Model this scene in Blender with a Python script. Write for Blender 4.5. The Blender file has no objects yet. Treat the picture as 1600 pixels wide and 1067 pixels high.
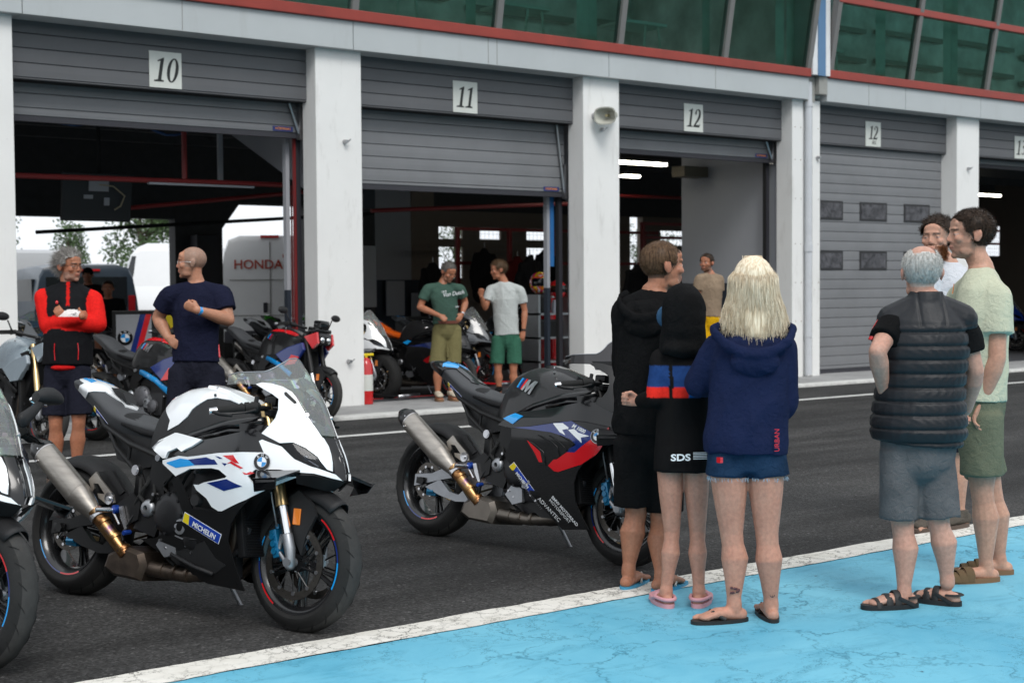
import bpy, bmesh, math, random
import numpy as np
from mathutils import Vector, Matrix, Euler, noise
from mathutils.geometry import delaunay_2d_cdt
random.seed(7); RNG = np.random.default_rng(11)
scene = bpy.context.scene
COL = scene.collection
R = math.radians
ORG = {}
# ------------------------------------------------------------------ helpers
def tag(o, label=None, cat=None, group=None, kind=None):
    if label: o['label'] = label
    if cat: o['category'] = cat
    if group: o['group'] = group
    if kind: o['kind'] = kind
    return o
def empty(name, loc=(0, 0, 0), label=None, cat=None, group=None, rot=(0, 0, 0), org=True):
    o = bpy.data.objects.new(name, None); COL.objects.link(o)
    o.location = loc; o.rotation_euler = rot; o.empty_display_size = .1
    ORG[o] = Vector(loc) if org else Vector((0, 0, 0))
    return tag(o, label, cat, group)
def link(name, me, parent=None):
    o = bpy.data.objects.new(name, me); COL.objects.link(o)
    if parent is not None:
        o.parent = parent; ORG[o] = ORG[parent]
    else: ORG[o] = Vector((0, 0, 0))
    return o
def mesh(name, V, F, mats, parent=None, smooth=False, mi=None, auto=None):
    me = bpy.data.meshes.new(name)
    off = ORG[parent] if parent is not None else Vector((0, 0, 0))
    me.from_pydata([(v[0]-off[0], v[1]-off[1], v[2]-off[2]) for v in V], [], F)
    if not isinstance(mats, (list, tuple)): mats = [mats]
    for m in mats: me.materials.append(m)
    if mi: me.polygons.foreach_set('material_index', mi)
    if smooth: me.polygons.foreach_set('use_smooth', [True]*len(F))
    me.update()
    if auto:
        try: me.set_sharp_from_angle(angle=R(auto))
        except Exception: pass
    return link(name, me, parent)
class MB:
    """collects boxes, tubes, lathes and panels into ONE mesh"""
    def __init__(s): s.V = []; s.F = []; s.M = []
    def add(s, V, F, m=0, T=None):
        n = len(s.V)
        if T is not None: V = [tuple(T @ Vector(v)) for v in V]
        s.V += [tuple(v) for v in V]; s.F += [tuple(i+n for i in f) for f in F]; s.M += [m]*len(F); return s
    def box(s, x0, x1, y0, y1, z0, z1, m=0, T=None, bev=0):
        if x0 > x1: x0, x1 = x1, x0
        if y0 > y1: y0, y1 = y1, y0
        if z0 > z1: z0, z1 = z1, z0
        if bev:
            bm = bmesh.new(); bmesh.ops.create_cube(bm, size=1)
            for v in bm.verts: v.co = Vector(((x0+x1)/2+v.co.x*(x1-x0), (y0+y1)/2+v.co.y*(y1-y0), (z0+z1)/2+v.co.z*(z1-z0)))
            bmesh.ops.bevel(bm, geom=bm.edges[:], offset=bev, segments=2, profile=.6, affect='EDGES', clamp_overlap=True)
            V = [tuple(v.co) for v in bm.verts]; F = [[v.index for v in f.verts] for f in bm.faces]; bm.free()
            return s.add(V, F, m, T)
        V = [(x, y, z) for x in (x0, x1) for y in (y0, y1) for z in (z0, z1)]
        return s.add(V, [(0, 1, 3, 2), (4, 6, 7, 5), (0, 4, 5, 1), (2, 3, 7, 6), (0, 2, 6, 4), (1, 5, 7, 3)], m, T)
    def tube(s, P, rad, n=10, m=0, caps='flat', up=None, flat=1.0, T=None):
        """swept tube through P, rad per point (or (rx,ry)); caps 'flat'|'round'|None"""
        P = [Vector(p) for p in P]
        if not isinstance(rad, (list, tuple)): rad = [rad]*len(P)
        rad = [(r, r*flat) if not isinstance(r, (tuple, list)) else r for r in rad]
        D = []
        for i in range(len(P)):
            a = P[max(i-1, 0)]; b = P[min(i+1, len(P)-1)]; d = (b-a)
            D.append(d.normalized() if d.length > 1e-9 else Vector((0, 0, 1)))
        if caps == 'round':
            r0, r1 = rad[0], rad[-1]; m0, m1 = (r0[0]+r0[1])/2, (r1[0]+r1[1])/2
            pre = [(P[0]-D[0]*m0*c, (r0[0]*q, r0[1]*q)) for c, q in ((.96, .28), (.7, .71), (.35, .93))]
            post = [(P[-1]+D[-1]*m1*c, (r1[0]*q, r1[1]*q)) for c, q in ((.35, .93), (.7, .71), (.96, .28))]
            P = [p for p, _ in pre]+P+[p for p, _ in post]; rad = [r for _, r in pre]+rad+[r for _, r in post]
            D = [D[0]]*3+D+[D[-1]]*3
        u = Vector(up) if up is not None else (Vector((0, 0, 1)) if abs(D[0].z) < .9 else Vector((1, 0, 0)))
        V = []; F = []
        for i, p in enumerate(P):
            d = D[i]; a = u-d*u.dot(d)
            if a.length < 1e-6: a = d.orthogonal()
            a.normalize(); b = d.cross(a)
            if up is None: u = a
            for k in range(n):
                t = 2*math.pi*k/n; q = p+b*math.cos(t)*rad[i][0]+a*math.sin(t)*rad[i][1]
                V.append(tuple(q))
        for i in range(len(P)-1):
            for k in range(n):
                F.append((i*n+k, i*n+(k+1) % n, (i+1)*n+(k+1) % n, (i+1)*n+k))
        if caps:
            F.append(tuple(range(n-1, -1, -1))); F.append(tuple((len(P)-1)*n+k for k in range(n)))
        return s.add(V, F, m, T)
    def lathe(s, prof, axis='y', n=32, c=(0, 0, 0), m=0, closed=False, T=None, a0=0, a1=2*math.pi):
        """prof: (radius, along-axis) ; revolves round axis through c"""
        V = []; F = []; full = abs(a1-a0-2*math.pi) < 1e-6; nn = n if full else n+1
        for k in range(nn):
            t = a0+(a1-a0)*k/n; ct, st = math.cos(t), math.sin(t)
            for r, h in prof:
                q = {'y': (r*ct, h, r*st), 'x': (h, r*ct, r*st), 'z': (r*ct, r*st, h)}[axis]
                V.append((q[0]+c[0], q[1]+c[1], q[2]+c[2]))
        L = len(prof); rg = range(L if closed else L-1)
        for k in range(n):
            k2 = (k+1) % n if full else k+1
            for i in rg:
                j = (i+1) % L; F.append((k*L+i, k2*L+i, k2*L+j, k*L+j))
        return s.add(V, F, m, T)
    def ell(s, c, r, n=16, m=0, T=None, rot=None):
        V = []; F = []; h = n//2
        Rm = rot if rot is not None else Matrix.Identity(3)
        for i in range(h+1):
            t = math.pi*i/h
            for k in range(n):
                p = 2*math.pi*k/n
                q = Rm @ Vector((r[0]*math.sin(t)*math.cos(p), r[1]*math.sin(t)*math.sin(p), r[2]*math.cos(t)))
                V.append((c[0]+q.x, c[1]+q.y, c[2]+q.z))
        for i in range(h):
            for k in range(n): F.append((i*n+k, (i+1)*n+k, (i+1)*n+(k+1) % n, i*n+(k+1) % n))
        return s.add(V, F, m, T)
    def prism(s, poly, fr, d0, d1, m=0, T=None):
        """poly 2D; fr(u,v,w)->xyz; extruded w from d0 to d1"""
        n = len(poly); V = [fr(u, v, d0) for u, v in poly]+[fr(u, v, d1) for u, v in poly]
        tri = tess(poly)
        F = [tuple(reversed(t)) for t in tri]+[tuple(i+n for i in t) for t in tri]
        F += [(i, (i+1) % n, (i+1) % n+n, i+n) for i in range(n)]
        return s.add(V, F, m, T)
    def build(s, name, mats, parent=None, smooth=False, auto=None):
        return mesh(name, s.V, s.F, mats, parent, smooth, s.M, auto)
def tess(poly):
    from mathutils.geometry import tessellate_polygon
    return [tuple(t) for t in tessellate_polygon([[Vector((p[0], p[1], 0)) for p in poly]])]
def loft(mb, rings, m=0, cap=True, closed=True):
    n = len(rings[0]); V = [p for r in rings for p in r]; F = []
    for i in range(len(rings)-1):
        for k in range(n if closed else n-1):
            F.append((i*n+k, i*n+(k+1) % n, (i+1)*n+(k+1) % n, (i+1)*n+k))
    if cap: F.append(tuple(range(n-1, -1, -1))); F.append(tuple((len(rings)-1)*n+k for k in range(n)))
    mb.add(V, F, m); return mb
def bevel(o, w=.004, seg=2, ang=40):
    md = o.modifiers.new('bevel', 'BEVEL'); md.width = w; md.segments = seg; md.limit_method = 'ANGLE'; md.angle_limit = R(ang); return o
def smoothstep(a, b, x): 
    t = min(1, max(0, (x-a)/(b-a))); return t*t*(3-2*t)
# ------------------------------------------------------------------ materials
MATS = {}
def newmat(name):
    m = bpy.data.materials.new(name); m.use_nodes = True
    nt = m.node_tree; b = nt.nodes['Principled BSDF']; MATS[name] = m
    return m, nt, b
def N(nt, typ, **kw):
    n = nt.nodes.new(typ)
    for k, v in kw.items():
        if k.startswith('i_'):
            key = k[2:]; key = int(key) if key.isdigit() else key.replace('_', ' ')
            n.inputs[key].default_value = v
        else: setattr(n, k, v)
    return n
def L(nt, a, b): nt.links.new(a, b)
def noise_tex(nt, scale, detail=4, rough=.6, coord='Object', dist=0.0, vec=None, stretch=None):
    if vec is None:
        tc = N(nt, 'ShaderNodeTexCoord'); vec = tc.outputs[coord]
    if stretch:
        mp = N(nt, 'ShaderNodeMapping'); mp.inputs['Scale'].default_value = stretch; L(nt, vec, mp.inputs[0]); vec = mp.outputs[0]
    t = N(nt, 'ShaderNodeTexNoise'); t.inputs['Scale'].default_value = scale; t.inputs['Detail'].default_value = detail
    t.inputs['Roughness'].default_value = rough; t.inputs['Distortion'].default_value = dist
    L(nt, vec, t.inputs['Vector']); return t
def ramp(nt, src, stops):
    r = N(nt, 'ShaderNodeValToRGB'); e = r.color_ramp.elements
    while len(e) < len(stops): e.new(.5)
    for k, (p, c) in zip(e, stops):
        k.position = p; k.color = (c, c, c, 1) if isinstance(c, (int, float)) else (*c, 1)
    L(nt, src, r.inputs[0]); return r
def mixc(nt, fac, a, b, mode='MIX'):
    m = N(nt, 'ShaderNodeMix', data_type='RGBA', blend_type=mode)
    for sock, v in ((0, fac), (6, a), (7, b)):
        if hasattr(v, 'links') or hasattr(v, 'is_output'): L(nt, v, m.inputs[sock])
        else: m.inputs[sock].default_value = v if sock == 0 else (*v, 1)
    return m.outputs[2]
def bump(nt, b, h, strength=.3, dist=.01):
    n = N(nt, 'ShaderNodeBump'); n.inputs['Strength'].default_value = strength; n.inputs['Distance'].default_value = dist
    L(nt, h, n.inputs['Height']); L(nt, n.outputs[0], b.inputs['Normal']); return n
def paint(name, col, rough=.4, metal=0, coat=0, var=.06, vscale=6, bmp=0, bscale=200, spec=.5, sheen=0, dirt=0):
    """principled with gentle procedural colour and roughness variation"""
    if name in MATS: return MATS[name]
    m, nt, b = newmat(name)
    t = noise_tex(nt, vscale, 5)
    r = ramp(nt, t.outputs[0], [(.25, tuple(c*(1-var) for c in col)), (.75, tuple(min(1, c*(1+var)) for c in col))])
    out = r.outputs[0]
    if dirt:
        t2 = noise_tex(nt, vscale*3, 8, .75); r2 = ramp(nt, t2.outputs[0], [(.55, 0.), (.75, dirt)])
        out = mixc(nt, r2.outputs[0], out, (.12, .10, .08))
    L(nt, out, b.inputs['Base Color'])
    rr = N(nt, 'ShaderNodeMapRange'); L(nt, t.outputs[0], rr.inputs[0]); rr.inputs[3].default_value = max(.02, rough-.05); rr.inputs[4].default_value = min(1, rough+.07)
    L(nt, rr.outputs[0], b.inputs['Roughness'])
    b.inputs['Metallic'].default_value = metal; b.inputs['Coat Weight'].default_value = coat; b.inputs['Coat Roughness'].default_value = .06
    b.inputs['Specular IOR Level'].default_value = spec
    if sheen: b.inputs['Sheen Weight'].default_value = sheen; b.inputs['Sheen Roughness'].default_value = .5
    if bmp:
        tb = noise_tex(nt, bscale, 3); bump(nt, b, tb.outputs[0], bmp, .004)
    return m
def cloth(name, col, weave=900, var=.1, sheen=.0, rough=.88):
    if name in MATS: return MATS[name]
    m, nt, b = newmat(name)
    t = noise_tex(nt, 7, 5); r = ramp(nt, t.outputs[0], [(.3, tuple(c*(1-var) for c in col)), (.7, tuple(min(1, c*(1+var)) for c in col))])
    f = noise_tex(nt, weave, 2); fr = ramp(nt, f.outputs[0], [(.3, .72), (.7, 1.0)])
    L(nt, mixc(nt, .6, r.outputs[0], fr.outputs[0], 'MULTIPLY'), b.inputs['Base Color'])
    b.inputs['Roughness'].default_value = rough; b.inputs['Specular IOR Level'].default_value = .08
    b.inputs['Sheen Weight'].default_value = sheen; b.inputs['Sheen Roughness'].default_value = .6
    w = noise_tex(nt, 30, 4, .6, dist=.6); add = N(nt, 'ShaderNodeMath', operation='ADD'); L(nt, w.outputs[0], add.inputs[0]); 
    sc = N(nt, 'ShaderNodeMath', operation='MULTIPLY'); L(nt, f.outputs[0], sc.inputs[0]); sc.inputs[1].default_value = .15; L(nt, sc.outputs[0], add.inputs[1])
    bump(nt, b, add.outputs[0], .8, .016)
    return m
def emit(name, col, s):
    m, nt, b = newmat(name); b.inputs['Emission Color'].default_value = (*col, 1); b.inputs['Emission Strength'].default_value = s; return m
def vcol(name, rough=.5, sss=0, spec=.4, coat=0, fine=0):
    """material whose base colour is the mesh's own colour attribute"""
    if name in MATS: return MATS[name]
    m, nt, b = newmat(name); a = N(nt, 'ShaderNodeVertexColor'); a.layer_name = 'Col'
    t = noise_tex(nt, 60, 5); tb2 = noise_tex(nt, 9, 5, .65); r0 = ramp(nt, tb2.outputs[0], [(.3, (1.0, .90, .88)), (.7, (1., 1., 1.))]); r = ramp(nt, t.outputs[0], [(.3, .80), (.7, 1.06)])
    L(nt, mixc(nt, 1.0, mixc(nt, 1.0, a.outputs[0], r0.outputs[0], 'MULTIPLY'), r.outputs[0], 'MULTIPLY'), b.inputs['Base Color'])
    b.inputs['Roughness'].default_value = rough; b.inputs['Specular IOR Level'].default_value = spec; b.inputs['Coat Weight'].default_value = coat
    if sss: b.inputs['Subsurface Weight'].default_value = sss; b.inputs['Subsurface Radius'].default_value = (.012, .005, .003); b.inputs['Subsurface Scale'].default_value = 1
    tb = noise_tex(nt, 350, 3); bump(nt, b, tb.outputs[0], .15, .002)
    return m
def text(name, s, size, mat, origin, ux, uy, parent=None, shear=0, depth=.0012, align='LEFT', offset=0.0, sx=1.0, spacing=1.0):
    """flat lettering at origin with axes ux (reading direction) and uy (up); built as mesh"""
    cu = bpy.data.curves.new(name, 'FONT'); cu.body = s; cu.size = size; cu.shear = shear; cu.extrude = depth; cu.align_x = align; cu.offset = offset; cu.space_character = spacing
    cu.resolution_u = 3
    o = bpy.data.objects.new(name, cu); COL.objects.link(o); bpy.context.view_layer.update()
    me = bpy.data.meshes.new_from_object(o.evaluated_get(bpy.context.evaluated_depsgraph_get())); bpy.data.objects.remove(o); bpy.data.curves.remove(cu)
    ux = Vector(ux).normalized(); uy = Vector(uy); uy = (uy-ux*uy.dot(ux)).normalized(); uz = ux.cross(uy); off = ORG[parent] if parent is not None else Vector((0, 0, 0))
    for v in me.vertices: v.co = Vector(origin)-off+ux*v.co.x*sx+uy*v.co.y+uz*v.co.z
    me.materials.clear(); me.materials.append(mat); me.name = name
    return link(name, me, parent)
# ------------------------------------------------------------------ camera, sky, light
cam = bpy.data.cameras.new('camera'); co = bpy.data.objects.new('camera', cam); COL.objects.link(co)
yw, pt, rl = R(37.03), R(-2.234), R(-.406)
f_ = Vector((math.sin(yw)*math.cos(pt), math.cos(yw)*math.cos(pt), math.sin(pt))); r_ = Vector((math.cos(yw), -math.sin(yw), 0)); u_ = r_.cross(f_)
r2 = r_*math.cos(rl)+u_*math.sin(rl); u2 = -r_*math.sin(rl)+u_*math.cos(rl)
Mx = Matrix((r2, u2, -f_)).transposed().to_4x4(); Mx.translation = (0, 0, 1.48); co.matrix_world = Mx
cam.sensor_width = 36; cam.lens = 2222*36/1600; cam.clip_end = 2000; cam.clip_start = .1
cam.dof.use_dof = True; cam.dof.focus_distance = 6.9; cam.dof.aperture_fstop = 4.5
scene.camera = co
w = bpy.data.worlds.new('World'); scene.world = w; w.use_nodes = True; nt = w.node_tree
SUN_EL, SUN_ROT = R(48), R(200)
sky = N(nt, 'ShaderNodeTexSky', sky_type='NISHITA'); sky.sun_disc = False; sky.sun_elevation = SUN_EL; sky.sun_rotation = SUN_ROT
try: sky.dust_density = 6; sky.air_density = 1.2
except Exception: pass
hs = N(nt, 'ShaderNodeHueSaturation'); hs.inputs['Saturation'].default_value = .10; L(nt, sky.outputs[0], hs.inputs['Color'])
# overcast: the bright patch round the sun is levelled out towards an even cloud deck
cl = noise_tex(nt, 2.2, 6, .6, 'Generated', .4); cr = ramp(nt, cl.outputs[0], [(.3, (.80, .83, .87)), (.7, (1., 1., 1.))])
lv = mixc(nt, .9, hs.outputs[0], (9.6, 9.9, 10.2)); mx = mixc(nt, 1.0, lv, cr.outputs[0], 'MULTIPLY')
bg = nt.nodes['Background']; L(nt, mx, bg.inputs['Color']); bg.inputs['Strength'].default_value = .11
sl = bpy.data.lights.new('sun', 'SUN'); sl.energy = 1.5; sl.angle = R(24); sl.color = (1, .97, .93)
so = bpy.data.objects.new('sun', sl); COL.objects.link(so)
# light from behind the camera and high: direction vector of travel
az = R(200); d = Vector((-math.sin(az)*math.cos(SUN_EL), -math.cos(az)*math.cos(SUN_EL), -math.sin(SUN_EL)))
so.rotation_euler = d.to_track_quat('-Z', 'Y').to_euler(); so.location = (0, -5, 12)
scene.view_settings.view_transform = 'Standard'; scene.view_settings.look = 'None'; scene.view_settings.gamma = 1
scene.view_settings.exposure = .24; scene.cycles.use_denoising = True
scene.cycles.max_bounces = 8; scene.cycles.transparent_max_bounces = 12
# ------------------------------------------------------------------ ground materials
def asphalt():
    m, nt, b = newmat('asphalt')
    big = noise_tex(nt, .55, 6, .65, dist=.5); st = noise_tex(nt, 1.2, 5, .6, stretch=(.25, 1.8, 1)); fine = noise_tex(nt, 42, 6, .8)
    r1 = ramp(nt, big.outputs[0], [(.3, (.028, .028, .0285)), (.7, (.054, .053, .052))])
    r2 = ramp(nt, st.outputs[0], [(.38, .78), (.72, 1.6)])
    c = mixc(nt, 1.0, r1.outputs[0], r2.outputs[0], 'MULTIPLY')
    vo = N(nt, 'ShaderNodeTexVoronoi'); vo.inputs['Scale'].default_value = 85; tc = N(nt, 'ShaderNodeTexCoord'); L(nt, tc.outputs['Object'], vo.inputs['Vector'])
    rv = ramp(nt, vo.outputs['Color'], [(.0, .35), (.7, 1.0), (.9, 1.5), (1., 3.4)])
    c = mixc(nt, 1.0, c, rv.outputs[0], 'MULTIPLY'); rf = ramp(nt, fine.outputs[0], [(.35, .75), (.65, 1.25)]); c = mixc(nt, 1.0, c, rf.outputs[0], 'MULTIPLY')
    L(nt, c, b.inputs['Base Color']); b.inputs['Roughness'].default_value = .82; b.inputs['Specular IOR Level'].default_value = .22
    bump(nt, b, vo.outputs['Distance'], .8, .006); return m
def cracks(nt, scale, width, warp=.25, seed=0):
    tc = N(nt, 'ShaderNodeTexCoord'); w1 = noise_tex(nt, scale*1.6, 5, .65, vec=tc.outputs['Object'])
    ad = N(nt, 'ShaderNodeMix', data_type='VECTOR'); ad.inputs[0].default_value = warp; L(nt, tc.outputs['Object'], ad.inputs[4]); L(nt, w1.outputs['Color'], ad.inputs[5])
    mp = N(nt, 'ShaderNodeMapping'); mp.inputs['Location'].default_value = (seed, seed*.7, 0); L(nt, ad.outputs[1], mp.inputs[0])
    vo = N(nt, 'ShaderNodeTexVoronoi', feature='DISTANCE_TO_EDGE'); vo.inputs['Scale'].default_value = scale; L(nt, mp.outputs[0], vo.inputs['Vector'])
    return ramp(nt, vo.outputs['Distance'], [(0, 1.0), (width, 0.)])
def bluepaint():
    m, nt, b = newmat('blue_ground_paint')
    big = noise_tex(nt, 1.1, 7, .65, dist=.6); base = ramp(nt, big.outputs[0], [(.3, (.085, .36, .52)), (.72, (.19, .52, .66))])
    c1 = cracks(nt, 1.5, .013, .46); c2 = cracks(nt, 4.6, .020, .34, 4.)
    msk = noise_tex(nt, .9, 4, .6); mr = ramp(nt, msk.outputs[0], [(.40, .05), (.60, .75)])
    m2 = N(nt, 'ShaderNodeMath', operation='MULTIPLY'); L(nt, c2.outputs[0], m2.inputs[0]); L(nt, mr.outputs[0], m2.inputs[1])
    m1 = N(nt, 'ShaderNodeMath', operation='MULTIPLY'); L(nt, c1.outputs[0], m1.inputs[0]); n1 = noise_tex(nt, 2.3, 4); q = ramp(nt, n1.outputs[0], [(.4, .25), (.62, .9)]); L(nt, q.outputs[0], m1.inputs[1])
    mm = N(nt, 'ShaderNodeMath', operation='MAXIMUM'); L(nt, m1.outputs[0], mm.inputs[0]); L(nt, m2.outputs[0], mm.inputs[1])
    c = mixc(nt, mm.outputs[0], base.outputs[0], (.015, .13, .20))
    st = noise_tex(nt, 3.5, 7, .75, dist=1.2, stretch=(.5, 1.3, 1)); sr = ramp(nt, st.outputs[0], [(.52, 0.), (.72, .55)]); c = mixc(nt, sr.outputs[0], c, (.03, .21, .32)); s5 = noise_tex(nt, 14, 8, .8); s6 = ramp(nt, s5.outputs[0], [(.64, 0.), (.74, .22)]); c = mixc(nt, s6.outputs[0], c, (.35, .55, .62))
    sp = noise_tex(nt, 5.5, 3, .5); sr2 = ramp(nt, sp.outputs[0], [(.735, 0.), (.75, .9)]); c = mixc(nt, sr2.outputs[0], c, (.02, .05, .09))
    L(nt, c, b.inputs['Base Color']); b.inputs['Roughness'].default_value = .55; b.inputs['Specular IOR Level'].default_value = .35
    f = noise_tex(nt, 160, 3); a = N(nt, 'ShaderNodeMath', operation='SUBTRACT'); L(nt, f.outputs[0], a.inputs[0]); L(nt, mm.outputs[0], a.inputs[1]); bump(nt, b, a.outputs[0], .35, .004); return m
def whiteband():
    m, nt, b = newmat('white_ground_paint')
    big = noise_tex(nt, 5, 6, .7); base = ramp(nt, big.outputs[0], [(.3, (.60, .58, .52)), (.7, (.78, .76, .71))])
    c1 = cracks(nt, 13, .05, .10); n1 = noise_tex(nt, 3, 4); q = ramp(nt, n1.outputs[0], [(.38, .1), (.6, .95)])
    m1 = N(nt, 'ShaderNodeMath', operation='MULTIPLY'); L(nt, c1.outputs[0], m1.inputs[0]); L(nt, q.outputs[0], m1.inputs[1])
    c = mixc(nt, m1.outputs[0], base.outputs[0], (.05, .045, .04))
    st = noise_tex(nt, 9, 7, .8, dist=.5); sr = ramp(nt, st.outputs[0], [(.60, 0.), (.70, .85)]); c = mixc(nt, sr.outputs[0], c, (.10, .09, .08))
    L(nt, c, b.inputs['Base Color']); b.inputs['Roughness'].default_value = .75
    f = noise_tex(nt, 130, 3); a = N(nt, 'ShaderNodeMath', operation='SUBTRACT'); L(nt, f.outputs[0], a.inputs[0]); L(nt, m1.outputs[0], a.inputs[1]); bump(nt, b, a.outputs[0], .5, .005); return m
M_asph = asphalt(); M_blue = bluepaint(); M_band = whiteband()
M_line = paint('worn_line_paint', (.62, .62, .60), .7, var=.2, vscale=9, bmp=.3, dirt=.5)
M_conc = paint('apron_concrete', (.30, .30, .30), .85, var=.22, vscale=3, bmp=.4, bscale=90, dirt=.35)
M_gfloor = paint('garage_floor_paint', (.075, .08, .088), .32, var=.2, vscale=2.5, dirt=.2)
def sheet(name, x0, x1, y0, y1, z, mat, jag=0, step=.12, kind='structure', seed=1):
    rr = random.Random(seed); V = []; F = []
    if jag:
        n = int((x1-x0)/step); a = b_ = 0
        for i in range(n+1):
            x = x0+(x1-x0)*i/n; a = a*.6+rr.uniform(-jag, jag); b_ = b_*.6+rr.uniform(-jag, jag)
            V += [(x, y0+a, z), (x, y1+b_, z)]
        F = [(2*i, 2*i+2, 2*i+3, 2*i+1) for i in range(n)]
    else: V = [(x0, y0, z), (x1, y0, z), (x1, y1, z), (x0, y1, z)]; F = [(0, 1, 2, 3)]
    o = mesh(name, V, F, mat); return tag(o, kind=kind)
sheet('ground', -400, 600, -400, 700, -.02, paint('distant_ground', (.06, .065, .05), .9, var=.3, vscale=.3))
sheet('asphalt', -40, 90, -20, 70, 0, M_asph)
sheet('blue_paint', -8, 40, -6, 5.0, .004, M_blue, .0035, .09, seed=3)
sheet('white_edge_band', -8, 40, 4.995, 5.205, .008, M_band, .006, .05, seed=5)
sheet('white_lane_line', -8, 60, 12.17, 12.30, .004, M_line, .003, .2, seed=8)
# unseen bank added behind the camera to darken fill light and reflections
V = []; F = []; nb = 60
for i in range(nb+1):
    x = -90+200*i/nb; V += [(x, -14, .0), (x, -17, 2.2+.3*math.sin(i*.7)), (x, -22, 6.5+.8*math.sin(i*.45+1)), (x, -30, 9.5+1.2*math.sin(i*.3)), (x, -60, 9.8)]
for i in range(nb):
    for j in range(4): a = i*5+j; F.append((a, a+5, a+6, a+1))
tag(mesh('light_blocking_bank', V, F, paint('blocking_bank_green', (.045, .055, .03), .9, var=.4, vscale=.8), smooth=True), kind='structure')
sheet('yard', -40, 90, 24.9, 62, .006, paint('yard_bounce', (.30, .30, .29), .85, var=.15, vscale=1.2))  # pale sheet added over the asphalt to bounce light onto the vans
# kerb step of the garage apron
kb = MB(); kb.box(-8, 60, 13.72, 13.98, -.01, .035, bev=.008); tag(kb.build('kerb', M_line), kind='structure')
kb = MB(); kb.box(-8, 60, 13.98, 15.30, -.01, .032); tag(kb.build('apron', M_conc), kind='structure')
kb = MB(); kb.box(-8, 60, 15.30, 24.6, -.01, .030); tag(kb.build('garage_floor', M_gfloor), kind='structure')
# ------------------------------------------------------------------ the pit building
def wallmat(name, col, stain=.2):
    m, nt, b = newmat(name)
    t = noise_tex(nt, 1.3, 6, .6); r = ramp(nt, t.outputs[0], [(.3, tuple(c*.93 for c in col)), (.7, col)])
    s = noise_tex(nt, 5, 7, .7, stretch=(1, 1, .22)); sr = ramp(nt, s.outputs[0], [(.56, 0.), (.80, stain)]); c = mixc(nt, sr.outputs[0], r.outputs[0], (.25, .23, .20))
    sp = noise_tex(nt, 26, 3, .5); sr = ramp(nt, sp.outputs[0], [(.74, 0.), (.78, stain*1.6)]); c = mixc(nt, sr.outputs[0], c, (.18, .16, .14))
    L(nt, c, b.inputs['Base Color']); b.inputs['Roughness'].default_value = .8
    f = noise_tex(nt, 60, 4); bump(nt, b, f.outputs[0], .15, .006); return m
M_pil = wallmat('white_painted_concrete', (.80, .80, .785), .38)
M_beam = wallmat('pale_grey_cladding', (.46, .49, .50), .22)
M_joint = paint('panel_joint', (.22, .21, .20), .8)
M_shut = paint('shutter_grey', (.185, .19, .20), .42, var=.10, vscale=1.6, spec=.4, dirt=.14)
M_shutd = paint('shutter_grey_dull', (.115, .118, .126), .5, var=.08, vscale=2.2, spec=.4, dirt=.08)
M_seal = paint('rubber_seal', (.03, .03, .038), .6)
M_blk = paint('black_gap', (.006, .006, .007), .8)
M_red = paint('red_trim', (.27, .032, .020), .4, var=.18, vscale=3)
M_mull = paint('grey_mullion', (.17, .165, .16), .45)
M_blueT = paint('blue_cladding', (.085, .19, .34), .4)
M_wh = paint('white_cladding', (.70, .71, .72), .45, dirt=.1)
M_plate = paint('number_plate_white', (.62, .64, .60), .45, dirt=.08)
M_ink = paint('number_black', (.012, .014, .014), .5)
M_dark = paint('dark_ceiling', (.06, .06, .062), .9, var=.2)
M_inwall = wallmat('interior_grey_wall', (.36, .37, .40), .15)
M_inbrown = paint('interior_beige_wall', (.20, .165, .135), .8)
M_navy = paint('navy_dado', (.018, .026, .040), .6)
M_redbar = paint('red_steel', (.22, .018, .018), .45)
M_steel = paint('bare_steel', (.42, .42, .43), .35, metal=1)
M_grey = paint('grey_box', (.20, .20, .205), .5)
M_lt = emit('tube_light', (1, .95, .80), 9)
bld = empty('pit_building', (8.7, 15, 0), 'long white pit garage building with grey roller shutters and a green glazed upper floor', 'building')
FZ = 4.33
pil = [(4.2, 4.83), (8.395, 9.025), (12.538, 13.19), (16.735, 16.985), (17.20, 17.376), (20.9, 21.53), (25.1, 25.72), (29.3, 29.9), (33.5, 34.1)]
for a, b in pil:
    k = MB(); k.box(a, b, 14.97, 15.30, 0.03, FZ, bev=.012); k.build('pillar', M_pil, bld)
k = MB(); k.box(16.99, 17.195, 15.02, 15.3, .03, FZ); k.build('joint_panel', M_pil, bld)
# fixings on the pillars
for x, z in ((8.78, 3.23), (8.80, .58), (12.86, 3.62), (17.30, 3.45), (21.2, 3.45), (12.84, .35)):
    k = MB(); k.tube([(x, 14.965, z), (x, 14.90, z)], [.028, .02], 10); k.tube([(x+.01, 14.93, z-.02), (x+.05, 14.9, z+.03)], .008, 6); k.build('wall_fixing', M_steel, bld)
for z in (.9, 1.5, 2.1, 2.8, 3.4, 3.9):
    for x in (4.55, 16.80, 16.93, 17.33): k = MB(); k.ell((x+.01*math.sin(z*9), 14.966, z), (.007, .004, .009), 8); k.build('screw_head', paint('rusty_screw', (.16, .10, .05), .8), bld)
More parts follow.
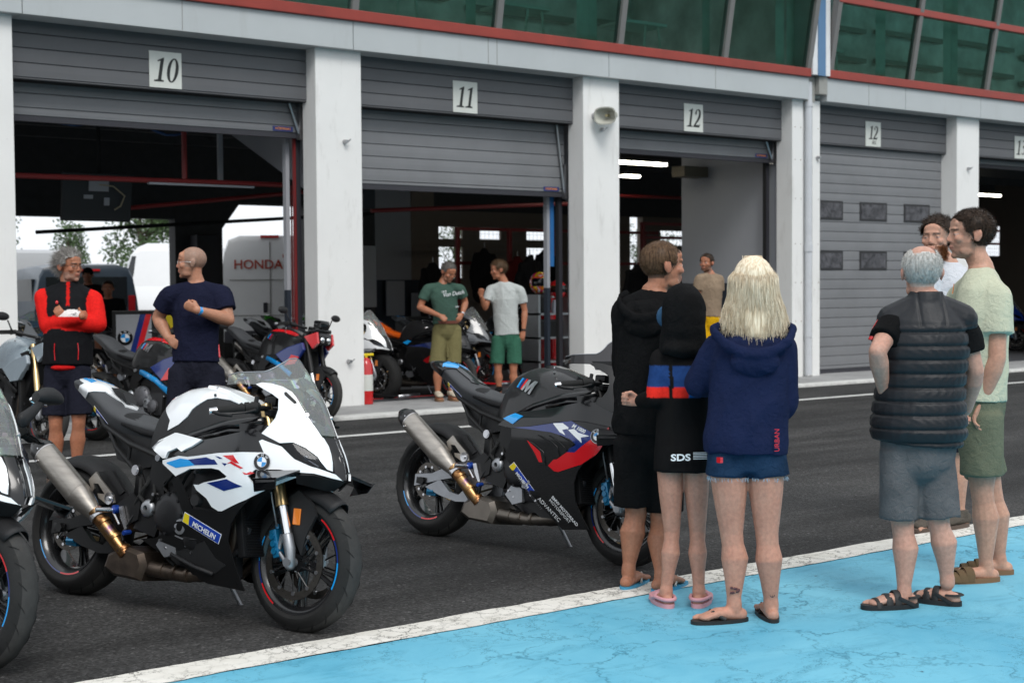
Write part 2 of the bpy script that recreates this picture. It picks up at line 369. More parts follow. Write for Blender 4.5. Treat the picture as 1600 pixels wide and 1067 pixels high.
# beam cladding with joints
k = MB()
for a, b in ((-2, 4.9), (4.904, 8.85), (8.856, 12.9), (12.906, 16.98)): k.box(a, b-.004, 14.85, 15.25, 4.322, 4.66, bev=.004)
for a, b in ((17.40, 19.34), (19.345, 21.40), (21.405, 25.5), (25.505, 29.6), (29.605, 34)): k.box(a, b-.004, 14.85, 15.25, 4.322, 4.68, bev=.004)
k.build('fascia', M_beam, bld)
for x in (6.66, 10.85, 10.99, 14.95, 18.4): k = MB(); k.box(x, x+.006, 14.847, 14.86, 4.33, 4.655); k.build('fascia_joint', M_joint, bld)
k = MB(); k.box(-2, 16.98, 14.80, 14.9, 4.662, 4.79, bev=.01); k.build('red_sill', M_red, bld)
k = MB(); k.box(17.40, 34, 14.80, 14.9, 4.682, 4.81, bev=.01); k.build('red_sill', M_red, bld)
# corner between the two blocks
k = MB(); k.box(16.99, 17.39, 14.78, 15.2, 4.70, 9, 0); k.build('corner_cladding', M_wh, bld)
k = MB(); k.box(17.10, 17.27, 14.765, 14.779, 4.69, 9, 0); k.build('blue_stripe', M_blueT, bld)
k = MB(); k.box(17.18, 17.37, 14.82, 15.0, 4.42, 4.69); k.box(17.0, 17.17, 14.9, 15.05, 4.3, 4.69, 0); k.build('gutter_box', paint('weathered_box', (.30, .30, .28), .8, dirt=.5), bld)
k = MB(); k.tube([(17.06, 14.93, 4.6), (17.06, 14.93, .06)], .055, 14); k.tube([(17.06, 14.93, 1.98), (17.06, 14.93, 2.10)], .066, 14); k.tube([(17.06, 14.93, 4.3), (17.06, 14.93, 4.22)], .062, 14); k.tube([(17.06, 14.93, .65), (17.06, 14.93, .72)], .062, 14)
k.build('downpipe', paint('pipe_white', (.55, .57, .60), .4, dirt=.15), bld, smooth=True, auto=40)
# upper glazing leaning outwards
tilt = .245/1.36
def gy(z, z0): return 14.86-(z-z0)*tilt
def glassmat():
    m, nt, b = newmat('green_tinted_glass'); out = nt.nodes['Material Output']
    tr = N(nt, 'ShaderNodeBsdfTransparent'); tr.inputs[0].default_value = (.60, .95, .87, 1)
    gl = N(nt, 'ShaderNodeBsdfGlossy'); gl.inputs['Roughness'].default_value = .03; gl.inputs[0].default_value = (.55, .85, .75, 1)
    fr = N(nt, 'ShaderNodeFresnel'); fr.inputs[0].default_value = 2.0
    t = noise_tex(nt, 1.5, 3); bn = N(nt, 'ShaderNodeBump'); bn.inputs['Strength'].default_value = .06; bn.inputs['Distance'].default_value = .05; L(nt, t.outputs[0], bn.inputs['Height']); L(nt, bn.outputs[0], gl.inputs['Normal'])
    mxs = N(nt, 'ShaderNodeMixShader'); L(nt, fr.outputs[0], mxs.inputs[0]); L(nt, tr.outputs[0], mxs.inputs[1]); L(nt, gl.outputs[0], mxs.inputs[2]); L(nt, mxs.outputs[0], out.inputs[0]); nt.nodes.remove(b); return m
M_glass = glassmat()
M_roomd = paint('upper_room_dark', (.70, .70, .67), .9, var=.4, vscale=1.5)
M_cur = paint('pale_curtain', (.62, .66, .60), .8, var=.1)
def glazing(x0, x1, z0, muls, rails):
    g = MB(); z1 = z0+3.4
    g.add([(x0, gy(z0, z0), z0), (x1, gy(z0, z0), z0), (x1, gy(z1, z0), z1), (x0, gy(z1, z0), z1)], [(0, 1, 2, 3)])
    g.build('glazing', M_glass, bld)
    for x in muls:
        k = MB(); T = Matrix.Identity(4)
        for q, (wd, pr) in enumerate(((.045, .05), )):
            V = [(x+sx*wd, gy(z, z0)+yy, z) for z in (z0, z1) for sx, yy in ((-1, -pr), (1, -pr), (1, .07), (-1, .07))]
            k.add(V, [(0, 1, 5, 4), (1, 2, 6, 5), (2, 3, 7, 6), (3, 0, 4, 7), (0, 3, 2, 1), (4, 5, 6, 7)])
        k.build('mullion', M_mull, bld)
    for z in rails:
        k = MB(); k.box(x0, x1, gy(z, z0)-.06, gy(z, z0)+.05, z, z+.11, bev=.008); k.build('red_rail', M_red, bld)
glazing(-2, 16.98, 4.79, [2.6, 4.7, 6.78, 8.863, 11.0, 13.09, 15.13, 16.95], [5.83+.02])
glazing(17.42, 34, 4.81, [17.46, 19.46, 21.54, 23.6, 25.7], [5.80+.03])
k = MB()
k.box(-2, 34, 15.0, 19.5, 4.38, 4.62); k.box(-2, 34, 19.3, 19.6, 5.65, 8.19); k.box(-2.2, 34, 14.0, 19.6, 8.2, 8.4)  # roof and back wall cut short, out of view, to let light in
for a in (-2, 17.3, 34): k.box(a, a+.08, 14.95, 19.4, 4.6, 8.2)
k.build('upper_room', M_roomd, bld)
k = MB()
for z in (5.35, 6.0, 6.6):
    for q in range(14): k.box(-2+q*2.6, .2+q*2.6, 19.1, 19.25, z+.05*(q % 3), z+.09+.05*(q % 3))
k.build('shelf_line', paint('upper_room_rail', (.30, .30, .28), .8), bld)
rr = random.Random(4)
for x in (8.95, 10.72, 12.58, 12.78, 14.98, 16.55, 16.8, 18.95, 20.75, 20.98, 4.9, 6.6):
    k = MB(); w_ = rr.uniform(.09, .17); P = []
    for i in range(9): P.append((x+w_*i/8*1.6, 15.15+.03*(i % 2)))
    V = [(px_, py_, z) for z in (4.63, 8.1) for px_, py_ in P]; F = [(i, i+1, i+10, i+9) for i in range(8)]
    k.add(V, F); k.build('curtain', M_cur, bld)
for x in (5.6, 9.9, 12.0, 14.2, 18.2):
    k = MB(); k.tube([(x, 15.6, 4.62), (x+.15, 15.7, 5.3)], .02, 6); k.box(x-.3, x+.5, 15.6, 16.2, 5.3, 5.34); k.tube([(x+.4, 15.6, 4.62), (x+.4, 15.7, 5.3)], .02, 6); k.box(x+.7, x+1.0, 15.5, 15.9, 4.62, 4.95); k.build('upper_furniture', M_cur, bld)
# shutters
def slats(mb, x0, x1, y, z0, z1, pitch=.155, m=0):
    z = z1; V = []; n = 0
    rows = []
    while z > z0+1e-4:
        zb = max(z0, z-pitch); rows.append((z, zb)); z = zb
    for zt, zb in rows:
        prof = [(y, zt), (y-.010, zt-.006), (y-.012, (zt+zb)/2), (y-.010, zb+.010), (y, zb+.004), (y+.004, zb)]
        V = [(x, p[0], p[1]) for x in (x0, x1) for p in prof]
        mb.add(V, [(i, i+1, i+7, i+6) for i in range(5)], m)
    mb.box(x0, x1, y+.012, y+.045, z0, z1, m)
def digit_one(w=.11, h=.27, it=.16):
    s = it
    P = [(-.055, 0), (.060, 0), (.060, .016), (.028, .024), (.028, .27), (.018, .27), (-.045, .238), (-.045, .222), (-.012, .232), (-.012, .024), (-.055, .016)]
    return [[(x+s*y, y) for x, y in P]]
def digit_zero(it=.16):
    o = []; 
    n = 28
    out = [(.068*math.cos(2*math.pi*i/n), .135+.138*math.sin(2*math.pi*i/n)) for i in range(n+1)]
    inn = [(.030*math.cos(2*math.pi*i/n), .135+.122*math.sin(2*math.pi*i/n)) for i in range(n+1)]
    q = []
    for i in range(n): q.append([out[i], out[i+1], inn[i+1], inn[i]])
    return [[(x+it*y, y) for x, y in p] for p in q]
def digit_two(it=.16):
    P = [(-.062, .0), (.058, .0), (.066, .055), (.058, .055), (.048, .036), (-.022, .036), (.030, .095), (.058, .150), (.062, .200), (.045, .250), (.008, .272), (-.035, .258), (-.056, .220), (-.054, .188), (-.034, .180), (-.022, .200), (-.030, .225), (-.018, .250), (.002, .252), (.018, .230), (.022, .190), (.008, .140), (-.030, .070), (-.062, .022)]
    return [[(x+it*y, y) for x, y in P]]
def digit_three(it=.16):
    n = 10; out = []
    for cy, r in ((.205, .062), (.075, .072)):
        for i in range(n):
            a0 = math.pi*(.75-1.4*i/n) if cy > .1 else math.pi*(.6-1.4*i/n); a1 = a0-math.pi*1.4/n
            out.append([(r*.85*math.cos(a0), cy+r*math.sin(a0)), (r*.85*math.cos(a1), cy+r*math.sin(a1)), (.5*r*math.cos(a1)-.004, cy+.75*r*math.sin(a1)), (.5*r*math.cos(a0)-.004, cy+.75*r*math.sin(a0))])
    return [[(x+it*y, y) for x, y in p] for p in out]
def plate(cx, cz, digs, parent, y=15.17, w=.385, h=.405, bis=False):
    k = MB(); k.box(cx-w/2, cx+w/2, y-.008, y, cz-h/2, cz+h/2, bev=.002); o = k.build('number_plate', M_plate, parent)
    k = MB(); z0 = cz-.135+(.05 if bis else 0); sc = .82 if bis else 1
    for dx, D in digs:
        for P in D: k.prism([(cx+(dx+p[0])*sc, z0+p[1]*sc) for p in P], lambda u, v, q: (u, q, v), y-.0095, y-.0085)
    k.build('digits', M_ink, o)
    if bis: text('lettering', 'BIS', .085, M_ink, (cx+.015, y-.0105, cz-.165), (1, 0, 0), (0, 0, 1), o, shear=.2, align='CENTER', offset=-.001)
    return o
M_gfr = paint('window_rubber', (.02, .02, .022), .5)
def pane_mat():
    m, nt, b = newmat('dusty_door_pane'); t = noise_tex(nt, 9, 5, .6, dist=.8); r = ramp(nt, t.outputs[0], [(.3, (.03, .03, .034)), (.7, (.13, .13, .145))]); L(nt, r.outputs[0], b.inputs['Base Color']); b.inputs['Roughness'].default_value = .18; return m
M_pane = pane_mat()
def bay(x0, x1, dz, num, bis=False, dpl=None, winds=False):
    k = MB(); slats(k, x0-.12, x1+.06, 15.2, 3.70, 4.34, .155)
    h = k.build('shutter_box_front', M_shutd, bld)
    k = MB(); k.box(x0-.1, x1+.05, 15.21, 15.9, 3.70, 3.72); k.build('shutter_box_soffit', M_blk, bld)
    if num: plate((x0+x1)/2 if dpl is None else dpl, 3.93, num, h, 15.187, bis=bis)
    if dz is not None:
        y = 15.45 if not winds else 15.3
        k = MB(); slats(k, x0-.12, x1+.04, y, dz+.06, 3.9 if not winds else 3.715, .155)
        dr = k.build('roller_door', M_shut, bld)
        k = MB(); k.box(x0-.12, x1+.05, y-.02, y+.05, dz, dz+.058); k.build('door_seal', M_seal, dr)
        if dz > 1:
            k = MB(); k.box(x1-.33, x1-.06, y-.017, y-.0135, dz+.075, dz+.135); b_ = k.build('maker_badge', paint('badge_blue', (.02, .035, .16), .4), dr)
            text('lettering', 'HÖRMANN', .042, paint('badge_orange', (.85, .30, .03), .5), (x1-.195, y-.0185, dz+.092), (1, 0, 0), (0, 0, 1), b_, align='CENTER', sx=.95)
            k = MB(); k.box(x1-.01, x1+.03, y-.10, y-.02, dz-.02, dz+.45); k.tube([(x1, y-.06, dz+.05), (x1-.12, y-.05, 3.7)], .018, 6); k.build('door_arm', M_steel, dr)
        if winds:
            for wx in (17.60, 18.72, 19.87):
                for wz in (2.52, 1.71):
                    k = MB(); x_ = wx; e = .70; k.box(x_, x_+e, y-.02, y-.011, wz-.01, wz+.30, bev=.004); fo = k.build('window_frame', M_gfr, dr)
                    k = MB(); k.box(x_+.035, x_+e-.035, y-.024, y-.0205, wz+.025, wz+.265); k.build('pane', M_pane, fo)
bay(4.83, 8.395, 3.289, [(-.085, digit_one()), (.065, digit_zero())], dpl=6.60)
bay(9.025, 12.538, 2.71, [(-.085, digit_one()), (.05, digit_one())], dpl=10.72)
bay(13.19, 16.735, 3.375, [(-.085, digit_one()), (.055, digit_two())], dpl=14.83)
bay(17.376, 20.9, .03, [(-.085, digit_one()), (.055, digit_two())], bis=True, dpl=18.93, winds=True)
bay(21.53, 25.1, 3.55, [(-.085, digit_one()), (.055, digit_three())], dpl=23.1)
bay(25.72, 29.3, .03, None); bay(.6, 4.2, .03, None)
# interior: ceiling, walls, haunches, rear wall with openings
k = MB(); k.box(-2, 34, 15.3, 24.8, 4.25, 4.36)
for y in (16.6, 18.2, 19.8, 21.4, 23.0): k.box(-2, 34, y, y+.18, 3.95, 4.25)
for x in (6.6, 10.8, 14.9, 19.1, 23.3): k.box(x, x+.15, 15.9, 24.6, 4.05, 4.25)
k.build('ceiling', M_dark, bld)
def haunch(x, mat=M_inwall):
    k = MB(); k.prism([(15.31, 2.55), (15.31, 4.25), (18.5, 4.25), (18.5, 3.9)], lambda u, v, q: (q, u, v), x, x+.12); k.build('haunch_wall', mat, bld)
    k = MB(); k.box(x-.02, x+.14, 15.305, 15.55, .03, 4.25); k.build('wall_end', M_inwall, bld)
haunch(8.60); haunch(12.75)
k = MB(); k.box(16.86, 16.98, 15.31, 17.55, 1.5, 4.25); k.box(16.855, 16.985, 15.31, 17.56, .03, 1.5, 1); k.build('side_wall', [M_inwall, M_navy], bld)
k = MB(); k.box(16.3, 16.84, 16.9, 17.2, 3.25, 3.42); k.build('vent_grille', paint('vent_brown', (.10, .085, .06), .6), bld)
k = MB(); k.prism([(15.31, 2.3), (15.31, 4.25), (19.5, 4.25), (19.5, 3.7)], lambda u, v, q: (q, u, v), 21.3, 21.42); k.build('haunch_wall', M_inwall, bld)
# door side frames at the bay ends: grey and navy steel with red lines
for x in (8.44, 12.56, 16.76):
    k = MB(); k.box(x-.03, x+.03, 15.5, 15.58, .03, 3.7); k.box(x-.05, x-.035, 15.5, 15.56, .03, 3.7, 1)
    k.build('door_guide', [M_seal, M_redbar if x < 9 else M_blk], bld)
for x in (8.29, 12.37):
    k = MB(); k.box(x+.04, x+.09, 15.62, 15.7, 1.45, 3.7); k.box(x+.04, x+.09, 15.62, 15.7, .03, 1.45, 1); k.build('frame_post', [M_inwall, M_navy], bld)
k = MB(); k.box(12.46, 12.52, 15.6, 15.64, 1.75, 2.8); k.build('blue_strip', paint('blue_strip', (.03, .16, .42), .5), bld)
# rear wall
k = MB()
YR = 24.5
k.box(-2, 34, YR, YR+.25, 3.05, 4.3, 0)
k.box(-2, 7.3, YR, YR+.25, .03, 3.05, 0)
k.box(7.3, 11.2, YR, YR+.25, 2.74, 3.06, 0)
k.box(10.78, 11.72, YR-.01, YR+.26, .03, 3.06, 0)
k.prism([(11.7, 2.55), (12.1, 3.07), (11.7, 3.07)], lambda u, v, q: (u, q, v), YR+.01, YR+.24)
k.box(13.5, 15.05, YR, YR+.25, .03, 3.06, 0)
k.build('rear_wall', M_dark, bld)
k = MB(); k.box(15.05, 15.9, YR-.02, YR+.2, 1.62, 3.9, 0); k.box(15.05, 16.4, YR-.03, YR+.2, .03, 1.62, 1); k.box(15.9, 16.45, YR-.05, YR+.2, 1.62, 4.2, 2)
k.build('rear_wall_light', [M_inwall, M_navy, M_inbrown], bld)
# closed rear door with bright panes (daylight yard seen through)
k = MB()
xs = [(16.45, 16.6), (17.2, 17.65), (18.2, 18.9), (19.9, 21.5)]
for a, b in xs: k.box(a, b, YR, YR+.06, .03, 3.06)
for a, b in ((16.6, 17.2), (17.65, 18.2), (18.9, 19.9)):
    k.box(a, b, YR, YR+.06, 2.72, 3.06); k.box(a, b, YR, YR+.06, 2.3, 2.47); k.box(a, b, YR, YR+.06, .03, 1.65)
k.box(17.65, 18.2, YR+.001, YR+.059, 1.6, 2.31)
k.box(21.5, 21.9, YR, YR+.2, .03, 3.06, 0); k.box(22.3, 22.85, YR, YR+.2, .03, 3.06, 0); k.box(23.9, 34, YR, YR+.2, .03, 3.06, 0); k.box(22.8, 23.95, YR+.001, YR+.19, .03, 2.4, 0); k.box(22.8, 23.95, YR+.001, YR+.19, 2.75, 3.06, 0)
k.box(33.8, 34, 15.3, 22.85, .03, 4.24); k.box(33.8, 34, 22.85, 23.45, 3.0, 4.24); k.box(33.8, 34, 22.85, 23.45, .03, 2.2); k.box(33.8, 34, 23.45, 24.49, .03, 4.24); k.build('rear_door', M_inbrown, bld)
# red tubular rails, tubes
def bar(name, P, r, mat, parent=bld, n=8): 
    k = MB(); k.tube(P, r, n); return k.build(name, mat, parent, smooth=True, auto=40)
bar('red_rail_pipe', [(4.9, 16.45, 2.78), (8.75, 16.45, 2.80)], .032, M_redbar)
bar('red_rail_pipe', [(6.6, 18.0, 2.46), (9.9, 18.0, 2.84)], .03, M_redbar)
bar('red_rail_pipe', [(8.85, 16.45, 2.80), (8.85, 16.45, .1)], .012, M_redbar)
bar('red_rail_pipe', [(7.4, 16.5, 2.82), (7.4, 16.5, 3.9)], .035, M_redbar)
bar('red_rail_pipe', [(11.0, 18.0, 2.60), (14.9, 18.0, 2.82)], .032, M_redbar)
bar('dark_rail_pipe', [(7.4, 22.0, 2.36), (13.5, 22.0, 2.80)], .03, M_blk)
k = MB(); k.box(6.9, 8.3, 16.40, 16.46, 2.74, 2.765); k.box(8.1, 8.16, 17.0, 17.05, 2.8, 3.6); k.build('light_fitting_off', M_inwall, bld)
for (xa, xb, y, z) in ((14.3, 15.97, 17.0, 3.40), (15.4, 17.2, 19.0, 3.39), (27.2, 28.1, 19.0, 3.40), (5.6, 6.9, 19.3, 3.9), (7.6, 8.9, 20.5, 3.9)):
    lit = y not in (19.3, 20.5); k = MB(); k.box(xa, xb, y-.05, y+.05, z, z+.05, bev=.01); k.build('tube_lamp', M_lt if lit else M_inwall, bld)
bar('red_rail_pipe', [(17.0, 19.5, 3.10), (21.5, 19.5, 3.12)], .03, M_redbar)
# ------------------------------------------------------------------ motorcycle surfaces (bike space: x forward from rear axle, y left, z up)
def lerpt(t, x):
    if x <= t[0][0]: return t[0][1]
    for (a, b), (c, d) in zip(t, t[1:]):
        if x <= c: 
            q = (x-a)/(c-a); return b+(d-b)*q
    return t[-1][1]
XT = [(.1, 1.50), (.45, 1.58), (.60, 1.635), (.67, 1.645), (.75, 1.615), (.86, 1.54), (.97, 1.465), (1.07, 1.385), (1.13, 1.332), (1.18, 1.28), (1.25, 1.2)]
WZ = [(.08, .08), (.15, .125), (.25, .165), (.35, .195), (.5, .228), (.62, .250), (.72, .250), (.82, .235), (.95, .212), (1.07, .175), (1.2, .12)]
X0 = [(.8, 1.22), (1.07, 1.10), (1.2, 1.05)]
def SHP(S, z): return max(0, 1-S**1.75)**(.82-.22*min(1, max(0, (z-.86)/.16)))
def WF(x, z):
    x0 = lerpt(X0, z); xt = lerpt(XT, z); w = lerpt(WZ, z)
    if x > x0: return w*SHP(min(1, (x-x0)/(xt-x0)), z)
    d = x0-x; return max(.05, w*(1-.35*d*d)-1.5*d*max(0, z-.73))
TZ = [(.515, .79), (.53, .865), (.562, .94), (.62, .99), (.70, 1.02), (.78, 1.03), (.86, 1.026), (.95, 1.008), (1.05, .975), (1.12, .945), (1.2, .90)]
TW = [(.515, .10), (.56, .12), (.62, .137), (.70, .152), (.78, .162), (.85, .175), (.95, .185), (1.05, .18), (1.2, .14)]
TB = .72
def WT(x, z):
    zt = lerpt(TZ, x); w = lerpt(TW, x); q = min(1, max(0, (z-TB)/(zt-TB)))
    return w*(1-q**3.0)**(1/2.2)*(1+.0*q)
CZ = [(-.14, 1.04), (-.05, 1.045), (.05, 1.025), (.12, .99), (.22, .935), (.32, .895), (.45, .865), (.6, .85)]
CB = [(-.14, 1.00), (-.05, .965), (.05, .915), (.15, .84), (.23, .79), (.4, .765), (.6, .74)]
CW = [(-.14, .035), (-.08, .075), (0, .105), (.1, .12), (.3, .125), (.6, .11)]
def WC(x, z):
    zt = lerpt(CZ, x); zb = lerpt(CB, x); w = lerpt(CW, x); q = min(1, max(0, (z-zb)/(zt-zb)))
    return w*(.62+.5*q if q < .6 else .92*(1-((q-.6)/.4)**2.5)**.6)+.001
SURF = {'F': WF, 'T': WT, 'C': WC}
JT = {}
JT['redj'] = dict(b=(3.816, 10.885), body=(-0.423,-0.906), look=(0.422,-0.907), pit=0, J={'head':(3.915, 10.891, 1.652), 'neck':(3.918, 10.906, 1.494), 'pel':(3.886, 10.877, 0.913), 'sl':(3.754, 11.001, 1.41), 'el':(3.758, 10.925, 1.203), 'wl':(3.922, 10.654, 1.273), 'hl':(4.062, 10.813, 1.293), 'sr':(4.073, 10.822, 1.398), 'er':(4.073, 10.725, 1.21), 'wr':(3.845, 10.773, 1.233), 'hr':(3.778, 10.79, 1.323), 'tl':(3.813, 10.929, 0.859), 'kl':(3.786, 10.891, 0.44), 'al':(3.789, 10.908, 0.05), 'fl':(3.709, 10.766, 0.012), 'tr':(3.948, 10.828, 0.858), 'kr':(3.929, 10.784, 0.449), 'ar':(3.912, 10.815, 0.039), 'fr':(3.865, 10.647, 0.001)})
JT['bald'] = dict(b=(4.5, 9.988), body=(-0.788,-0.615), look=(-0.891, 0.455), pit=0, J={'head':(4.545, 10.036, 1.67), 'neck':(4.579, 10.026, 1.496), 'pel':(4.55, 9.995, 0.922), 'sl':(4.41, 10.125, 1.425), 'el':(4.356, 10.233, 1.255), 'wl':(4.381, 10.106, 1.107), 'hl':(4.394, 10.032, 1.07), 'sr':(4.719, 9.892, 1.427), 'er':(4.729, 9.8, 1.24), 'wr':(4.462, 9.755, 1.317), 'hr':(4.387, 9.788, 1.36), 'tl':(4.463, 10.057, 0.855), 'kl':(4.439, 10.019, 0.472), 'al':(4.444, 10.033, 0.058), 'fl':(4.353, 9.911, 0.021), 'tr':(4.633, 9.929, 0.853), 'kr':(4.608, 9.891, 0.46), 'ar':(4.609, 9.908, 0.057), 'fr':(4.551, 9.762, 0.02)})
JT['green'] = dict(b=(10.122, 14.91), body=(-0.036,-0.999), look=(0.052,-0.999), pit=-28, J={'head':(10.219, 14.868, 1.662), 'neck':(10.179, 14.941, 1.493), 'pel':(10.197, 14.903, 1.006), 'sl':(9.977, 14.99, 1.446), 'el':(9.882, 15.026, 1.22), 'wl':(10.012, 14.773, 1.116), 'hl':(10.068, 14.714, 1.06), 'sr':(10.398, 14.873, 1.442), 'er':(10.48, 14.878, 1.27), 'wr':(10.374, 14.801, 1.126), 'hr':(10.299, 14.779, 1.054), 'tl':(10.137, 14.945, 0.941), 'kl':(10.08, 14.927, 0.473), 'al':(10.086, 14.942, 0.081), 'fl':(10.031, 14.804, 0.012), 'tr':(10.301, 14.884, 0.939), 'kr':(10.263, 14.865, 0.468), 'ar':(10.25, 14.88, 0.076), 'fr':(10.219, 14.737, 0.013)})
JT['white'] = dict(b=(11.233, 15.012), body=(-0.788,-0.615), look=(-0.927, 0.375), pit=-8, J={'head':(11.183, 15.108, 1.691), 'neck':(11.244, 15.078, 1.513), 'pel':(11.258, 15.035, 0.845), 'sl':(11.106, 15.178, 1.43), 'el':(10.992, 15.153, 1.195), 'wl':(10.885, 15.09, 1.348), 'hl':(10.876, 15.076, 1.44), 'sr':(11.416, 14.943, 1.419), 'er':(11.474, 14.924, 1.147), 'wr':(11.423, 14.888, 0.886), 'hr':(11.387, 14.884, 0.769), 'tl':(11.168, 15.099, 0.778), 'kl':(11.138, 15.077, 0.374), 'al':(11.154, 15.075, 0.068), 'fl':(11.043, 14.968, 0.004), 'tr':(11.33, 14.977, 0.777), 'kr':(11.3, 14.955, 0.372), 'ar':(11.31, 14.958, 0.067), 'fr':(11.23, 14.826, 0.003)})
JT['tan'] = dict(b=(13.459, 13.516), body=(-0.951,-0.308), look=(-0.951,-0.308), pit=0, J={'head':(13.468, 13.547, 1.766), 'neck':(13.497, 13.517, 1.604), 'pel':(13.474, 13.508, 1.06), 'sl':(13.351, 13.562, 1.554), 'el':(13.338, 13.585, 1.308), 'wl':(13.295, 13.518, 1.081), 'hl':(13.293, 13.491, 1.005), 'sr':(13.633, 13.474, 1.544), 'er':(13.641, 13.494, 1.297), 'wr':(13.481, 13.466, 1.078), 'hr':(13.423, 13.468, 1.011), 'tl':(13.411, 13.552, 0.993), 'kl':(13.391, 13.545, 0.543), 'al':(13.379, 13.533, 0.118), 'fl':(13.265, 13.466, 0.051), 'tr':(13.52, 13.47, 0.992), 'kr':(13.513, 13.453, 0.541), 'ar':(13.501, 13.441, 0.117), 'fr':(13.386, 13.374, 0.049)})
JT['hood'] = dict(b=(4.668, 5.135), body=(0.883, 0.469), look=(0.945,-0.326), pit=0, J={'head':(4.791, 5.119, 1.571), 'neck':(4.752, 5.142, 1.431), 'pel':(4.708, 5.143, 0.783), 'sl':(4.653, 5.238, 1.35), 'el':(4.694, 5.294, 1.085), 'wl':(4.86, 5.414, 0.975), 'hl':(4.94, 5.454, 0.976), 'sr':(4.929, 5.129, 1.33), 'er':(5.009, 5.157, 1.078), 'wr':(5.098, 5.334, 0.968), 'hr':(5.114, 5.398, 0.971), 'tl':(4.651, 5.183, 0.714), 'kl':(4.671, 5.188, 0.365), 'al':(4.6, 5.166, 0.098), 'fl':(4.761, 5.242, 0.018), 'tr':(4.8, 5.132, 0.692), 'kr':(4.775, 5.121, 0.325), 'ar':(4.678, 5.018, 0.053), 'fr':(4.838, 5.056,-0.032)})
JT['kid'] = dict(b=(4.517, 4.722), body=(0.53, 0.848), look=(0.707, 0.707), pit=-8, J={'head':(4.57, 4.747, 1.341), 'neck':(4.566, 4.743, 1.2), 'pel':(4.548, 4.734, 0.744), 'sl':(4.485, 4.802, 1.142), 'el':(4.429, 4.785, 0.963), 'wl':(4.488, 4.964, 0.934), 'hl':(4.46, 5.036, 0.944), 'sr':(4.637, 4.686, 1.132), 'er':(4.698, 4.694, 0.936), 'wr':(4.775, 4.821, 0.888), 'hr':(4.779, 4.868, 0.885), 'tl':(4.5, 4.769, 0.706), 'kl':(4.513, 4.767, 0.344), 'al':(4.47, 4.761, 0.077), 'fl':(4.533, 4.898,-0.003), 'tr':(4.597, 4.696, 0.706), 'kr':(4.607, 4.696, 0.343), 'ar':(4.59, 4.67, 0.076), 'fr':(4.718, 4.758, 0.001)})
JT['woman'] = dict(b=(4.523, 4.333), body=(0.63, 0.777), look=(0.63, 0.777), pit=-5, J={'head':(4.602, 4.346, 1.48), 'neck':(4.593, 4.345, 1.309), 'pel':(4.56, 4.344, 0.791), 'sl':(4.499, 4.447, 1.197), 'el':(4.468, 4.551, 1.043), 'wl':(4.665, 4.628, 1.024), 'hl':(4.755, 4.635, 1.032), 'sr':(4.722, 4.279, 1.195), 'er':(4.733, 4.285, 0.959), 'wr':(4.835, 4.471, 0.966), 'hr':(4.819, 4.535, 0.987), 'tl':(4.494, 4.392, 0.758), 'kl':(4.504, 4.379, 0.391), 'al':(4.497, 4.357, 0.079), 'fl':(4.368, 4.413, 0.014), 'tr':(4.624, 4.294, 0.757), 'kr':(4.62, 4.279, 0.392), 'ar':(4.641, 4.273, 0.073), 'fr':(4.729, 4.404,-0.003)})
JT['vest'] = dict(b=(5.356, 4.014), body=(0.707, 0.707), look=(0.67, 0.743), pit=0, J={'head':(5.4, 4.055, 1.527), 'neck':(5.396, 4.026, 1.391), 'pel':(5.364, 4.045, 0.781), 'sl':(5.291, 4.126, 1.307), 'el':(5.108, 4.07, 1.175), 'wl':(5.223, 4.125, 0.989), 'hl':(5.325, 4.158, 0.952), 'sr':(5.538, 3.94, 1.31), 'er':(5.6, 3.907, 1.076), 'wr':(5.665, 3.999, 0.89), 'hr':(5.691, 4.053, 0.855), 'tl':(5.297, 4.092, 0.715), 'kl':(5.313, 4.089, 0.382), 'al':(5.295, 4.063, 0.073), 'fl':(5.172, 4.128, 0.015), 'tr':(5.43, 4.017, 0.711), 'kr':(5.453, 3.997, 0.388), 'ar':(5.495, 3.977, 0.123), 'fr':(5.481, 4.023, 0.064)})
JT['tall'] = dict(b=(6.111, 4.161), body=(-0.422, 0.907), look=(-0.777, 0.63), pit=0, J={'head':(6.075, 4.273, 1.717), 'neck':(6.113, 4.235, 1.533), 'pel':(6.092, 4.22, 0.908), 'sl':(6.239, 4.447, 1.394), 'el':(6.218, 4.449, 1.125), 'wl':(6.128, 4.346, 0.953), 'hl':(6.113, 4.354, 0.879), 'sr':(6.063, 4.117, 1.416), 'er':(6.024, 4.081, 1.112), 'wr':(5.993, 4.144, 0.899), 'hr':(5.966, 4.161, 0.824), 'tl':(6.145, 4.301, 0.81), 'kl':(6.241, 4.26, 0.433), 'al':(6.284, 4.235, 0.051), 'fl':(6.19, 4.327,-0.011), 'tr':(6.043, 4.178, 0.825), 'kr':(6.05, 4.18, 0.46), 'ar':(6.074, 4.169, 0.077), 'fr':(5.926, 4.252, 0.019)})
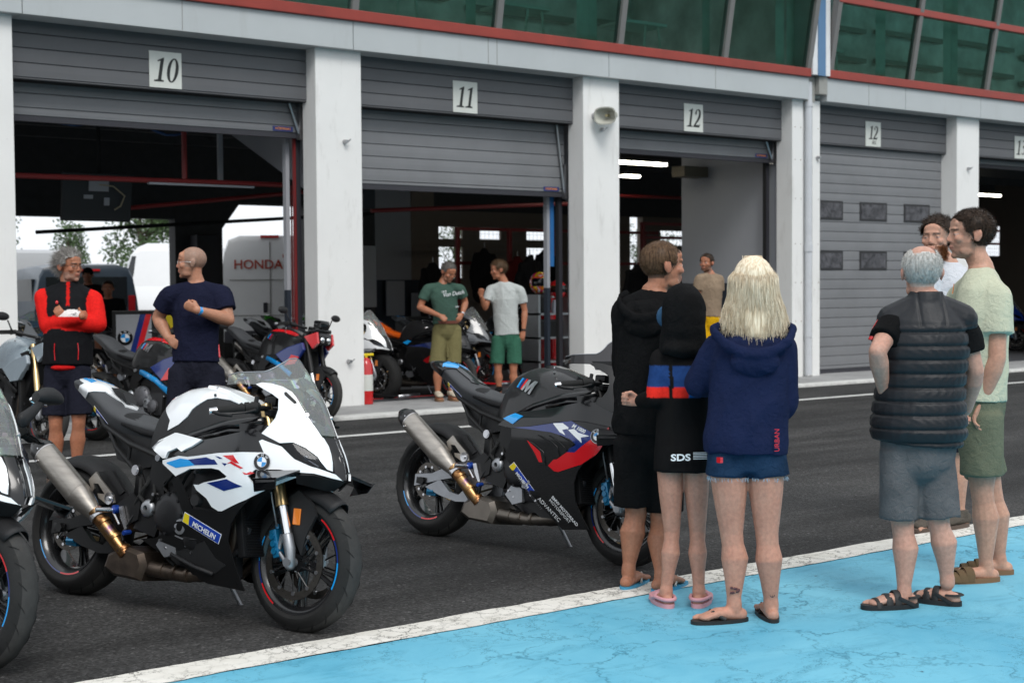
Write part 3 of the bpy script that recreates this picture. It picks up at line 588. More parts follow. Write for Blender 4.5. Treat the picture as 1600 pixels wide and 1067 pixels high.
JT['beard'] = dict(b=(7.233, 5.214), body=(-0.974,-0.224), look=(-0.966,-0.258), pit=0, J={'head':(7.219, 5.31, 1.75), 'neck':(7.264, 5.268, 1.58), 'pel':(7.249, 5.245, 0.886), 'sl':(7.12, 5.309, 1.466), 'el':(7.087, 5.319, 1.182), 'wl':(7.044, 5.218, 0.996), 'hl':(7.038, 5.182, 0.941), 'sr':(7.426, 5.203, 1.463), 'er':(7.459, 5.201, 1.175), 'wr':(7.353, 5.171, 0.966), 'hr':(7.336, 5.181, 0.909), 'tl':(7.21, 5.271, 0.794), 'kl':(7.215, 5.249, 0.428), 'al':(7.148, 5.258, 0.112), 'fl':(7.019, 5.253, 0.049), 'tr':(7.284, 5.215, 0.794), 'kr':(7.266, 5.209, 0.408), 'ar':(7.299, 5.194, 0.097), 'fr':(7.142, 5.208, 0.011)})
P = {}
P['side_white']=('F',[(0.758,0.682),(0.864,0.708),(0.925,0.707),(1.121,0.734),(1.251,0.746),(1.347,0.751),(1.315,0.798),(1.327,0.805),(1.409,0.782),(1.468,0.733),(1.53,0.707),(1.551,0.702),(1.609,0.681),(1.629,0.66),(1.544,0.679),(1.503,0.679),(1.419,0.685),(1.322,0.677),(1.29,0.646),(1.317,0.619),(1.355,0.615),(1.451,0.656),(1.496,0.663),(1.286,0.549),(1.285,0.548),(1.144,0.487),(1.123,0.486),(1.083,0.501),(1.053,0.535),(0.991,0.567),(0.973,0.589),(1.005,0.59),(1.04,0.603),(1.169,0.63),(1.178,0.638),(1.129,0.662),(1.081,0.667),(0.944,0.655),(0.914,0.641),(0.857,0.618),(0.761,0.667)])
P['side_cyan']=('F',[(0.79,0.674),(0.877,0.697),(0.931,0.695),(0.977,0.673),(0.855,0.654),(0.791,0.669)])
P['side_navy']=('F',[(0.931,0.695),(1.044,0.712),(1.081,0.704),(1.095,0.705),(1.118,0.685),(0.977,0.673)])
P['side_navy2']=('F',[(1.059,0.602),(1.18,0.626),(1.268,0.602),(1.163,0.575)])
P['side_rr_a']=('F',[(1.143,0.724),(1.204,0.73),(1.243,0.697),(1.222,0.698)])
P['side_rr_b']=('F',[(1.173,0.692),(1.199,0.704),(1.265,0.68),(1.253,0.675),(1.193,0.695)])
P['side_rr_c']=('F',[(1.264,0.662),(1.285,0.658),(1.303,0.667),(1.322,0.663),(1.299,0.653),(1.275,0.652)])
P['side_rr_d']=('F',[(1.098,0.72),(1.121,0.719),(1.146,0.712),(1.127,0.71)])
P['side_rr_e']=('F',[(1.142,0.694),(1.173,0.692),(1.162,0.681)])
P['nose_white']=('F',[(1.213,1.045),(1.235,1.054),(1.276,1.053),(1.323,1.042),(1.363,1.022),(1.387,0.998),(1.416,0.962),(1.438,0.934),(1.462,0.904),(1.522,0.835),(1.528,0.832),(1.555,0.798),(1.574,0.766),(1.589,0.731),(1.598,0.694),(1.58,0.701),(1.557,0.728),(1.541,0.751),(1.49,0.786),(1.444,0.805),(1.398,0.797),(1.314,0.832),(1.331,0.866),(1.346,0.903),(1.345,0.941),(1.33,0.987),(1.299,1.006)])
P['slot']=('F',[(1.339,1.017),(1.345,1.02),(1.394,0.981),(1.398,0.973),(1.391,0.97),(1.344,1.006)])
P['headlight']=('F',[(1.399,0.795),(1.445,0.804),(1.49,0.785),(1.541,0.75),(1.557,0.727),(1.576,0.704),(1.551,0.702),(1.53,0.708),(1.471,0.733),(1.432,0.766)])
P['michelin']=('F',[(0.91,0.462),(1.13,0.395),(1.109,0.36),(0.892,0.427)])
P['belly_cut']=('F',[(0.799,0.275),(0.857,0.289),(1.022,0.346),(1.078,0.279),(1.14,0.254),(1.062,0.209),(0.996,0.212)])
P['tank_white']=('T',[(0.676,0.817),(0.68,0.864),(0.565,0.946),(0.622,0.993),(0.706,1.021),(0.78,1.03),(0.922,1.013),(1.018,0.989),(1.048,0.957),(0.995,0.972),(0.93,0.978),(0.885,0.97),(0.821,0.92),(0.803,0.886),(0.751,0.848)])
P['knee_white']=('F',[(0.676,0.73),(0.683,0.763),(0.756,0.803),(0.775,0.804),(0.978,0.783),(0.933,0.75),(0.883,0.726),(0.841,0.737),(0.793,0.721),(0.778,0.692),(0.764,0.69)])
P['tail_white']=('C',[(-0.11,1.045),(-0.02,1.042),(0.101,1.026),(0.165,1.01),(0.228,0.998),(0.316,0.952),(0.34,0.923),(0.297,0.944),(0.286,0.908),(0.27,0.913),(0.257,0.916),(0.123,0.981),(0.065,0.975),(0.016,0.948),(-0.06,0.987),(0.004,1.015)])
P['tail_blue']=('C',[(-0.097,1.045),(-0.023,1.039),(0.023,1.028),(0.033,1.018),(-0.011,1.029)])
P['seat_top']=('C',[(0.276,0.865),(0.288,0.893),(0.311,0.896),(0.435,0.864),(0.57,0.847),(0.625,0.817),(0.476,0.784),(0.285,0.825)])
P['mich_tail']=('C',[(0.101,0.917),(0.206,0.827),(0.193,0.822),(0.079,0.897)])
P['B_blue']=('F',[(0.768,0.672),(0.902,0.685),(1.063,0.712),(1.195,0.731),(1.286,0.696),(1.327,0.679),(1.336,0.654),(1.228,0.568),(1.175,0.566),(1.196,0.588),(1.233,0.606),(1.209,0.629),(1.125,0.652),(1.062,0.663),(0.904,0.669)])
P['B_red']=('F',[(1.406,0.715),(1.414,0.672),(1.397,0.65),(1.38,0.608),(1.355,0.571),(1.268,0.508),(1.11,0.457),(1.082,0.458),(1.039,0.485),(1.079,0.519),(1.103,0.523),(1.175,0.566),(1.228,0.568),(1.309,0.632),(1.371,0.683)])
P['B_RR1']=('F',[(1.068,0.712),(1.137,0.717),(1.181,0.696),(1.176,0.683),(1.221,0.691),(1.248,0.673),(1.315,0.66),(1.266,0.649),(1.274,0.621),(1.172,0.688),(1.138,0.681),(1.163,0.654),(1.123,0.667)])
P['B_vent1']=('F',[(0.877,0.618),(0.946,0.591),(1.01,0.555),(1.025,0.486),(0.972,0.49),(0.938,0.529)])
P['B_vent2']=('F',[(0.97,0.642),(1.064,0.62),(1.108,0.592),(1.127,0.543),(1.099,0.523),(1.087,0.58),(1.06,0.599)])
P['B_vent3']=('F',[(1.05,0.645),(1.123,0.618),(1.149,0.6),(1.182,0.572),(1.155,0.56),(1.136,0.599)])
P['B_vent4']=('F',[(1.126,0.65),(1.195,0.633),(1.233,0.613),(1.209,0.599),(1.197,0.618)])
P['B_mich']=('F',[(0.78,0.481),(0.932,0.337),(0.901,0.318),(0.742,0.457)])
P['B_M']=('T',[(0.691,0.897),(0.702,0.953),(0.775,0.955),(0.846,0.933),(0.846,0.886),(0.793,0.859),(0.7,0.884)])
P['B_tailblue']=('C',[(0.042,0.996),(0.002,1.033),(0.065,1.021),(0.104,0.994)])
P['B_tailtop']=('C',[(-0.091,1.018),(-0.013,1.038),(0.1,1.012),(0.149,0.978),(0.281,0.908),(0.244,0.917),(0.107,0.99),(0.056,0.98),(0.011,0.949)])
P['B_mtail']=('C',[(0.081,0.908),(0.212,0.833),(0.201,0.818),(0.074,0.895)])
P['B_cyan2']=('F',[(0.684,0.719),(0.755,0.75),(0.833,0.737),(0.766,0.691)])
P['B_knee']=('F',[(0.683,0.717),(0.76,0.749),(0.829,0.737),(0.763,0.691)])
P['lower_black']=('F',[(1.123,0.487),(1.144,0.489),(1.286,0.55),(1.294,0.548),(1.244,0.5),(1.19,0.433),(1.165,0.36),(1.222,0.15),(1.004,0.158),(0.925,0.179),(0.836,0.255),(0.7,0.273),(0.587,0.317),(0.683,0.326),(0.772,0.366),(0.824,0.413),(0.898,0.425),(0.892,0.467),(0.827,0.594),(0.87,0.616),(0.957,0.482),(1.064,0.482)])
P['upper_black']=('F',[(0.8,0.7),(0.864,0.71),(0.925,0.709),(1.121,0.736),(1.251,0.748),(1.348,0.753),(1.317,0.8),(1.326,0.807),(1.393,0.79),(1.402,0.797),(1.314,0.833),(1.274,0.85),(1.2,0.83),(1.05,0.8),(0.93,0.775)])
P['B_side']=('F',[(0.754,0.664),(0.902,0.685),(1.063,0.712),(1.195,0.731),(1.281,0.731),(1.406,0.717),(1.414,0.672),(1.375,0.603),(1.344,0.56),(1.274,0.509),(1.243,0.471),(1.215,0.408),(1.214,0.312),(1.277,0.17),(1.1,0.15),(0.93,0.29),(0.734,0.483),(0.704,0.518),(0.76,0.611)])
P['B_upper']=('F',[(0.64,0.68),(0.754,0.668),(0.902,0.688),(1.063,0.715),(1.195,0.734),(1.28,0.734),(1.406,0.719),(1.478,0.701),(1.557,0.691),(1.605,0.701),(1.558,0.731),(1.543,0.753),(1.492,0.788),(1.445,0.807),(1.401,0.799),(1.315,0.834),(1.274,0.85),(1.2,0.83),(1.05,0.8),(0.9,0.775),(0.75,0.755)])
P['B_cowl']=('F',[(1.346,0.901),(1.385,0.931),(1.44,0.801),(1.422,0.801)])
# ------------------------------------------------------------------ motorcycles
def chart(s):
    if s == 'F':
        def fw(x, z):
            x0 = lerpt(X0, z); xt = lerpt(XT, z); q = (x-x0)/(xt-x0); return (math.asin(min(1, q)) if q > 0 else q, z)
        def iv(t, z, side=-1):
            x0 = lerpt(X0, z); xt = lerpt(XT, z)
            if t > 0: return Vector((x0+(xt-x0)*math.sin(t), side*lerpt(WZ, z)*SHP(min(1, math.sin(t)), z)*(1 if t < math.pi/2 else -1), z))
            x = x0+(xt-x0)*t; return Vector((x, side*WF(x, z), z))
        return fw, iv, .42
    lo, hi, f = (TB, TZ, WT) if s == 'T' else (None, CZ, WC)
    def rng(x): return (lo if lo is not None else lerpt(CB, x)), lerpt(hi, x)
    def fw(x, z):
        a, b = rng(x); q = (z-a)/(b-a); return (x, .26*2/math.pi*math.asin(min(1, max(-1, q))))
    def iv(x, t, side=-1):
        a, b = rng(x); q = math.sin(t/.26*math.pi/2); z = a+(b-a)*q; return Vector((x, side*f(x, z), z))
    return fw, iv, 1
def pip(P, x, y):
    c = False; n = len(P)
    for i in range(n):
        a, b = P[i], P[i-1]
        if (a[1] > y) != (b[1] > y) and x < (b[0]-a[0])*(y-a[1])/(b[1]-a[1])+a[0]: c = not c
    return c
def snormal(iv, a, b, side):
    e = 1e-3; du = iv(a+e, b, side)-iv(a-e, b, side); dv = iv(a, b+e, side)-iv(a, b-e, side); n = du.cross(dv)
    if n.length < 1e-12: return Vector((0, side, 0))
    n.normalize()
    if n.y*side < 0: n = -n
    if abs(n.y) < 1e-3 and n.x < 0 and n.z < 0: n = -n
    return n
def panel(mb, key, out=.003, th=.004, m=0, side=-1, gs=.022, poly=None, s=None):
    if poly is None: s, poly = P[key]
    fw, iv, sc = chart(s); B = []
    for i in range(len(poly)):
        a, b = poly[i], poly[(i+1) % len(poly)]; d = math.hypot(a[0]-b[0], a[1]-b[1]); n = max(1, int(d/gs))
        for k in range(n):
            x = a[0]+(b[0]-a[0])*k/n; z = a[1]+(b[1]-a[1])*k/n; t = fw(x, z); B.append((t[0]*sc, t[1]))
    pts = list(B); xs = [p[0] for p in B]; ys = [p[1] for p in B]
    gx = min(xs)+gs*.5
    while gx < max(xs):
        gy_ = min(ys)+gs*.5
        while gy_ < max(ys):
            if pip(B, gx, gy_) and min((gx-p[0])**2+(gy_-p[1])**2 for p in B) > (gs*.45)**2: pts.append((gx, gy_))
            gy_ += gs
        gx += gs
    nb = len(B); ed = [(i, (i+1) % nb) for i in range(nb)]
    v2, e2, f2, *_ = delaunay_2d_cdt([Vector(p) for p in pts], ed, [], 1, 1e-6)
    f2 = [f for f in f2 if pip(B, sum(v2[i].x for i in f)/len(f), sum(v2[i].y for i in f)/len(f))]
    top = []; bot = []
    for v in v2:
        a, b = v.x/sc, v.y; p = iv(a, b, side); n = snormal(iv, a, b, side)
        top.append(tuple(p+n*out)); bot.append(tuple(p+n*(out-th)))
    n = len(top); F = []
    cnt = {}
    for f in f2:
        f = tuple(f)
        A = Vector(top[f[1]])-Vector(top[f[0]]); C_ = Vector(top[f[2]])-Vector(top[f[0]]); nn = A.cross(C_)
        sn = Vector(top[f[0]])-Vector(bot[f[0]])
        if nn.dot(sn) < 0: f = tuple(reversed(f))
        F.append(f); F.append(tuple(i+n for i in reversed(f)))
        for i in range(len(f)): e = (f[i], f[(i+1) % len(f)]); cnt[e] = 1
    for (a, b) in list(cnt):
        if (b, a) not in cnt: F.append((b, a, a+n, b+n))
    mb.add(top+bot, F, m); return mb
def both(key, name, mat, par, out=.003, th=.004, gs=.022, left=True, one=True):
    r = None
    for sd in ((1, -1) if left else (-1,)): k = MB(); panel(k, key, out, th, 0, sd, gs); r = k.build(name, mat, par, smooth=True, auto=50)
    return r
def onsurf(s, x, z, out=.006, side=-1):
    fw, iv, sc = chart(s); a, b = fw(x, z); return iv(a, b, side)+snormal(iv, a, b, side)*out, snormal(iv, a, b, side)
def roundel(par, c, n, up, r=.032):
    n = Vector(n).normalized(); up = Vector(up); u = (up-n*up.dot(n)).normalized(); x = u.cross(n)*1.0
    k = MB()
    def disc(r0, r1, a0, a1, h, m, seg=24):
        q = max(3, int(seg*(a1-a0)/(2*math.pi))); V = []; F = []
        for i in range(q+1):
            a = a0+(a1-a0)*i/q
            for r_ in (r0, r1): V.append(tuple(Vector(c)+(x*math.cos(a)+u*math.sin(a))*r_+n*h))
        for i in range(q): F.append((2*i, 2*i+1, 2*i+3, 2*i+2))
        k.add(V, F, m)
    P2 = math.pi
    disc(0, r*1.06, 0, 2*P2, -.001, 3); disc(r*.60, r, 0, 2*P2, .0005, 0)
    for i in range(4): disc(0, r*.58, i*P2/2, (i+1)*P2/2, .001, 1 if i % 2 else 2)
    disc(r*.57, r*.62, 0, 2*P2, .0014, 3)
    e = k.build('emblem', [MK['black_gloss'], MK['emb_blue'], MK['white_gloss'], MK['silver']], par)
    for ch, a in (('B', 132), ('M', 90), ('W', 48)):
        a = R(a); d = x*math.cos(a)+u*math.sin(a); t = u*math.cos(a)-x*math.sin(a)
        text('lettering', ch, r*.42, MK['white_gloss'], Vector(c)+d*r*.66+n*.0015, -t if True else t, d, e, align='CENTER', depth=.0002)
    return e
MK = {}
def bike_mats():
    g = MK
    g['white_gloss'] = paint('bike_white_gloss', (.80, .82, .84), .18, coat=1, var=.015)
    g['black_gloss'] = paint('bike_black_gloss', (.005, .005, .006), .16, coat=.3, var=.1, spec=.4)
    g['black_matt'] = paint('bike_black_satin', (.007, .007, .0075), .42, var=.15, spec=.3)
    g['plastic'] = paint('bike_grained_plastic', (.012, .012, .013), .5, bmp=.3, bscale=900, spec=.35)
    g['grey_plastic'] = paint('bike_grey_plastic', (.05, .052, .056), .5, spec=.35, bmp=.2, bscale=800)
    g['seat'] = paint('bike_seat_vinyl', (.009, .009, .010), .6, spec=.3, bmp=.4, bscale=500)
    g['rubber'] = paint('tyre_rubber', (.014, .014, .014), .75, spec=.3, var=.25, vscale=14, bmp=.3, bscale=260, dirt=.12)
    g['tread'] = paint('tyre_tread_scrubbed', (.042, .041, .040), .85, var=.35, vscale=10, bmp=.4, bscale=200, spec=.2, dirt=.2); g['groove'] = paint('tyre_groove', (.004, .004, .004), .9)
    g['rim'] = paint('rim_black', (.012, .012, .013), .25, coat=.4)
    g['cyan'] = paint('decal_cyan', (.01, .30, .72), .22, coat=.8, var=.02)
    g['navy'] = paint('decal_navy', (.008, .025, .16), .22, coat=.8, var=.03)
    g['red'] = paint('decal_red', (.62, .012, .018), .22, coat=.8, var=.03)
    g['emb_blue'] = paint('emblem_blue', (.01, .25, .62), .25, coat=.8)
    g['yellow'] = paint('decal_yellow', (.80, .62, .02), .3)
    g['mich'] = paint('decal_blue', (.012, .05, .36), .3)
    g['silver'] = paint('brushed_silver', (.55, .55, .57), .28, metal=1)
    g['castal'] = paint('cast_aluminium', (.33, .34, .36), .42, metal=.8, dirt=.2, var=.15, vscale=20)
    g['gold'] = paint('anodised_gold', (.55, .40, .20), .28, metal=1, var=.05)
    g['chrome'] = paint('chrome_tube', (.75, .76, .78), .08, metal=1, var=.02)
    g['caliper'] = paint('caliper_blue', (.006, .15, .30), .3, metal=.4, coat=.4)
    g['orange'] = paint('reflector_orange', (.75, .20, .02), .25, coat=.5)
    g['disc'] = paint('brake_disc_steel', (.11, .10, .09), .42, metal=1, var=.2, vscale=30, dirt=.3)
    g['engine'] = paint('engine_dark', (.02, .02, .022), .45, metal=.5, var=.2)
    g['hbolt'] = paint('blue_anodised', (.02, .08, .45), .3, metal=.6)
    m, nt, b = newmat('titanium'); t = noise_tex(nt, 9, 4, .6, stretch=(1, 1, 6)); r = ramp(nt, t.outputs[0], [(.3, (.30, .275, .25)), (.7, (.42, .39, .35))]); L(nt, r.outputs[0], b.inputs['Base Color']); b.inputs['Metallic'].default_value = .9; b.inputs['Roughness'].default_value = .36; g['titanium'] = m
    m, nt, b = newmat('heat_tinted_pipe'); t = noise_tex(nt, 12, 4, .6, dist=.6); r = ramp(nt, t.outputs[0], [(.25, (.10, .06, .05)), (.42, (.36, .17, .07)), (.55, (.45, .28, .12)), (.66, (.16, .09, .18)), (.8, (.25, .14, .07))]); L(nt, r.outputs[0], b.inputs['Base Color']); b.inputs['Metallic'].default_value = .95; b.inputs['Roughness'].default_value = .33; g['heat'] = m
    g['coll_ti'] = paint('dull_titanium_box', (.17, .15, .13), .42, metal=.9, var=.25, vscale=8)
    m, nt, b = newmat('used_collector'); t = noise_tex(nt, 7, 6, .65, dist=.6); r = ramp(nt, t.outputs[0], [(.3, (.055, .042, .035)), (.6, (.13, .10, .078)), (.8, (.22, .15, .09))]); L(nt, r.outputs[0], b.inputs['Base Color']); b.inputs['Metallic'].default_value = .85; b.inputs['Roughness'].default_value = .42; g['coll'] = m
    m, nt, b = newmat('carbon_fibre'); tc = N(nt, 'ShaderNodeTexCoord'); ck = N(nt, 'ShaderNodeTexChecker'); ck.inputs['Scale'].default_value = 260; ck.inputs[1].default_value = (.026, .026, .027, 1); ck.inputs[2].default_value = (.006, .006, .0065, 1); mp = N(nt, 'ShaderNodeMapping'); mp.inputs['Rotation'].default_value = (0, .78, 0); L(nt, tc.outputs['Object'], mp.inputs[0]); L(nt, mp.outputs[0], ck.inputs[0]); L(nt, ck.outputs[0], b.inputs['Base Color']); b.inputs['Roughness'].default_value = .35; b.inputs['Coat Weight'].default_value = .4; b.inputs['Coat Roughness'].default_value = .05; b.inputs['Specular IOR Level'].default_value = .2; g['carbon'] = m
    def screen(name, tint, irid):
        m, nt, b = newmat(name); out = nt.nodes['Material Output']; nt.nodes.remove(b)
        tr = N(nt, 'ShaderNodeBsdfTransparent'); gl = N(nt, 'ShaderNodeBsdfGlossy'); gl.inputs['Roughness'].default_value = .04
        df = N(nt, 'ShaderNodeBsdfDiffuse'); fr = N(nt, 'ShaderNodeLayerWeight'); fr.inputs[0].default_value = .25
        if irid:
            t = noise_tex(nt, 7, 3, .5, dist=1.5, stretch=(1, 2.2, 1)); r = ramp(nt, t.outputs[0], [(.25, (.80, .86, .84)), (.38, (.86, .62, .74)), (.46, (.80, .84, .62)), (.54, (.58, .84, .76)), (.62, (.66, .66, .90)), (.74, (.90, .82, .86))])
            L(nt, r.outputs[0], tr.inputs[0]); L(nt, mixc(nt, .3, r.outputs[0], (1, 1, 1)), gl.inputs[0]); df.inputs[0].default_value = (.65, .66, .66, 1)
        else: tr.inputs[0].default_value = (*tint, 1); df.inputs[0].default_value = (.05, .05, .05, 1)
        a = N(nt, 'ShaderNodeMixShader'); L(nt, fr.outputs['Fresnel'], a.inputs[0]); L(nt, tr.outputs[0], a.inputs[1]); L(nt, gl.outputs[0], a.inputs[2])
        c = N(nt, 'ShaderNodeMixShader'); c.inputs[0].default_value = .20 if irid else .08; L(nt, a.outputs[0], c.inputs[1]); L(nt, df.outputs[0], c.inputs[2]); L(nt, c.outputs[0], out.inputs[0]); return m
    g['screen'] = screen('iridescent_screen', None, True); g['smoke'] = screen('smoked_screen', (.10, .10, .11), False)
    g['lens'] = screen('lamp_lens', (.5, .52, .55), False)
bike_mats()
FA = (1.445, .295); RA = (0, .318)
def wheel(par, cx, cz, Rr, hw, front, st, lod):
    nm = 'front_wheel' if front else 'rear_wheel'; rimr = .222; n = 56 if not lod else 32
    rot = Matrix.Rotation(.35 if front else .1, 4, 'Y'); T = Matrix.Translation((cx, 0, cz)) @ rot
    k = MB(); hb = .055 if front else .07
    k.lathe([(.0, -hb), (.036, -hb), (.042, -hb*.7), (.034, 0), (.042, hb*.7), (.036, hb), (0, hb)], 'y', 20, T=T)
    for i in range(5):
        a = i*2*math.pi/5
        for da in (-.11, .11):
            p0 = Vector((math.cos(a+da*2.2)*.035, 0, math.sin(a+da*2.2)*.035)); p1 = Vector((math.cos(a+da*.9)*.13, 0, math.sin(a+da*.9)*.13)); p2 = Vector((math.cos(a+da)*.208, 0, math.sin(a+da)*.208))
            k.tube([p0, p1, p2], [(.016, .020), (.010, .016), (.014, .022)], 8, up=(0, 1, 0), T=T)
    w = k.build(nm, MK[st['rim']], par, smooth=True, auto=45)
    k = MB(); rw = hw*.80
    k.lathe([(rimr+.006, -rw), (rimr+.004, -rw+.006), (rimr-.012, -rw+.010), (.198, -rw*.5), (.196, rw*.5), (rimr-.012, rw-.010), (rimr+.004, rw-.006), (rimr+.006, rw), (rimr-.004, rw+.002), (.205, rw*.9), (.190, rw*.45), (.188, -rw*.45), (.205, -rw*.9), (rimr-.004, -rw-.002)], 'y', n, closed=True, T=T)
    k.build('rim', MK[st['rim']], w, smooth=True, auto=40)
    k = MB(); pr = []
    for i in range(17):
        q = -1+2*i/16; y = q*hw; r = Rr-(.055 if front else .062)*abs(q)**2.3; pr.append((r, y))
    pr = [(rimr+.003, -rw-.003), (rimr+.018, -rw-.011), ((rimr+pr[0][0])/2+.006, -hw*1.0)]+pr+[((rimr+pr[-1][0])/2+.006, hw*1.0), (rimr+.018, rw+.011), (rimr+.003, rw+.003)]
    c0 = 6; k.lathe(pr[:c0+1], 'y', n*2 if not lod else n, T=T); k.lathe(pr[c0:len(pr)-c0], 'y', n*2 if not lod else n, m=2, T=T); k.lathe(pr[len(pr)-c0-1:], 'y', n*2 if not lod else n, T=T)
    if not lod:
        for i in range(22):
            for sgn in (-1, 1):
                a = i*2*math.pi/22+sgn*.06; q = .42; y = sgn*hw*q
                P_ = []
                for u in range(4):
                    qq = q+.12*u; aa = a+.045*u; rr_ = Rr-(.055 if front else .062)*qq**2.3+.0004; P_.append((rr_*math.cos(aa), sgn*hw*qq, rr_*math.sin(aa)))
                k.tube(P_, [(.0016, .0008), (.004, .0012), (.004, .0012), (.0012, .0008)], 6, 1, T=T)
    k.build('tyre', [MK['rubber'], MK['groove'], MK['tread']], w, smooth=True, auto=60)
    if st.get('stripe', True):
        for a0, seg in (((R(-25), ((.52, 0), (.44, 1), (.52, 2))), (R(155), ((.5, 0), (.45, 1), (.5, 2)))) if front else ((R(200), ((.46, 0), (.6, 1), (.6, 2))), (R(20), ((.46, 0), (.6, 1), (.6, 2))))):
            for sd in (-1, 1):
                a = a0; k = MB()
                for ln, mm in seg: k.lathe([(rimr+.0045, sd*(rw+.0035)), (rimr-.0035, sd*(rw+.0032))], 'y', 12, a0=a, a1=a+ln, m=mm, T=Matrix.Translation((cx, 0, cz))); a += ln
                k.build('rim_stripe', [MK['cyan'], MK['navy'], MK['red']], w)
    for sd in ((-1, 1) if front else (-1,)):
        yy = sd*(.072 if front else .085); ro, ri = (.160, .127) if front else (.110, .080)
        k = MB(); k.lathe([(ri, yy-.0025), (ro, yy-.0025), (ro, yy+.0025), (ri, yy+.0025)], 'y', 48 if not lod else 24, closed=True, T=T)
        for i in range(10):
            a = i*2*math.pi/10; c, s_ = math.cos(a), math.sin(a)
            k.tube([(c*.05, yy+.002*sd, s_*.05), (math.cos(a+.12)*(ri+.004), yy, math.sin(a+.12)*(ri+.004))], [(.004, .003)]*2, 5, 1, up=(0, 1, 0), T=T)
            k.tube([(math.cos(a+.12)*(ri+.006), yy-.006*1, math.sin(a+.12)*(ri+.006)), (math.cos(a+.12)*(ri+.006), yy+.006, math.sin(a+.12)*(ri+.006))], .0085, 8, 2, T=T)
        if not lod:
            for i in range(40):
                a = i*2*math.pi/40; rr_ = ri+.010+(i % 3)*.009
                k.tube([(math.cos(a)*rr_, yy-.0029, math.sin(a)*rr_), (math.cos(a)*rr_, yy+.0029, math.sin(a)*rr_)], .0022, 6, 3, T=T)
        k.build('brake_disc', [MK['disc'], MK['rim'], MK['silver'], MK['groove']], w, smooth=True, auto=40)
    return w
def FK(z): return 1.368-(z-.557)*.36
def build_fork(par, st, lod):
    for s in (-1, 1):
        k = MB(); y = s*.105
        k.tube([(FK(.96), y, .96), (FK(.545), y, .545), (FK(.53), y, .53)], [.0275, .0275, .030], 16)
        f = k.build('fork_leg', MK[st.get('fork', 'gold')], par, smooth=True, auto=40)
        k = MB(); k.tube([(FK(.57), y, .57), (FK(.40), y, .40)], .0215, 14); k.build('stanchion', MK['chrome'], f, smooth=True, auto=40)
        k = MB(); k.tube([(FK(.405), y, .405), (FK(.35), y, .35), (1.452, y, .31), (1.45, y, .285)], [.024, .025, .020, .024], 12, caps='round')
        k.tube([(FK(.40)-.01, y, .40), (1.385, y*.93, .405), (1.372, y*.9, .335), (1.43, y, .292)], [.011, .010, .010, .012], 8)
        k.tube([(1.448, y-.03*s, .295), (1.448, y+.022*s, .295)], .020, 12)
        k.tube([(1.385, y*.93, .405), (1.44, y, .32)], .008, 8)
        k.build('fork_foot', MK['castal'], f, smooth=True, auto=50)
        k = MB(); T = Matrix.Translation((1.352, s*.082, .367)) @ Matrix.Rotation(R(-18), 4, 'Y')
        k.box(-.021, .020, -.026, .026, -.062, .062, T=T, bev=.009)
        for z in (-.032, .0, .032): k.tube([(-.004, -.033*1, z), (-.004, .033, z)], .014, 12, T=T)
        k.tube([(.012, .0, .062), (.012, 0, .08)], .012, 10, T=T); k.tube([(.012, .0, -.062), (.012, 0, -.078)], .012, 10, T=T)
        k.build('brake_caliper', MK['caliper'], par, smooth=True, auto=40)
        if not lod:
            k = MB(); k.tube([(1.352, s*.1, .44), (1.33, s*.12, .55), (1.30, s*.13, .68), (1.28, s*.1, .85)], .0045, 6); k.build('brake_line', MK['castal'], par, smooth=True)
    # fender
    k = MB(); V = []; F = []; cx, cz = FA; nn = 15
    for i in range(nn):
        a = R(126)-R(72)*i/(nn-1); ww = .066-.018*abs(i/(nn-1)-.45)
        for j in range(9):
            q = -1+2*j/8; rr_ = .328-.050*abs(q)**2.5-.004*i/nn
            V.append((cx+rr_*math.cos(a), q*ww, cz+rr_*math.sin(a)))
    for i in range(nn-1):
        for j in range(8): F.append((i*9+j, i*9+j+1, (i+1)*9+j+1, (i+1)*9+j))
    k.add(V, F)
    for s in (-1, 1): k.prism([(1.378, .56), (1.44, .60), (1.52, .55), (1.545, .50), (1.50, .41), (1.485, .33), (1.45, .38), (1.40, .46)], lambda u, v, q: (u, q, v), s*.066, s*.078)
    fe = k.build('front_fender', MK[st.get('fender', 'plastic')], par, smooth=True, auto=35); sm = fe.modifiers.new('s', 'SOLIDIFY'); sm.thickness = .003
    for s in (-1, 1):
        k = MB(); k.box(1.425, 1.465, s*.079, s*.086, .455, .525, bev=.003); k.build('reflector', MK['orange'], fe)
        if st.get('fstripe'): k = MB(); k.prism([(1.44, .60), (1.52, .55), (1.50, .42), (1.475, .42)], lambda u, v, q: (u, q, v), s*.0785, s*.0805); k.build('decal', MK['cyan'], fe)
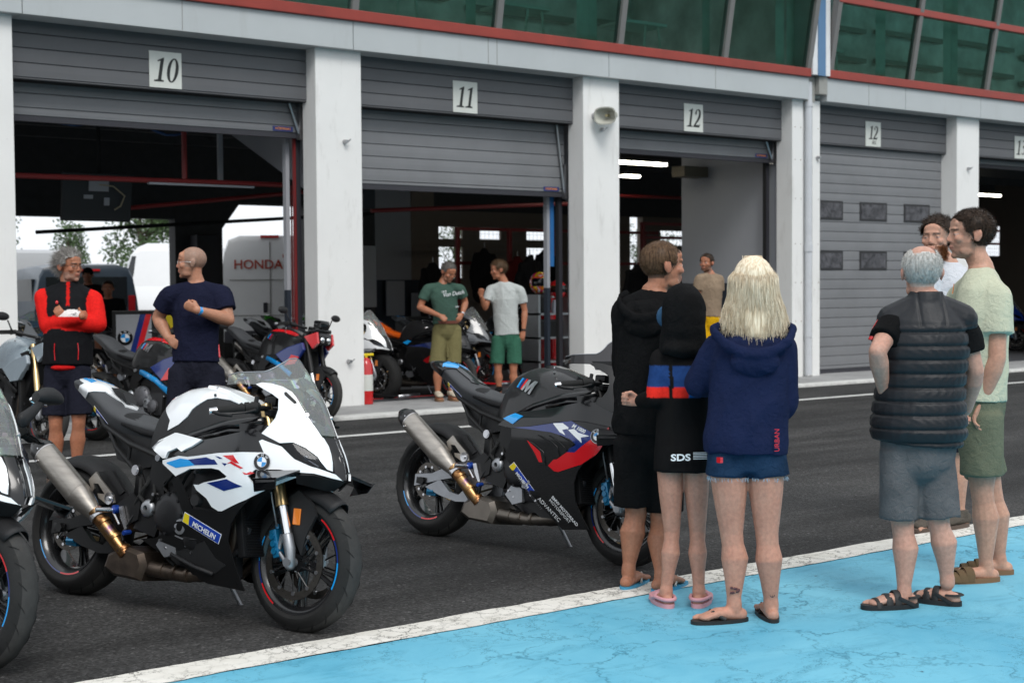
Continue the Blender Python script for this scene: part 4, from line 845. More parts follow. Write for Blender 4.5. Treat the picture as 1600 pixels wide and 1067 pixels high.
def build_chassis(par, st, lod):
    A = lambda name, mb, mat, p=par, au=40: mb.build(name, mat, p, smooth=True, auto=au)
    fr = lambda u, v, q: (u, q, v)
    # frame beams
    k = MB()
    for s in (-1, 1):
        k.prism([(.52, .36), (.66, .33), (.70, .42), (.69, .58), (.76, .64), (1.0, .72), (1.22, .82), (1.20, .90), (.92, .82), (.66, .74), (.60, .66), (.57, .52)], fr, s*.125, s*.150)
    k.box(.70, 1.16, -.12, .12, .36, .88); k.box(.4, .72, -.06, .06, .36, .70); k.box(1.1, 1.27, -.07, .07, .78, .95)
    k.prism([(.95, .30), (1.14, .30), (1.26, .62), (1.22, .88), (.9, .80)], fr, -.115, .115)
    f = A('frame', k, MK['black_matt']); 
    for s in (-1, 1):
        k = MB(); k.lathe([(.012, s*.152), (.014, s*.170), (.030, s*.168), (.040, s*.158), (.042, s*.150)], 'y', 20, c=(.603, 0, .457)); k2 = MB(); k2.tube([(.645, s*.15, .69), (.645, s*.165, .69)], .016, 12); A('frame_bolt', k2, MK['castal'], f)
        A('pivot_cover', k, MK['castal'], f)
    # engine
    e = MB(); e.box(.68, 1.04, -.155, .155, .27, .50, 0, bev=.03); e.box(.86, 1.08, -.15, .15, .45, .68, 0, bev=.02); e.box(.62, .80, -.12, .14, .30, .55, 0, bev=.03); e.box(.72, 1.0, -.10, .10, .17, .28, 0, bev=.02)
    eng = A('engine', e, MK['engine'])
    for s in (-1, 1):
        k = MB()
        k.lathe([(0, s*.205), (.055, s*.203), (.085, s*.195), (.098, s*.178), (.10, s*.15)], 'y', 28, c=(.775, 0, .445)); k.lathe([(0, s*.192), (.045, s*.190), (.06, s*.180), (.062, s*.14)], 'y', 24, c=(.93, 0, .36))
        for i in range(8): a = i*.785; k.tube([(.775+.088*math.cos(a), s*.178, .445+.088*math.sin(a)), (.775+.088*math.cos(a), s*.200, .445+.088*math.sin(a))], .007, 6)
        A('engine_cover', k, MK[st.get('ecov', 'engine')], eng)
    rr = random.Random(3)
    for s in (-1, 1):
        k = MB(); k.lathe([(.02, s*.200), (.034, s*.198), (.036, s*.185), (.03, s*.16)], 'y', 18, c=(.865, 0, .395)); k.prism([(.83, .43), (.865, .475), (.90, .43), (.91, .37), (.88, .34), (.83, .35)], fr, s*.155, s*.188)
        k.prism([(.70, .30), (.75, .37), (.82, .34), (.83, .27), (.76, .25)], fr, s*.15, s*.172)
        A('pump_cover', k, MK['castal'], eng)
    k = MB()
    for i in range(26 if not lod else 8):
        s = rr.choice((-1, 1)); x, z = rr.uniform(.62, 1.08), rr.uniform(.26, .68); y = s*rr.uniform(.155, .168)
        k.tube([(x, y-.012, z), (x, y+.012, z)], rr.uniform(.005, .010), 6)
    A('bolt', k, MK['silver'], eng)
    if not lod:
        for i in range(12):
            k = MB(); s = -1 if i % 3 else 1; x, z = rr.uniform(.5, 1.0), rr.uniform(.45, .75)
            k.tube([(x, s*.13, z), (x+rr.uniform(-.08, .08), s*.165, z-rr.uniform(.02, .1)), (x+rr.uniform(-.12, .12), s*.15, z-rr.uniform(.1, .18)), (x+rr.uniform(-.1, .1), s*.12, z-.25)], rr.uniform(.005, .010), 8); A('hose', k, MK['rubber'], eng)
    # radiator
    k = MB(); T = Matrix.Translation((1.185, 0, .45)) @ Matrix.Rotation(R(-14), 4, 'Y'); k.box(-.02, .02, -.165, .165, -.16, .17, T=T, bev=.006)
    for i in range(26): z = -.15+.0118*i; k.box(.0205, .0235, -.15, .15, z, z+.0035, 1, T=T)
    k.box(-.03, .022, -.17, .17, .165, .19, 1, T=T); k.tube([(1.13, -.13, .28), (1.2, -.14, .33), (1.21, -.12, .42)], .016, 8, 1)
    A('radiator', k, [MK['black_matt'], MK['engine']], par)
    # swingarm
    k = MB()
    for s in (-1, 1):
        k.prism([(-.07, .352), (.07, .368), (.27, .45), (.58, .50), (.58, .43), (.36, .38), (.14, .335), (-.07, .283)], fr, s*.098, s*.130)
        k.prism([(.02, .285), (.14, .338), (.22, .275), (.30, .262), (.345, .30), (.36, .385), (.45, .41), (.43, .28), (.36, .228), (.28, .222), (.15, .245)], fr, s*.100, s*.128)
    k.box(.40, .58, -.13, .13, .34, .46, bev=.02)
    A('swingarm', k, MK[st.get('swing', 'black_matt')])
    k = MB(); k.tube([(0, -.14, .318), (0, .14, .318)], .018, 12); k.box(-.05, .03, -.137, -.131, .30, .337, bev=.002); k.tube([(0, -.15, .318), (0, -.131, .318)], .024, 6); A('axle', k, MK['black_matt'])
    k = MB(); k.box(.02, .10, -.115, -.085, .235, .285, bev=.008); k.tube([(.04, -.12, .26), (.09, -.12, .262)], .012, 8); A('brake_caliper', k, MK['caliper'])
    # chain and sprocket (left)
    k = MB(); k.lathe([(.03, .112), (.105, .112), (.108, .118), (.03, .118)], 'y', 36, c=(0, 0, .318), closed=True); k.tube([(0, .116, .426), (.62, .116, .50)], (.004, .008), 6); k.tube([(0, .116, .21), (.62, .116, .40)], (.004, .008), 6); A('chain_drive', k, MK['gold'])
    # hugger
    k = MB(); V = []; F = []
    for i in range(13):
        a = R(118)-R(100)*i/12
        for j in range(9): q = -1+2*j/8; r_ = .352-.06*abs(q)**2.6; V.append((r_*math.cos(a), q*.10, .318+r_*math.sin(a)))
    for i in range(12):
        for j in range(8): F.append((i*9+j, i*9+j+1, (i+1)*9+j+1, (i+1)*9+j))
    k.add(V, F); k.prism([(.20, .60), (.30, .61), (.42, .50), (.44, .44), (.36, .40), (.28, .46)], fr, -.112, -.100); k.prism([(.24, .61), (.30, .61), (.40, .52), (.37, .50)], fr, -.120, -.110)
    h = A('rear_hugger', k, MK[st.get('hugger', 'plastic')]); h.modifiers.new('s', 'SOLIDIFY').thickness = .003
    # subframe, bin
    k = MB()
    for s in (-1, 1):
        k.tube([(.64, s*.13, .69), (.40, s*.118, .745), (.20, s*.10, .82), (.05, s*.06, .93)], [.015, .014, .013, .008], 8); k.tube([(.57, s*.125, .50), (.50, s*.12, .60), (.30, s*.105, .72), (.235, s*.10, .80)], [.014, .014, .012, .012], 8); k.tube([(.40, s*.115, .66), (.405, s*.115, .745)], .009, 6)
    A('subframe', k, MK['black_matt'])
    k = MB(); k.prism([(.20, .82), (.235, .76), (.29, .665), (.45, .63), (.60, .66), (.62, .75), (.4, .79)], fr, -.085, .085); A('under_tray', k, MK['plastic'])
    k = MB(); k.tube([(.49, -.125, .625), (.49, -.150, .625)], [.026, .024], 14); k.tube([(.49, -.151, .625), (.49, -.153, .625)], .018, 12); A('reservoir_cap', k, MK['silver'])
    # foot controls
    for s in (-1, 1):
        k = MB(); k.prism([(.40, .46), (.50, .52), (.56, .48), (.55, .40), (.46, .36), (.42, .42)], fr, s*.150, s*.160); k.tube([(.52, s*.155, .42), (.47, s*.17, .33), (.50, s*.185, .30)], .006, 6)
        A('foot_bracket', k, MK['black_matt'])
        k = MB(); k.tube([(.40, s*.155, .432), (.385, s*.185, .431), (.36, s*.245, .430)], [.010, .013, .011], 10); A('foot_peg', k, MK['silver'])
        k = MB(); k.tube([(.41, s*.150, .438), (.405, s*.178, .436)], .020, 12); A('peg_mount', k, MK['hbolt']); k = MB(); k.tube([(.50, s*.15, .34), (.50, s*.19, .335)], .011, 8); A('pedal_mount', k, MK['hbolt'])
        if s < 0:
            k = MB(); k.prism([(.43, .45), (.455, .455), (.475, .41), (.50, .355), (.485, .35), (.45, .40)], fr, -.172, -.162); k.tube([(.44, -.165, .37), (.40, -.17, .42)], .007, 6); A('heel_guard', k, MK['silver'])
    # exhaust
    k = MB(); k.tube([(.315, -.188, .392), (.37, -.175, .345), (.44, -.155, .275), (.48, -.14, .235)], [.031, .033, .031, .033], 16)
    for q in (.30, .345, .41, .46): i = (q-.315)/.165; k.tube([(q, -.190+.05*i, .405-.165*i), (q+.012, -.187+.05*i, .394-.165*i)], .0355, 16)
    ex = A('exhaust_pipe', k, MK[st.get('link', 'heat')])
    k = MB(); k.tube([(.37, -.10, .27), (.33, -.155, .34), (.42, -.13, .235)], .018, 10, caps='round')
    k.add(*hull_box([(.345, .165), (.365, .225), (.47, .275), (.60, .255), (.63, .20), (.60, .125), (.42, .132)], -.165, .13, .02))
    for y in (-.11, -.03, .06): k.tube([(.60, y, .185), (.85, y*1.0, .175), (1.02, y, .20), (1.13, y*1.1, .30), (1.16, y*1.3, .48)], [.036, .030, .026, .024, .022], 12)
    for x in (.70, .78, .86): k.tube([(x, -.11, .182), (x+.014, -.11, .182)], .036, 14)
    A('exhaust_collector', k, MK[st.get('coll', 'coll')], ex, 35)
    a = Vector((.318, -.190, .390)); b = Vector((-.085, -.205, .665)); d = (b-a); 
    k = MB(); up = (0, 0, 1); k.tube([a, a+d*.06, a+d*.30, a+d*.36, b], [(.031, .031), (.035, .037), (.054, .061), (.057, .064), (.055, .062)], 22, up=up)
    si = A('silencer', k, MK['titanium'], ex)
    k = MB(); k.tube([a-d*.02, a+d*.035], .036, 18); A('clamp', k, MK['silver'], ex); k = MB(); k.tube([a+d*.35, a+d*.358], [(.0575, .0645)]*2, 22, up=up); A('weld_ring', k, MK['titanium'], si); k = MB(); k.tube([b-d*.02, b-d*.012], [(.0555, .0625)]*2, 22, up=up)
    for q in (-1, 1): k.tube([b-d*.03+Vector((0, -.045, .01*q*3)), b-d*.03+Vector((0, -.058, .01*q*3))], .005, 6)
    A('end_band', k, MK['silver'], si)
    k = MB(); k.tube([b-d*.004, b+d*.05, b+d*.11+Vector((0, 0, -.004)), b+d*.165+Vector((.004, 0, .004))], [(.0553, .0623), (.055, .060), (.047, .050), (.032, .031)], 22, up=up, caps='flat'); A('end_cap', k, MK['carbon'], si)
    k = MB(); k.tube([b+d*.150, b+d*.168], [.02, .019], 14); A('outlet', k, MK['black_gap'] if 'black_gap' in MK else M_blk, si)
    k = MB(); k.prism([(.19, .56), (.235, .60), (.27, .57), (.37, .50), (.385, .465), (.33, .455), (.27, .48), (.26, .50), (.31, .50), (.26, .545), (.225, .545), (.235, .52), (.22, .50)], fr, -.158, -.150); A('exhaust_bracket', k, MK['titanium'], ex)
    k = MB(); k.lathe([(0, -.168), (.010, -.168), (.012, -.160), (.028, -.163), (.031, -.155), (.03, -.148)], 'y', 18, c=(.345, 0, .482)); A('bracket_bolt', k, MK['silver'], ex)
    # sidestand
    k = MB(); k.tube([(.78, .13, .25), (.865, .24, .035), (.90, .262, .018)], [.012, .010, .012], 8); k.box(.88, .94, .245, .285, .0, .012); A('side_stand', k, MK['castal'])
def hull_box(poly, y0, y1, inset):
    cx = sum(p[0] for p in poly)/len(poly); cz = sum(p[1] for p in poly)/len(poly); V = []; n = len(poly)
    for y, s in ((y0, .78), (y0+inset, 1.0), (y1-inset, 1.0), (y1, .78)):
        for p in poly: V.append((cx+(p[0]-cx)*s, y, cz+(p[1]-cz)*s))
    F = [(i*n+j, i*n+(j+1) % n, (i+1)*n+(j+1) % n, (i+1)*n+j) for i in range(3) for j in range(n)]
    F += [tuple(range(n-1, -1, -1)), tuple(3*n+j for j in range(n))]
    return V, F
def build_tank(par, st, lod):
    gs = .03 if not lod else .06
    def shell(s, xs, z0f, name, mat, parent, nseg=14, inset=0):
        fw, iv, _ = chart(s); rings = []
        for x in xs:
            right = [iv(x, .26*q/nseg, -1) for q in range(nseg+1)]; left = [iv(x, .26*q/nseg, 1) for q in range(nseg, -1, -1)]
            rings.append([tuple(p) for p in right+left[1:]])
        k = MB(); loft(k, rings); return k.build(name, mat, parent, smooth=True, auto=40)
    n = 34; xs = [.516+.69*(i/n)**1.35 for i in range(n+1)]
    tk = shell('T', xs, None, 'fuel_tank', MK[st['tank']], par)
    n = 24; xs = [-.14+.76*i/n for i in range(n+1)]
    tl = shell('C', xs, None, 'tail_unit', MK['grey_plastic'], par)
    # ridge cover on the tank top
    k = MB(); rings = []
    for x in (.80, .86, .95, 1.05, 1.14, 1.2):
        zt = lerpt(TZ, x)+.004; w = .05+.02*math.sin((x-.8)*6); rings.append([(x, -w, zt-.02), (x, -w*.8, zt+.006), (x, 0, zt+.012), (x, w*.8, zt+.006), (x, w, zt-.02)])
    loft(k, rings); k.build('airbox_cover', MK[st.get('cover', 'black_matt')], tk, smooth=True, auto=30)
    k = MB(); k.tube([(.865, -.045, 1.022), (.865, -.045, 1.034)], .007, 8); k.tube([(.93, -.12, .985), (.93, -.125, .996)], .007, 8); k.build('bolt', MK['silver'], tk)
    # seat with its own volume
    k = MB(); rings = []
    for i in range(15):
        q = i/14; x = .255+.315*q; zc = lerpt([(0, .905), (.25, .893), (.6, .862), (1, .845)], q); w = .112*math.sin(min(1, q*3+.35)*math.pi/2)*(1-.25*max(0, q-.6)); h = .055
        rings.append([(x, w*math.cos(a)*(1 if math.sin(a) < 0 else 1), zc-h+h*(1.0*math.copysign(abs(math.sin(a))**.6, math.sin(a)))*(1 if math.sin(a) > 0 else .5)) for a in [2*math.pi*j/24 for j in range(24)]])
    loft(k, rings); k.build('seat', MK['seat'], par, smooth=True, auto=60)
    return tk, tl
def build_bars(par, st, lod, naked=False):
    for s in (-1, 1):
        if naked: pe, pi_, pc = (1.05, s*.40, 1.04), (1.10, s*.26, 1.06), (1.20, s*.06, 1.03)
        else: pe, pi_, pc = (1.165, s*.365, .910), (1.262, s*.245, .938), (1.245, s*.105, .945)
        pe, pi_, pc = Vector(pe), Vector(pi_), Vector(pc); d = (pi_-pe).normalized()
        k = MB(); k.tube([pi_-d*.01, pi_+(pc-pi_)*.5, pc], .013, 10); k.tube([pi_+(pc-pi_)*.15, pi_+(pc-pi_)*.42], [(.020, .028)]*2, 10)
        k.tube([pi_+(pc-pi_)*.3+Vector((0, 0, .02)), pi_+(pc-pi_)*.35+Vector((0, 0, .05))], .010, 8)
        h = k.build('handlebar', MK['black_matt'], par, smooth=True, auto=40)
        k = MB(); k.tube([pe+d*.02, pi_-d*.02], .0195, 14)
        for q in range(9): k.tube([pe+d*(.03+.011*q), pe+d*(.034+.011*q)], .0206, 14)
        k.tube([pi_-d*.018, pi_], .026, 14); k.tube([pi_, pi_+d*.035], .022, 14)
        k.build('grip', MK['rubber'], h, smooth=True, auto=40)
        k = MB(); k.tube([pe-d*.012, pe+d*.02], [.015, .017], 12); k.build('bar_end', MK['silver'], h, smooth=True, auto=40)
        f = Vector((.06, 0, -.012)); k = MB(); k.tube([pi_+f*.6, pi_-d*.06+f, pe+d*.05+f*1.0, pe+d*.0+f*.8], [(.009, .006), (.008, .005), (.007, .005), (.008, .006)], 8); k.build('lever', MK['black_matt'], h, smooth=True, auto=40)
        if not naked:
            k = MB(); k.tube([pe-d*.006, pe-d*.006+f*.9, pe+d*.02+f*1.5], [.008, .008, .006], 8); k.build('lever_guard', MK['black_matt'], h, smooth=True, auto=40)
    k = MB(); k.box(FK(.9)-.06, FK(.9)+.04, -.13, .13, .91, .94, bev=.008); k.box(1.16, 1.23, -.05, .05, .96, 1.0, bev=.01); k.build('top_yoke', MK['black_matt'], par, smooth=True, auto=40)
    k = MB(); T = Matrix.Translation((1.285, 0, 1.0)) @ Matrix.Rotation(R(-40), 4, 'Y'); k.box(-.012, .012, -.085, .085, -.055, .055, T=T, bev=.006); k.build('dashboard', MK['black_gloss'], par, smooth=True, auto=40)
    if st.get('mirror'):
        for s in (-1, 1):
            k = MB(); k.tube([(1.36, s*.16, .985), (1.33, s*.24, 1.035), (1.29, s*.30, 1.075)], [(.020, .034), (.014, .024), (.016, .022)], 12, up=(0, 0, 1), caps='round')
            rings = []
            for q in range(9):
                u = q/8; yc = .255+.17*u; hh = .034*math.sin(math.pi*(.12+.80*u))**.6+.004; rings.append([(1.255+.05*(1-u)+hh*1.15*math.cos(a), s*yc, 1.085+.012*math.sin(u*3)+hh*math.sin(a)) for a in [2*math.pi*j/14 for j in range(14)]])
            loft(k, rings); mi = k.build('mirror', MK['plastic'], par, smooth=True, auto=60)
            k = MB(); k.ell((1.232, s*.345, 1.075), (.008, .065, .024), 14); k.build('mirror_glass', MK['chrome'], mi, smooth=True)
def build_screen(par, mat, ht=1.18, lod=False):
    pts = [(1.213, 1.045), (1.235, 1.054), (1.276, 1.053), (1.323, 1.042), (1.363, 1.022), (1.387, 0.998), (1.416, 0.962), (1.438, 0.934), (1.462, 0.904), (1.522, 0.835)]
    fw, iv, sc = chart('F'); tb = [(-.35, 1.04)]+sorted([fw(*p) for p in pts]); tb[-1] = (tb[-1][0], .845); tb.append((math.pi/2, .845))
    tt = [(-.35, 1.085), (.1, 1.095), (.55, 1.105), (.9, ht-.035), (1.2, ht-.008), (math.pi/2, ht)]
    nt_ = 22; nv = 12; rings = []
    ts = [-.35+(math.pi/2+.35)*i/nt_ for i in range(nt_+1)]
    seq = [(t, -1) for t in ts]+[(t, 1) for t in reversed(ts[:-1])]
    k = MB(); V = []
    for t, sd in seq:
        zb, zt = lerpt(tb, t), lerpt(tt, t)
        for j in range(nv+1): V.append(tuple(iv(t, zb+(zt-zb)*j/nv, sd)))
    F = [(i*(nv+1)+j, (i+1)*(nv+1)+j, (i+1)*(nv+1)+j+1, i*(nv+1)+j+1) for i in range(len(seq)-1) for j in range(nv)]
    k.add(V, F); sc_ = k.build('windscreen', mat, par, smooth=True)
    E = [V[i*(nv+1)+nv] for i in range(len(seq))]; k = MB(); k.tube(E, .003, 5); k.build('screen_edge', MK['castal'], sc_, smooth=True)
    for s in (-1, 1): p, n = onsurf('F', 1.445, .925, .004, s); k = MB(); k.tube([p-n*.004, p+n*.005], .009, 10); k.build('screen_bolt', MK['silver'], sc_, smooth=True, auto=40)
    return sc_
def build_nose(par, st, lod):
    gs = .022 if not lod else .045
    N_ = both('nose_white', 'nose_fairing', MK[st['nose']], par, .003, .005, gs)
    # inner dark nose so nothing shows through
    k = MB(); rings = []
    for z in [.66+.035*i for i in range(12)]:
        fw, iv, sc = chart('F'); rings.append([tuple(iv(t, z, sd)*1.0-Vector((.014, 0, 0)) if abs(t) > 9 else Vector((iv(t, z, sd).x-.012, iv(t, z, sd).y*.93, z))) for t, sd in [(math.pi/2*q/8, -1) for q in range(9)]+[(math.pi/2*q/8, 1) for q in range(7, -1, -1)]])
    loft(k, rings[:7], cap=True); k.build('nose_inner', MK['black_gloss'], N_, smooth=True, auto=40)
    for s in (-1, 1):
        k = MB(); panel(k, 'headlight', -.003, .002, 0, s, gs); h = k.build('headlight', MK['lens'], N_, smooth=True, auto=50)
        p, n = onsurf('F', 1.50, .75, -.03, s); k = MB(); k.ell(p, (.026, .020, .024), 14); k.build('lamp_projector', MK['chrome'], h, smooth=True)
        q, n = onsurf('F', 1.45, .775, -.02, s); q2, _ = onsurf('F', 1.552, .712, -.012, s); k = MB(); k.tube([q, q2], .004, 6); k.build('light_blade', MK['silver'], h)
    # centre intake between the two nose halves
    fw, iv, sc = chart('F'); k = MB(); V = []; F = []; rows = [.69+.0215*i for i in range(8)]
    for z in rows:
        t0 = fw(lerpt([(.69, 1.594), (.73, 1.585), (.80, 1.549), (.845, 1.515)], z), z)[0]
        for j in range(13):
            q = -1+2*j/12; t = t0+(math.pi/2-t0)*(1-abs(q)); p = iv(t, z, -1 if q < 0 else 1); rec = .02*(1-abs(q)**3)+.006*math.cos(q*9); V.append((p.x-rec, p.y, z))
    for i in range(len(rows)-1):
        for j in range(12): F.append((i*13+j, (i+1)*13+j, (i+1)*13+j+1, i*13+j+1))
    k.add(V, F); k.build('air_intake', MK['black_gloss'], N_, smooth=True, auto=60)
    both('slot', 'slot_cover', MK['plastic'], N_, .0045, .002, .02)
    # chin lip below the lamps
    for s in (-1, 1): k = MB(); k.add(*strip([(1.50, .175, .668), (1.56, .125, .672), (1.60, .075, .664), (1.638, .01, .655)], [(1.46, .12, .63), (1.52, .09, .62), (1.56, .05, .61), (1.58, .01, .61)], s)); k.build('chin_panel', MK['black_matt'], N_, smooth=True)
    # winglets
    for s in (-1, 1):
        k = MB(); V = []
        if st.get('bigwing'): A = [(1.36, .225, .700), (1.56, .12, .705), (1.60, .33, .668), (1.47, .36, .655)]
        else: A = [(1.325, .232, .672), (1.50, .15, .685), (1.52, .325, .642), (1.42, .335, .630)]
        V = [(x, s*y, z+dz) for dz in (.006, -.008) for x, y, z in A]; k.add(V, [(0, 1, 2, 3), (7, 6, 5, 4), (0, 4, 5, 1), (1, 5, 6, 2), (2, 6, 7, 3), (3, 7, 4, 0)])
        x2, y2, z2 = A[2]; x3, y3, z3 = A[3]; V = [(x2+.01, s*(y2+.004), z2+.012), (x3-.012, s*(y3+.004), z3+.012), (x3-.02, s*(y3-.02), z3-.045), (x2-.01, s*(y2-.02), z2-.035)]; k.add(V+[(a_, b_-s*.004, c_) for a_, b_, c_ in V], [(0, 1, 2, 3), (7, 6, 5, 4), (0, 4, 5, 1), (1, 5, 6, 2), (2, 6, 7, 3), (3, 7, 4, 0)])
        wl = k.build('winglet', MK[st.get('wing', 'black_gloss')], par); bevel(wl, .003)
    return N_
def strip(a, b, s):
    V = []; n = len(a)
    for p, q in zip(a, b): V += [(p[0], s*p[1], p[2]), (q[0], s*q[1], q[2])]
    return V, [(2*i, 2*i+1, 2*i+3, 2*i+2) for i in range(n-1)]
def decals(par, spec, gs, left=True):
    for key, mat, off in spec:
        for sd in ((-1, 1) if left else (-1,)): k = MB(); panel(k, key, off, .0015, 0, sd, gs); k.build('decal', MK[mat], par, smooth=True, auto=50)
def on_quad(par, corners, s, fn_list, out=.006):
    """corners TL,TR,BR,BL in (x,z); polys in unit square placed on the surface"""
    TL, TR, BR, BL = corners
    for poly, mat in fn_list:
        pts = []
        for u, v in poly: a = (TL[0]+(TR[0]-TL[0])*u, TL[1]+(TR[1]-TL[1])*u); b = (BL[0]+(BR[0]-BL[0])*u, BL[1]+(BR[1]-BL[1])*u); pts.append((a[0]+(b[0]-a[0])*v, a[1]+(b[1]-a[1])*v))
        k = MB(); panel(k, None, out, .001, 0, -1, .02, pts, s); k.build('decal', MK[mat], par)
def sticker_text(par, s, p0, p1, txt, size, mat, out=.011, shear=.2, off=.0, sx=1):
    a, n = onsurf(s, *p0, out); b, _ = onsurf(s, *p1, out); ux = (b-a).normalized(); uy = n.cross(ux)
    text('lettering', txt, size, MK[mat], a, ux, uy, par, shear=shear, depth=.0004, offset=off, sx=sx)
def michelin(par, s, q, sz):
    on_quad(par, q, s, [([(-.015, -.05), (1.015, -.05), (1.015, 1.05), (-.015, 1.05)], 'white_gloss')], .0042)
    on_quad(par, q, s, [([(.0, .0), (1, 0), (1, 1), (0, 1)], 'mich'), ], .0050)
    on_quad(par, q, s, [([(0, 0), (.13, 0), (.17, 1), (0, 1)], 'yellow')], .0056)
    m = lambda u, v: tuple((q[0][i]+(q[1][i]-q[0][i])*u)*(1-v)+(q[3][i]+(q[2][i]-q[3][i])*u)*v for i in (0, 1))
    sticker_text(par, s, m(.27, .78), m(.97, .78), 'MICHELIN', sz*.72, 'white_gloss', .0095, .15, .0008)
MSHAPE = [[(0, 0), (.10, 0), (.02, 1), (-.08, 1)], [(.14, 0), (.24, 0), (.16, 1), (.06, 1)], [(.28, 0), (.38, 0), (.30, 1), (.20, 1)]]
def bike_root(name, rear, front, lean, label, group, yaw=None):
    r = Vector((*rear, 0)); f = Vector((*front, 0)); d = (f-r).normalized(); l0 = Vector((-d.y, d.x, 0)); z = Vector((0, 0, 1)); a = R(lean)
    l = l0*math.cos(a)-z*math.sin(a); u = z*math.cos(a)+l0*math.sin(a)
    o = bpy.data.objects.new(name, None); COL.objects.link(o); M = Matrix((d, l, u)).transposed().to_4x4(); M.translation = r; o.matrix_world = M; o.empty_display_size = .2
    ORG[o] = Vector((0, 0, 0)); return tag(o, label, 'motorcycle', group)
GB = 'motorcycles parked at the pit garages'
def sportbike(root, st, lod=False):
    wheel(root, *RA, .322, .094, False, st, lod); wheel(root, *FA, .300, .060, True, st, lod)
    build_fork(root, st, lod); build_chassis(root, st, lod); tk, tl = build_tank(root, st, lod); build_bars(root, st, lod)
    gs = .022 if not lod else .05
    nf = build_nose(root, st, lod); build_screen(root, MK[st['screen']], st.get('ht', 1.18), lod)
    # inner side core
    for s in (-1, 1): k = MB(); k.prism([(.72, .30), (.95, .20), (1.18, .20), (1.16, .40), (1.30, .56), (1.40, .66), (1.35, .80), (1.1, .80), (.8, .72), (.72, .6)], lambda u, v, q: (u, q, v), s*.10, s*.14); k.build('inner_panel', MK['black_matt'], root)
    for s in (-1, 1): k = MB(); k.tube([(.70, s*.155, .735), (.85, s*.160, .80), (1.05, s*.165, .855), (1.27, s*.155, .885)], [.016, .022, .026, .022], 10); k.tube([(.95, s*.185, .80), (1.1, s*.19, .832), (1.25, s*.18, .842)], [.008, .012, .008], 8); k.build('air_duct', MK['black_gloss'], root, smooth=True)
    if st['kind'] == 'white':
        ub = both('upper_black', 'upper_side_panel', MK['black_gloss'], root, .001, .004, gs)
        sd = both('side_white', 'side_fairing', MK['white_gloss'], root, .006, .010, gs)
        lb = both('lower_black', 'belly_pan', MK['black_matt'], root, .002, .006, gs)
        both('knee_white', 'knee_panel', MK['white_gloss'], tk, .010, .012, gs); both('tank_white', 'tank_panel', MK['white_gloss'], tk, .004, .004, gs); both('tail_white', 'tail_cover', MK['white_gloss'], tl, .006, .006, gs)
        k = MB(); k.prism([(.13, 1.008), (.22, .985), (.26, .935), (.17, .975)], lambda u, v, q: (u, q, v), -.03, .03); k.build('tail_vent', MK['black_matt'], tl)
        if not lod or st.get('decals'):
            decals(sd, [('side_cyan', 'cyan', .0075), ('side_navy', 'navy', .0075), ('side_navy2', 'navy', .0075), ('side_rr_a', 'red', .0075), ('side_rr_b', 'red', .0078), ('side_rr_c', 'red', .0075), ('side_rr_d', 'navy', .0075), ('side_rr_e', 'navy', .0075)], gs)
            decals(tl, [('tail_blue', 'cyan', .0078)], gs)
        if not lod:
            p, n = onsurf('F', 1.349, .711, .011); roundel(sd, p, n, (0, 0, 1), .036)
            michelin(lb, 'F', [(.91, .462), (1.13, .385), (1.109, .345), (.892, .422)], .046)
            k = MB(); panel(k, 'belly_cut', .0035, .001, 0, -1); k.build('belly_opening', M_blk, lb)
            k = MB(); k.tube([(.80, -.168, .27), (.95, -.165, .225), (1.05, -.150, .205)], .010, 8); k.tube([(.93, -.19, .345), (1.02, -.182, .352), (1.13, -.165, .27), (1.19, -.13, .17)], .006, 6); k.build('belly_edge', MK['plastic'], lb, smooth=True)
            michelin(tl, 'C', [(.105, .912), (.206, .832), (.196, .815), (.085, .895)], .022)
            k = MB(); k.tube([(.975, -.205, .52), (.975, -.232, .52)], [.030, .026], 16); k.build('crash_bobbin', MK['plastic'], root, smooth=True, auto=40)
    else:
        both('B_upper', 'upper_side_panel', MK[st.get('upper', 'black_gloss')], root, .001, .004, gs)
        sd = both('B_side', 'side_fairing', MK[st.get('side', 'carbon')], root, .003, .008, gs)
        both('B_tailtop', 'tail_cover', MK[st.get('tailc', 'black_gloss')], tl, .006, .006, gs); both('B_knee', 'knee_panel', MK['cyan'], tk, .006, .006, gs)
        if st.get('sdec', True): decals(sd, [('B_blue', 'navy', .005), ('B_red', 'red', .0052)], gs); decals(tl, [('B_tailblue', 'cyan', .008)], gs)
        if not lod:
            decals(sd, [('B_RR1', 'white_gloss', .0066), ('B_cyan2', 'cyan', .004)], gs)
            for kk in ('B_vent1', 'B_vent2', 'B_vent3', 'B_vent4'):
                k = MB(); panel(k, kk, .0066, .001, 0, -1); k.build('side_vent', M_blk, sd)
                s_, po = P[kk]; k = MB(); k.tube([onsurf('F', x, z, .007)[0] for x, z in po[:4]], .003, 6); k.build('vent_lip', MK['carbon'], sd, smooth=True)
            k = MB(); panel(k, None, .0075, .001, 0, -1, .02, [(.885, .612), (.90, .606), (.985, .555), (1.0, .50), (.975, .50), (.945, .545)], 'F'); k.build('vent_inner', MK['red'], sd)
            p, n = onsurf('F', 1.357, .662, .010); roundel(sd, p, n, (0, 0, 1), .036)
            q = P['B_mich'][1]; michelin(sd, 'F', q, .036)
            michelin(tl, 'C', [(.088, .912), (.212, .833), (.201, .818), (.074, .895)], .022)
            on_quad(tk, [(0.702, 0.953), (0.846, 0.933), (0.8130000000000001, 0.859), (0.691, 0.897)], 'T', [(MSHAPE[0], 'cyan'), (MSHAPE[1], 'navy'), (MSHAPE[2], 'red'), ([(.42, 0), (.55, 0), (.60, .55), (.80, 0), (1.0, 0), (.93, 1), (.78, 1), (.82, .45), (.62, 1), (.52, 1), (.47, .45), (.40, 1), (.26, 1)], 'silver')], .009)
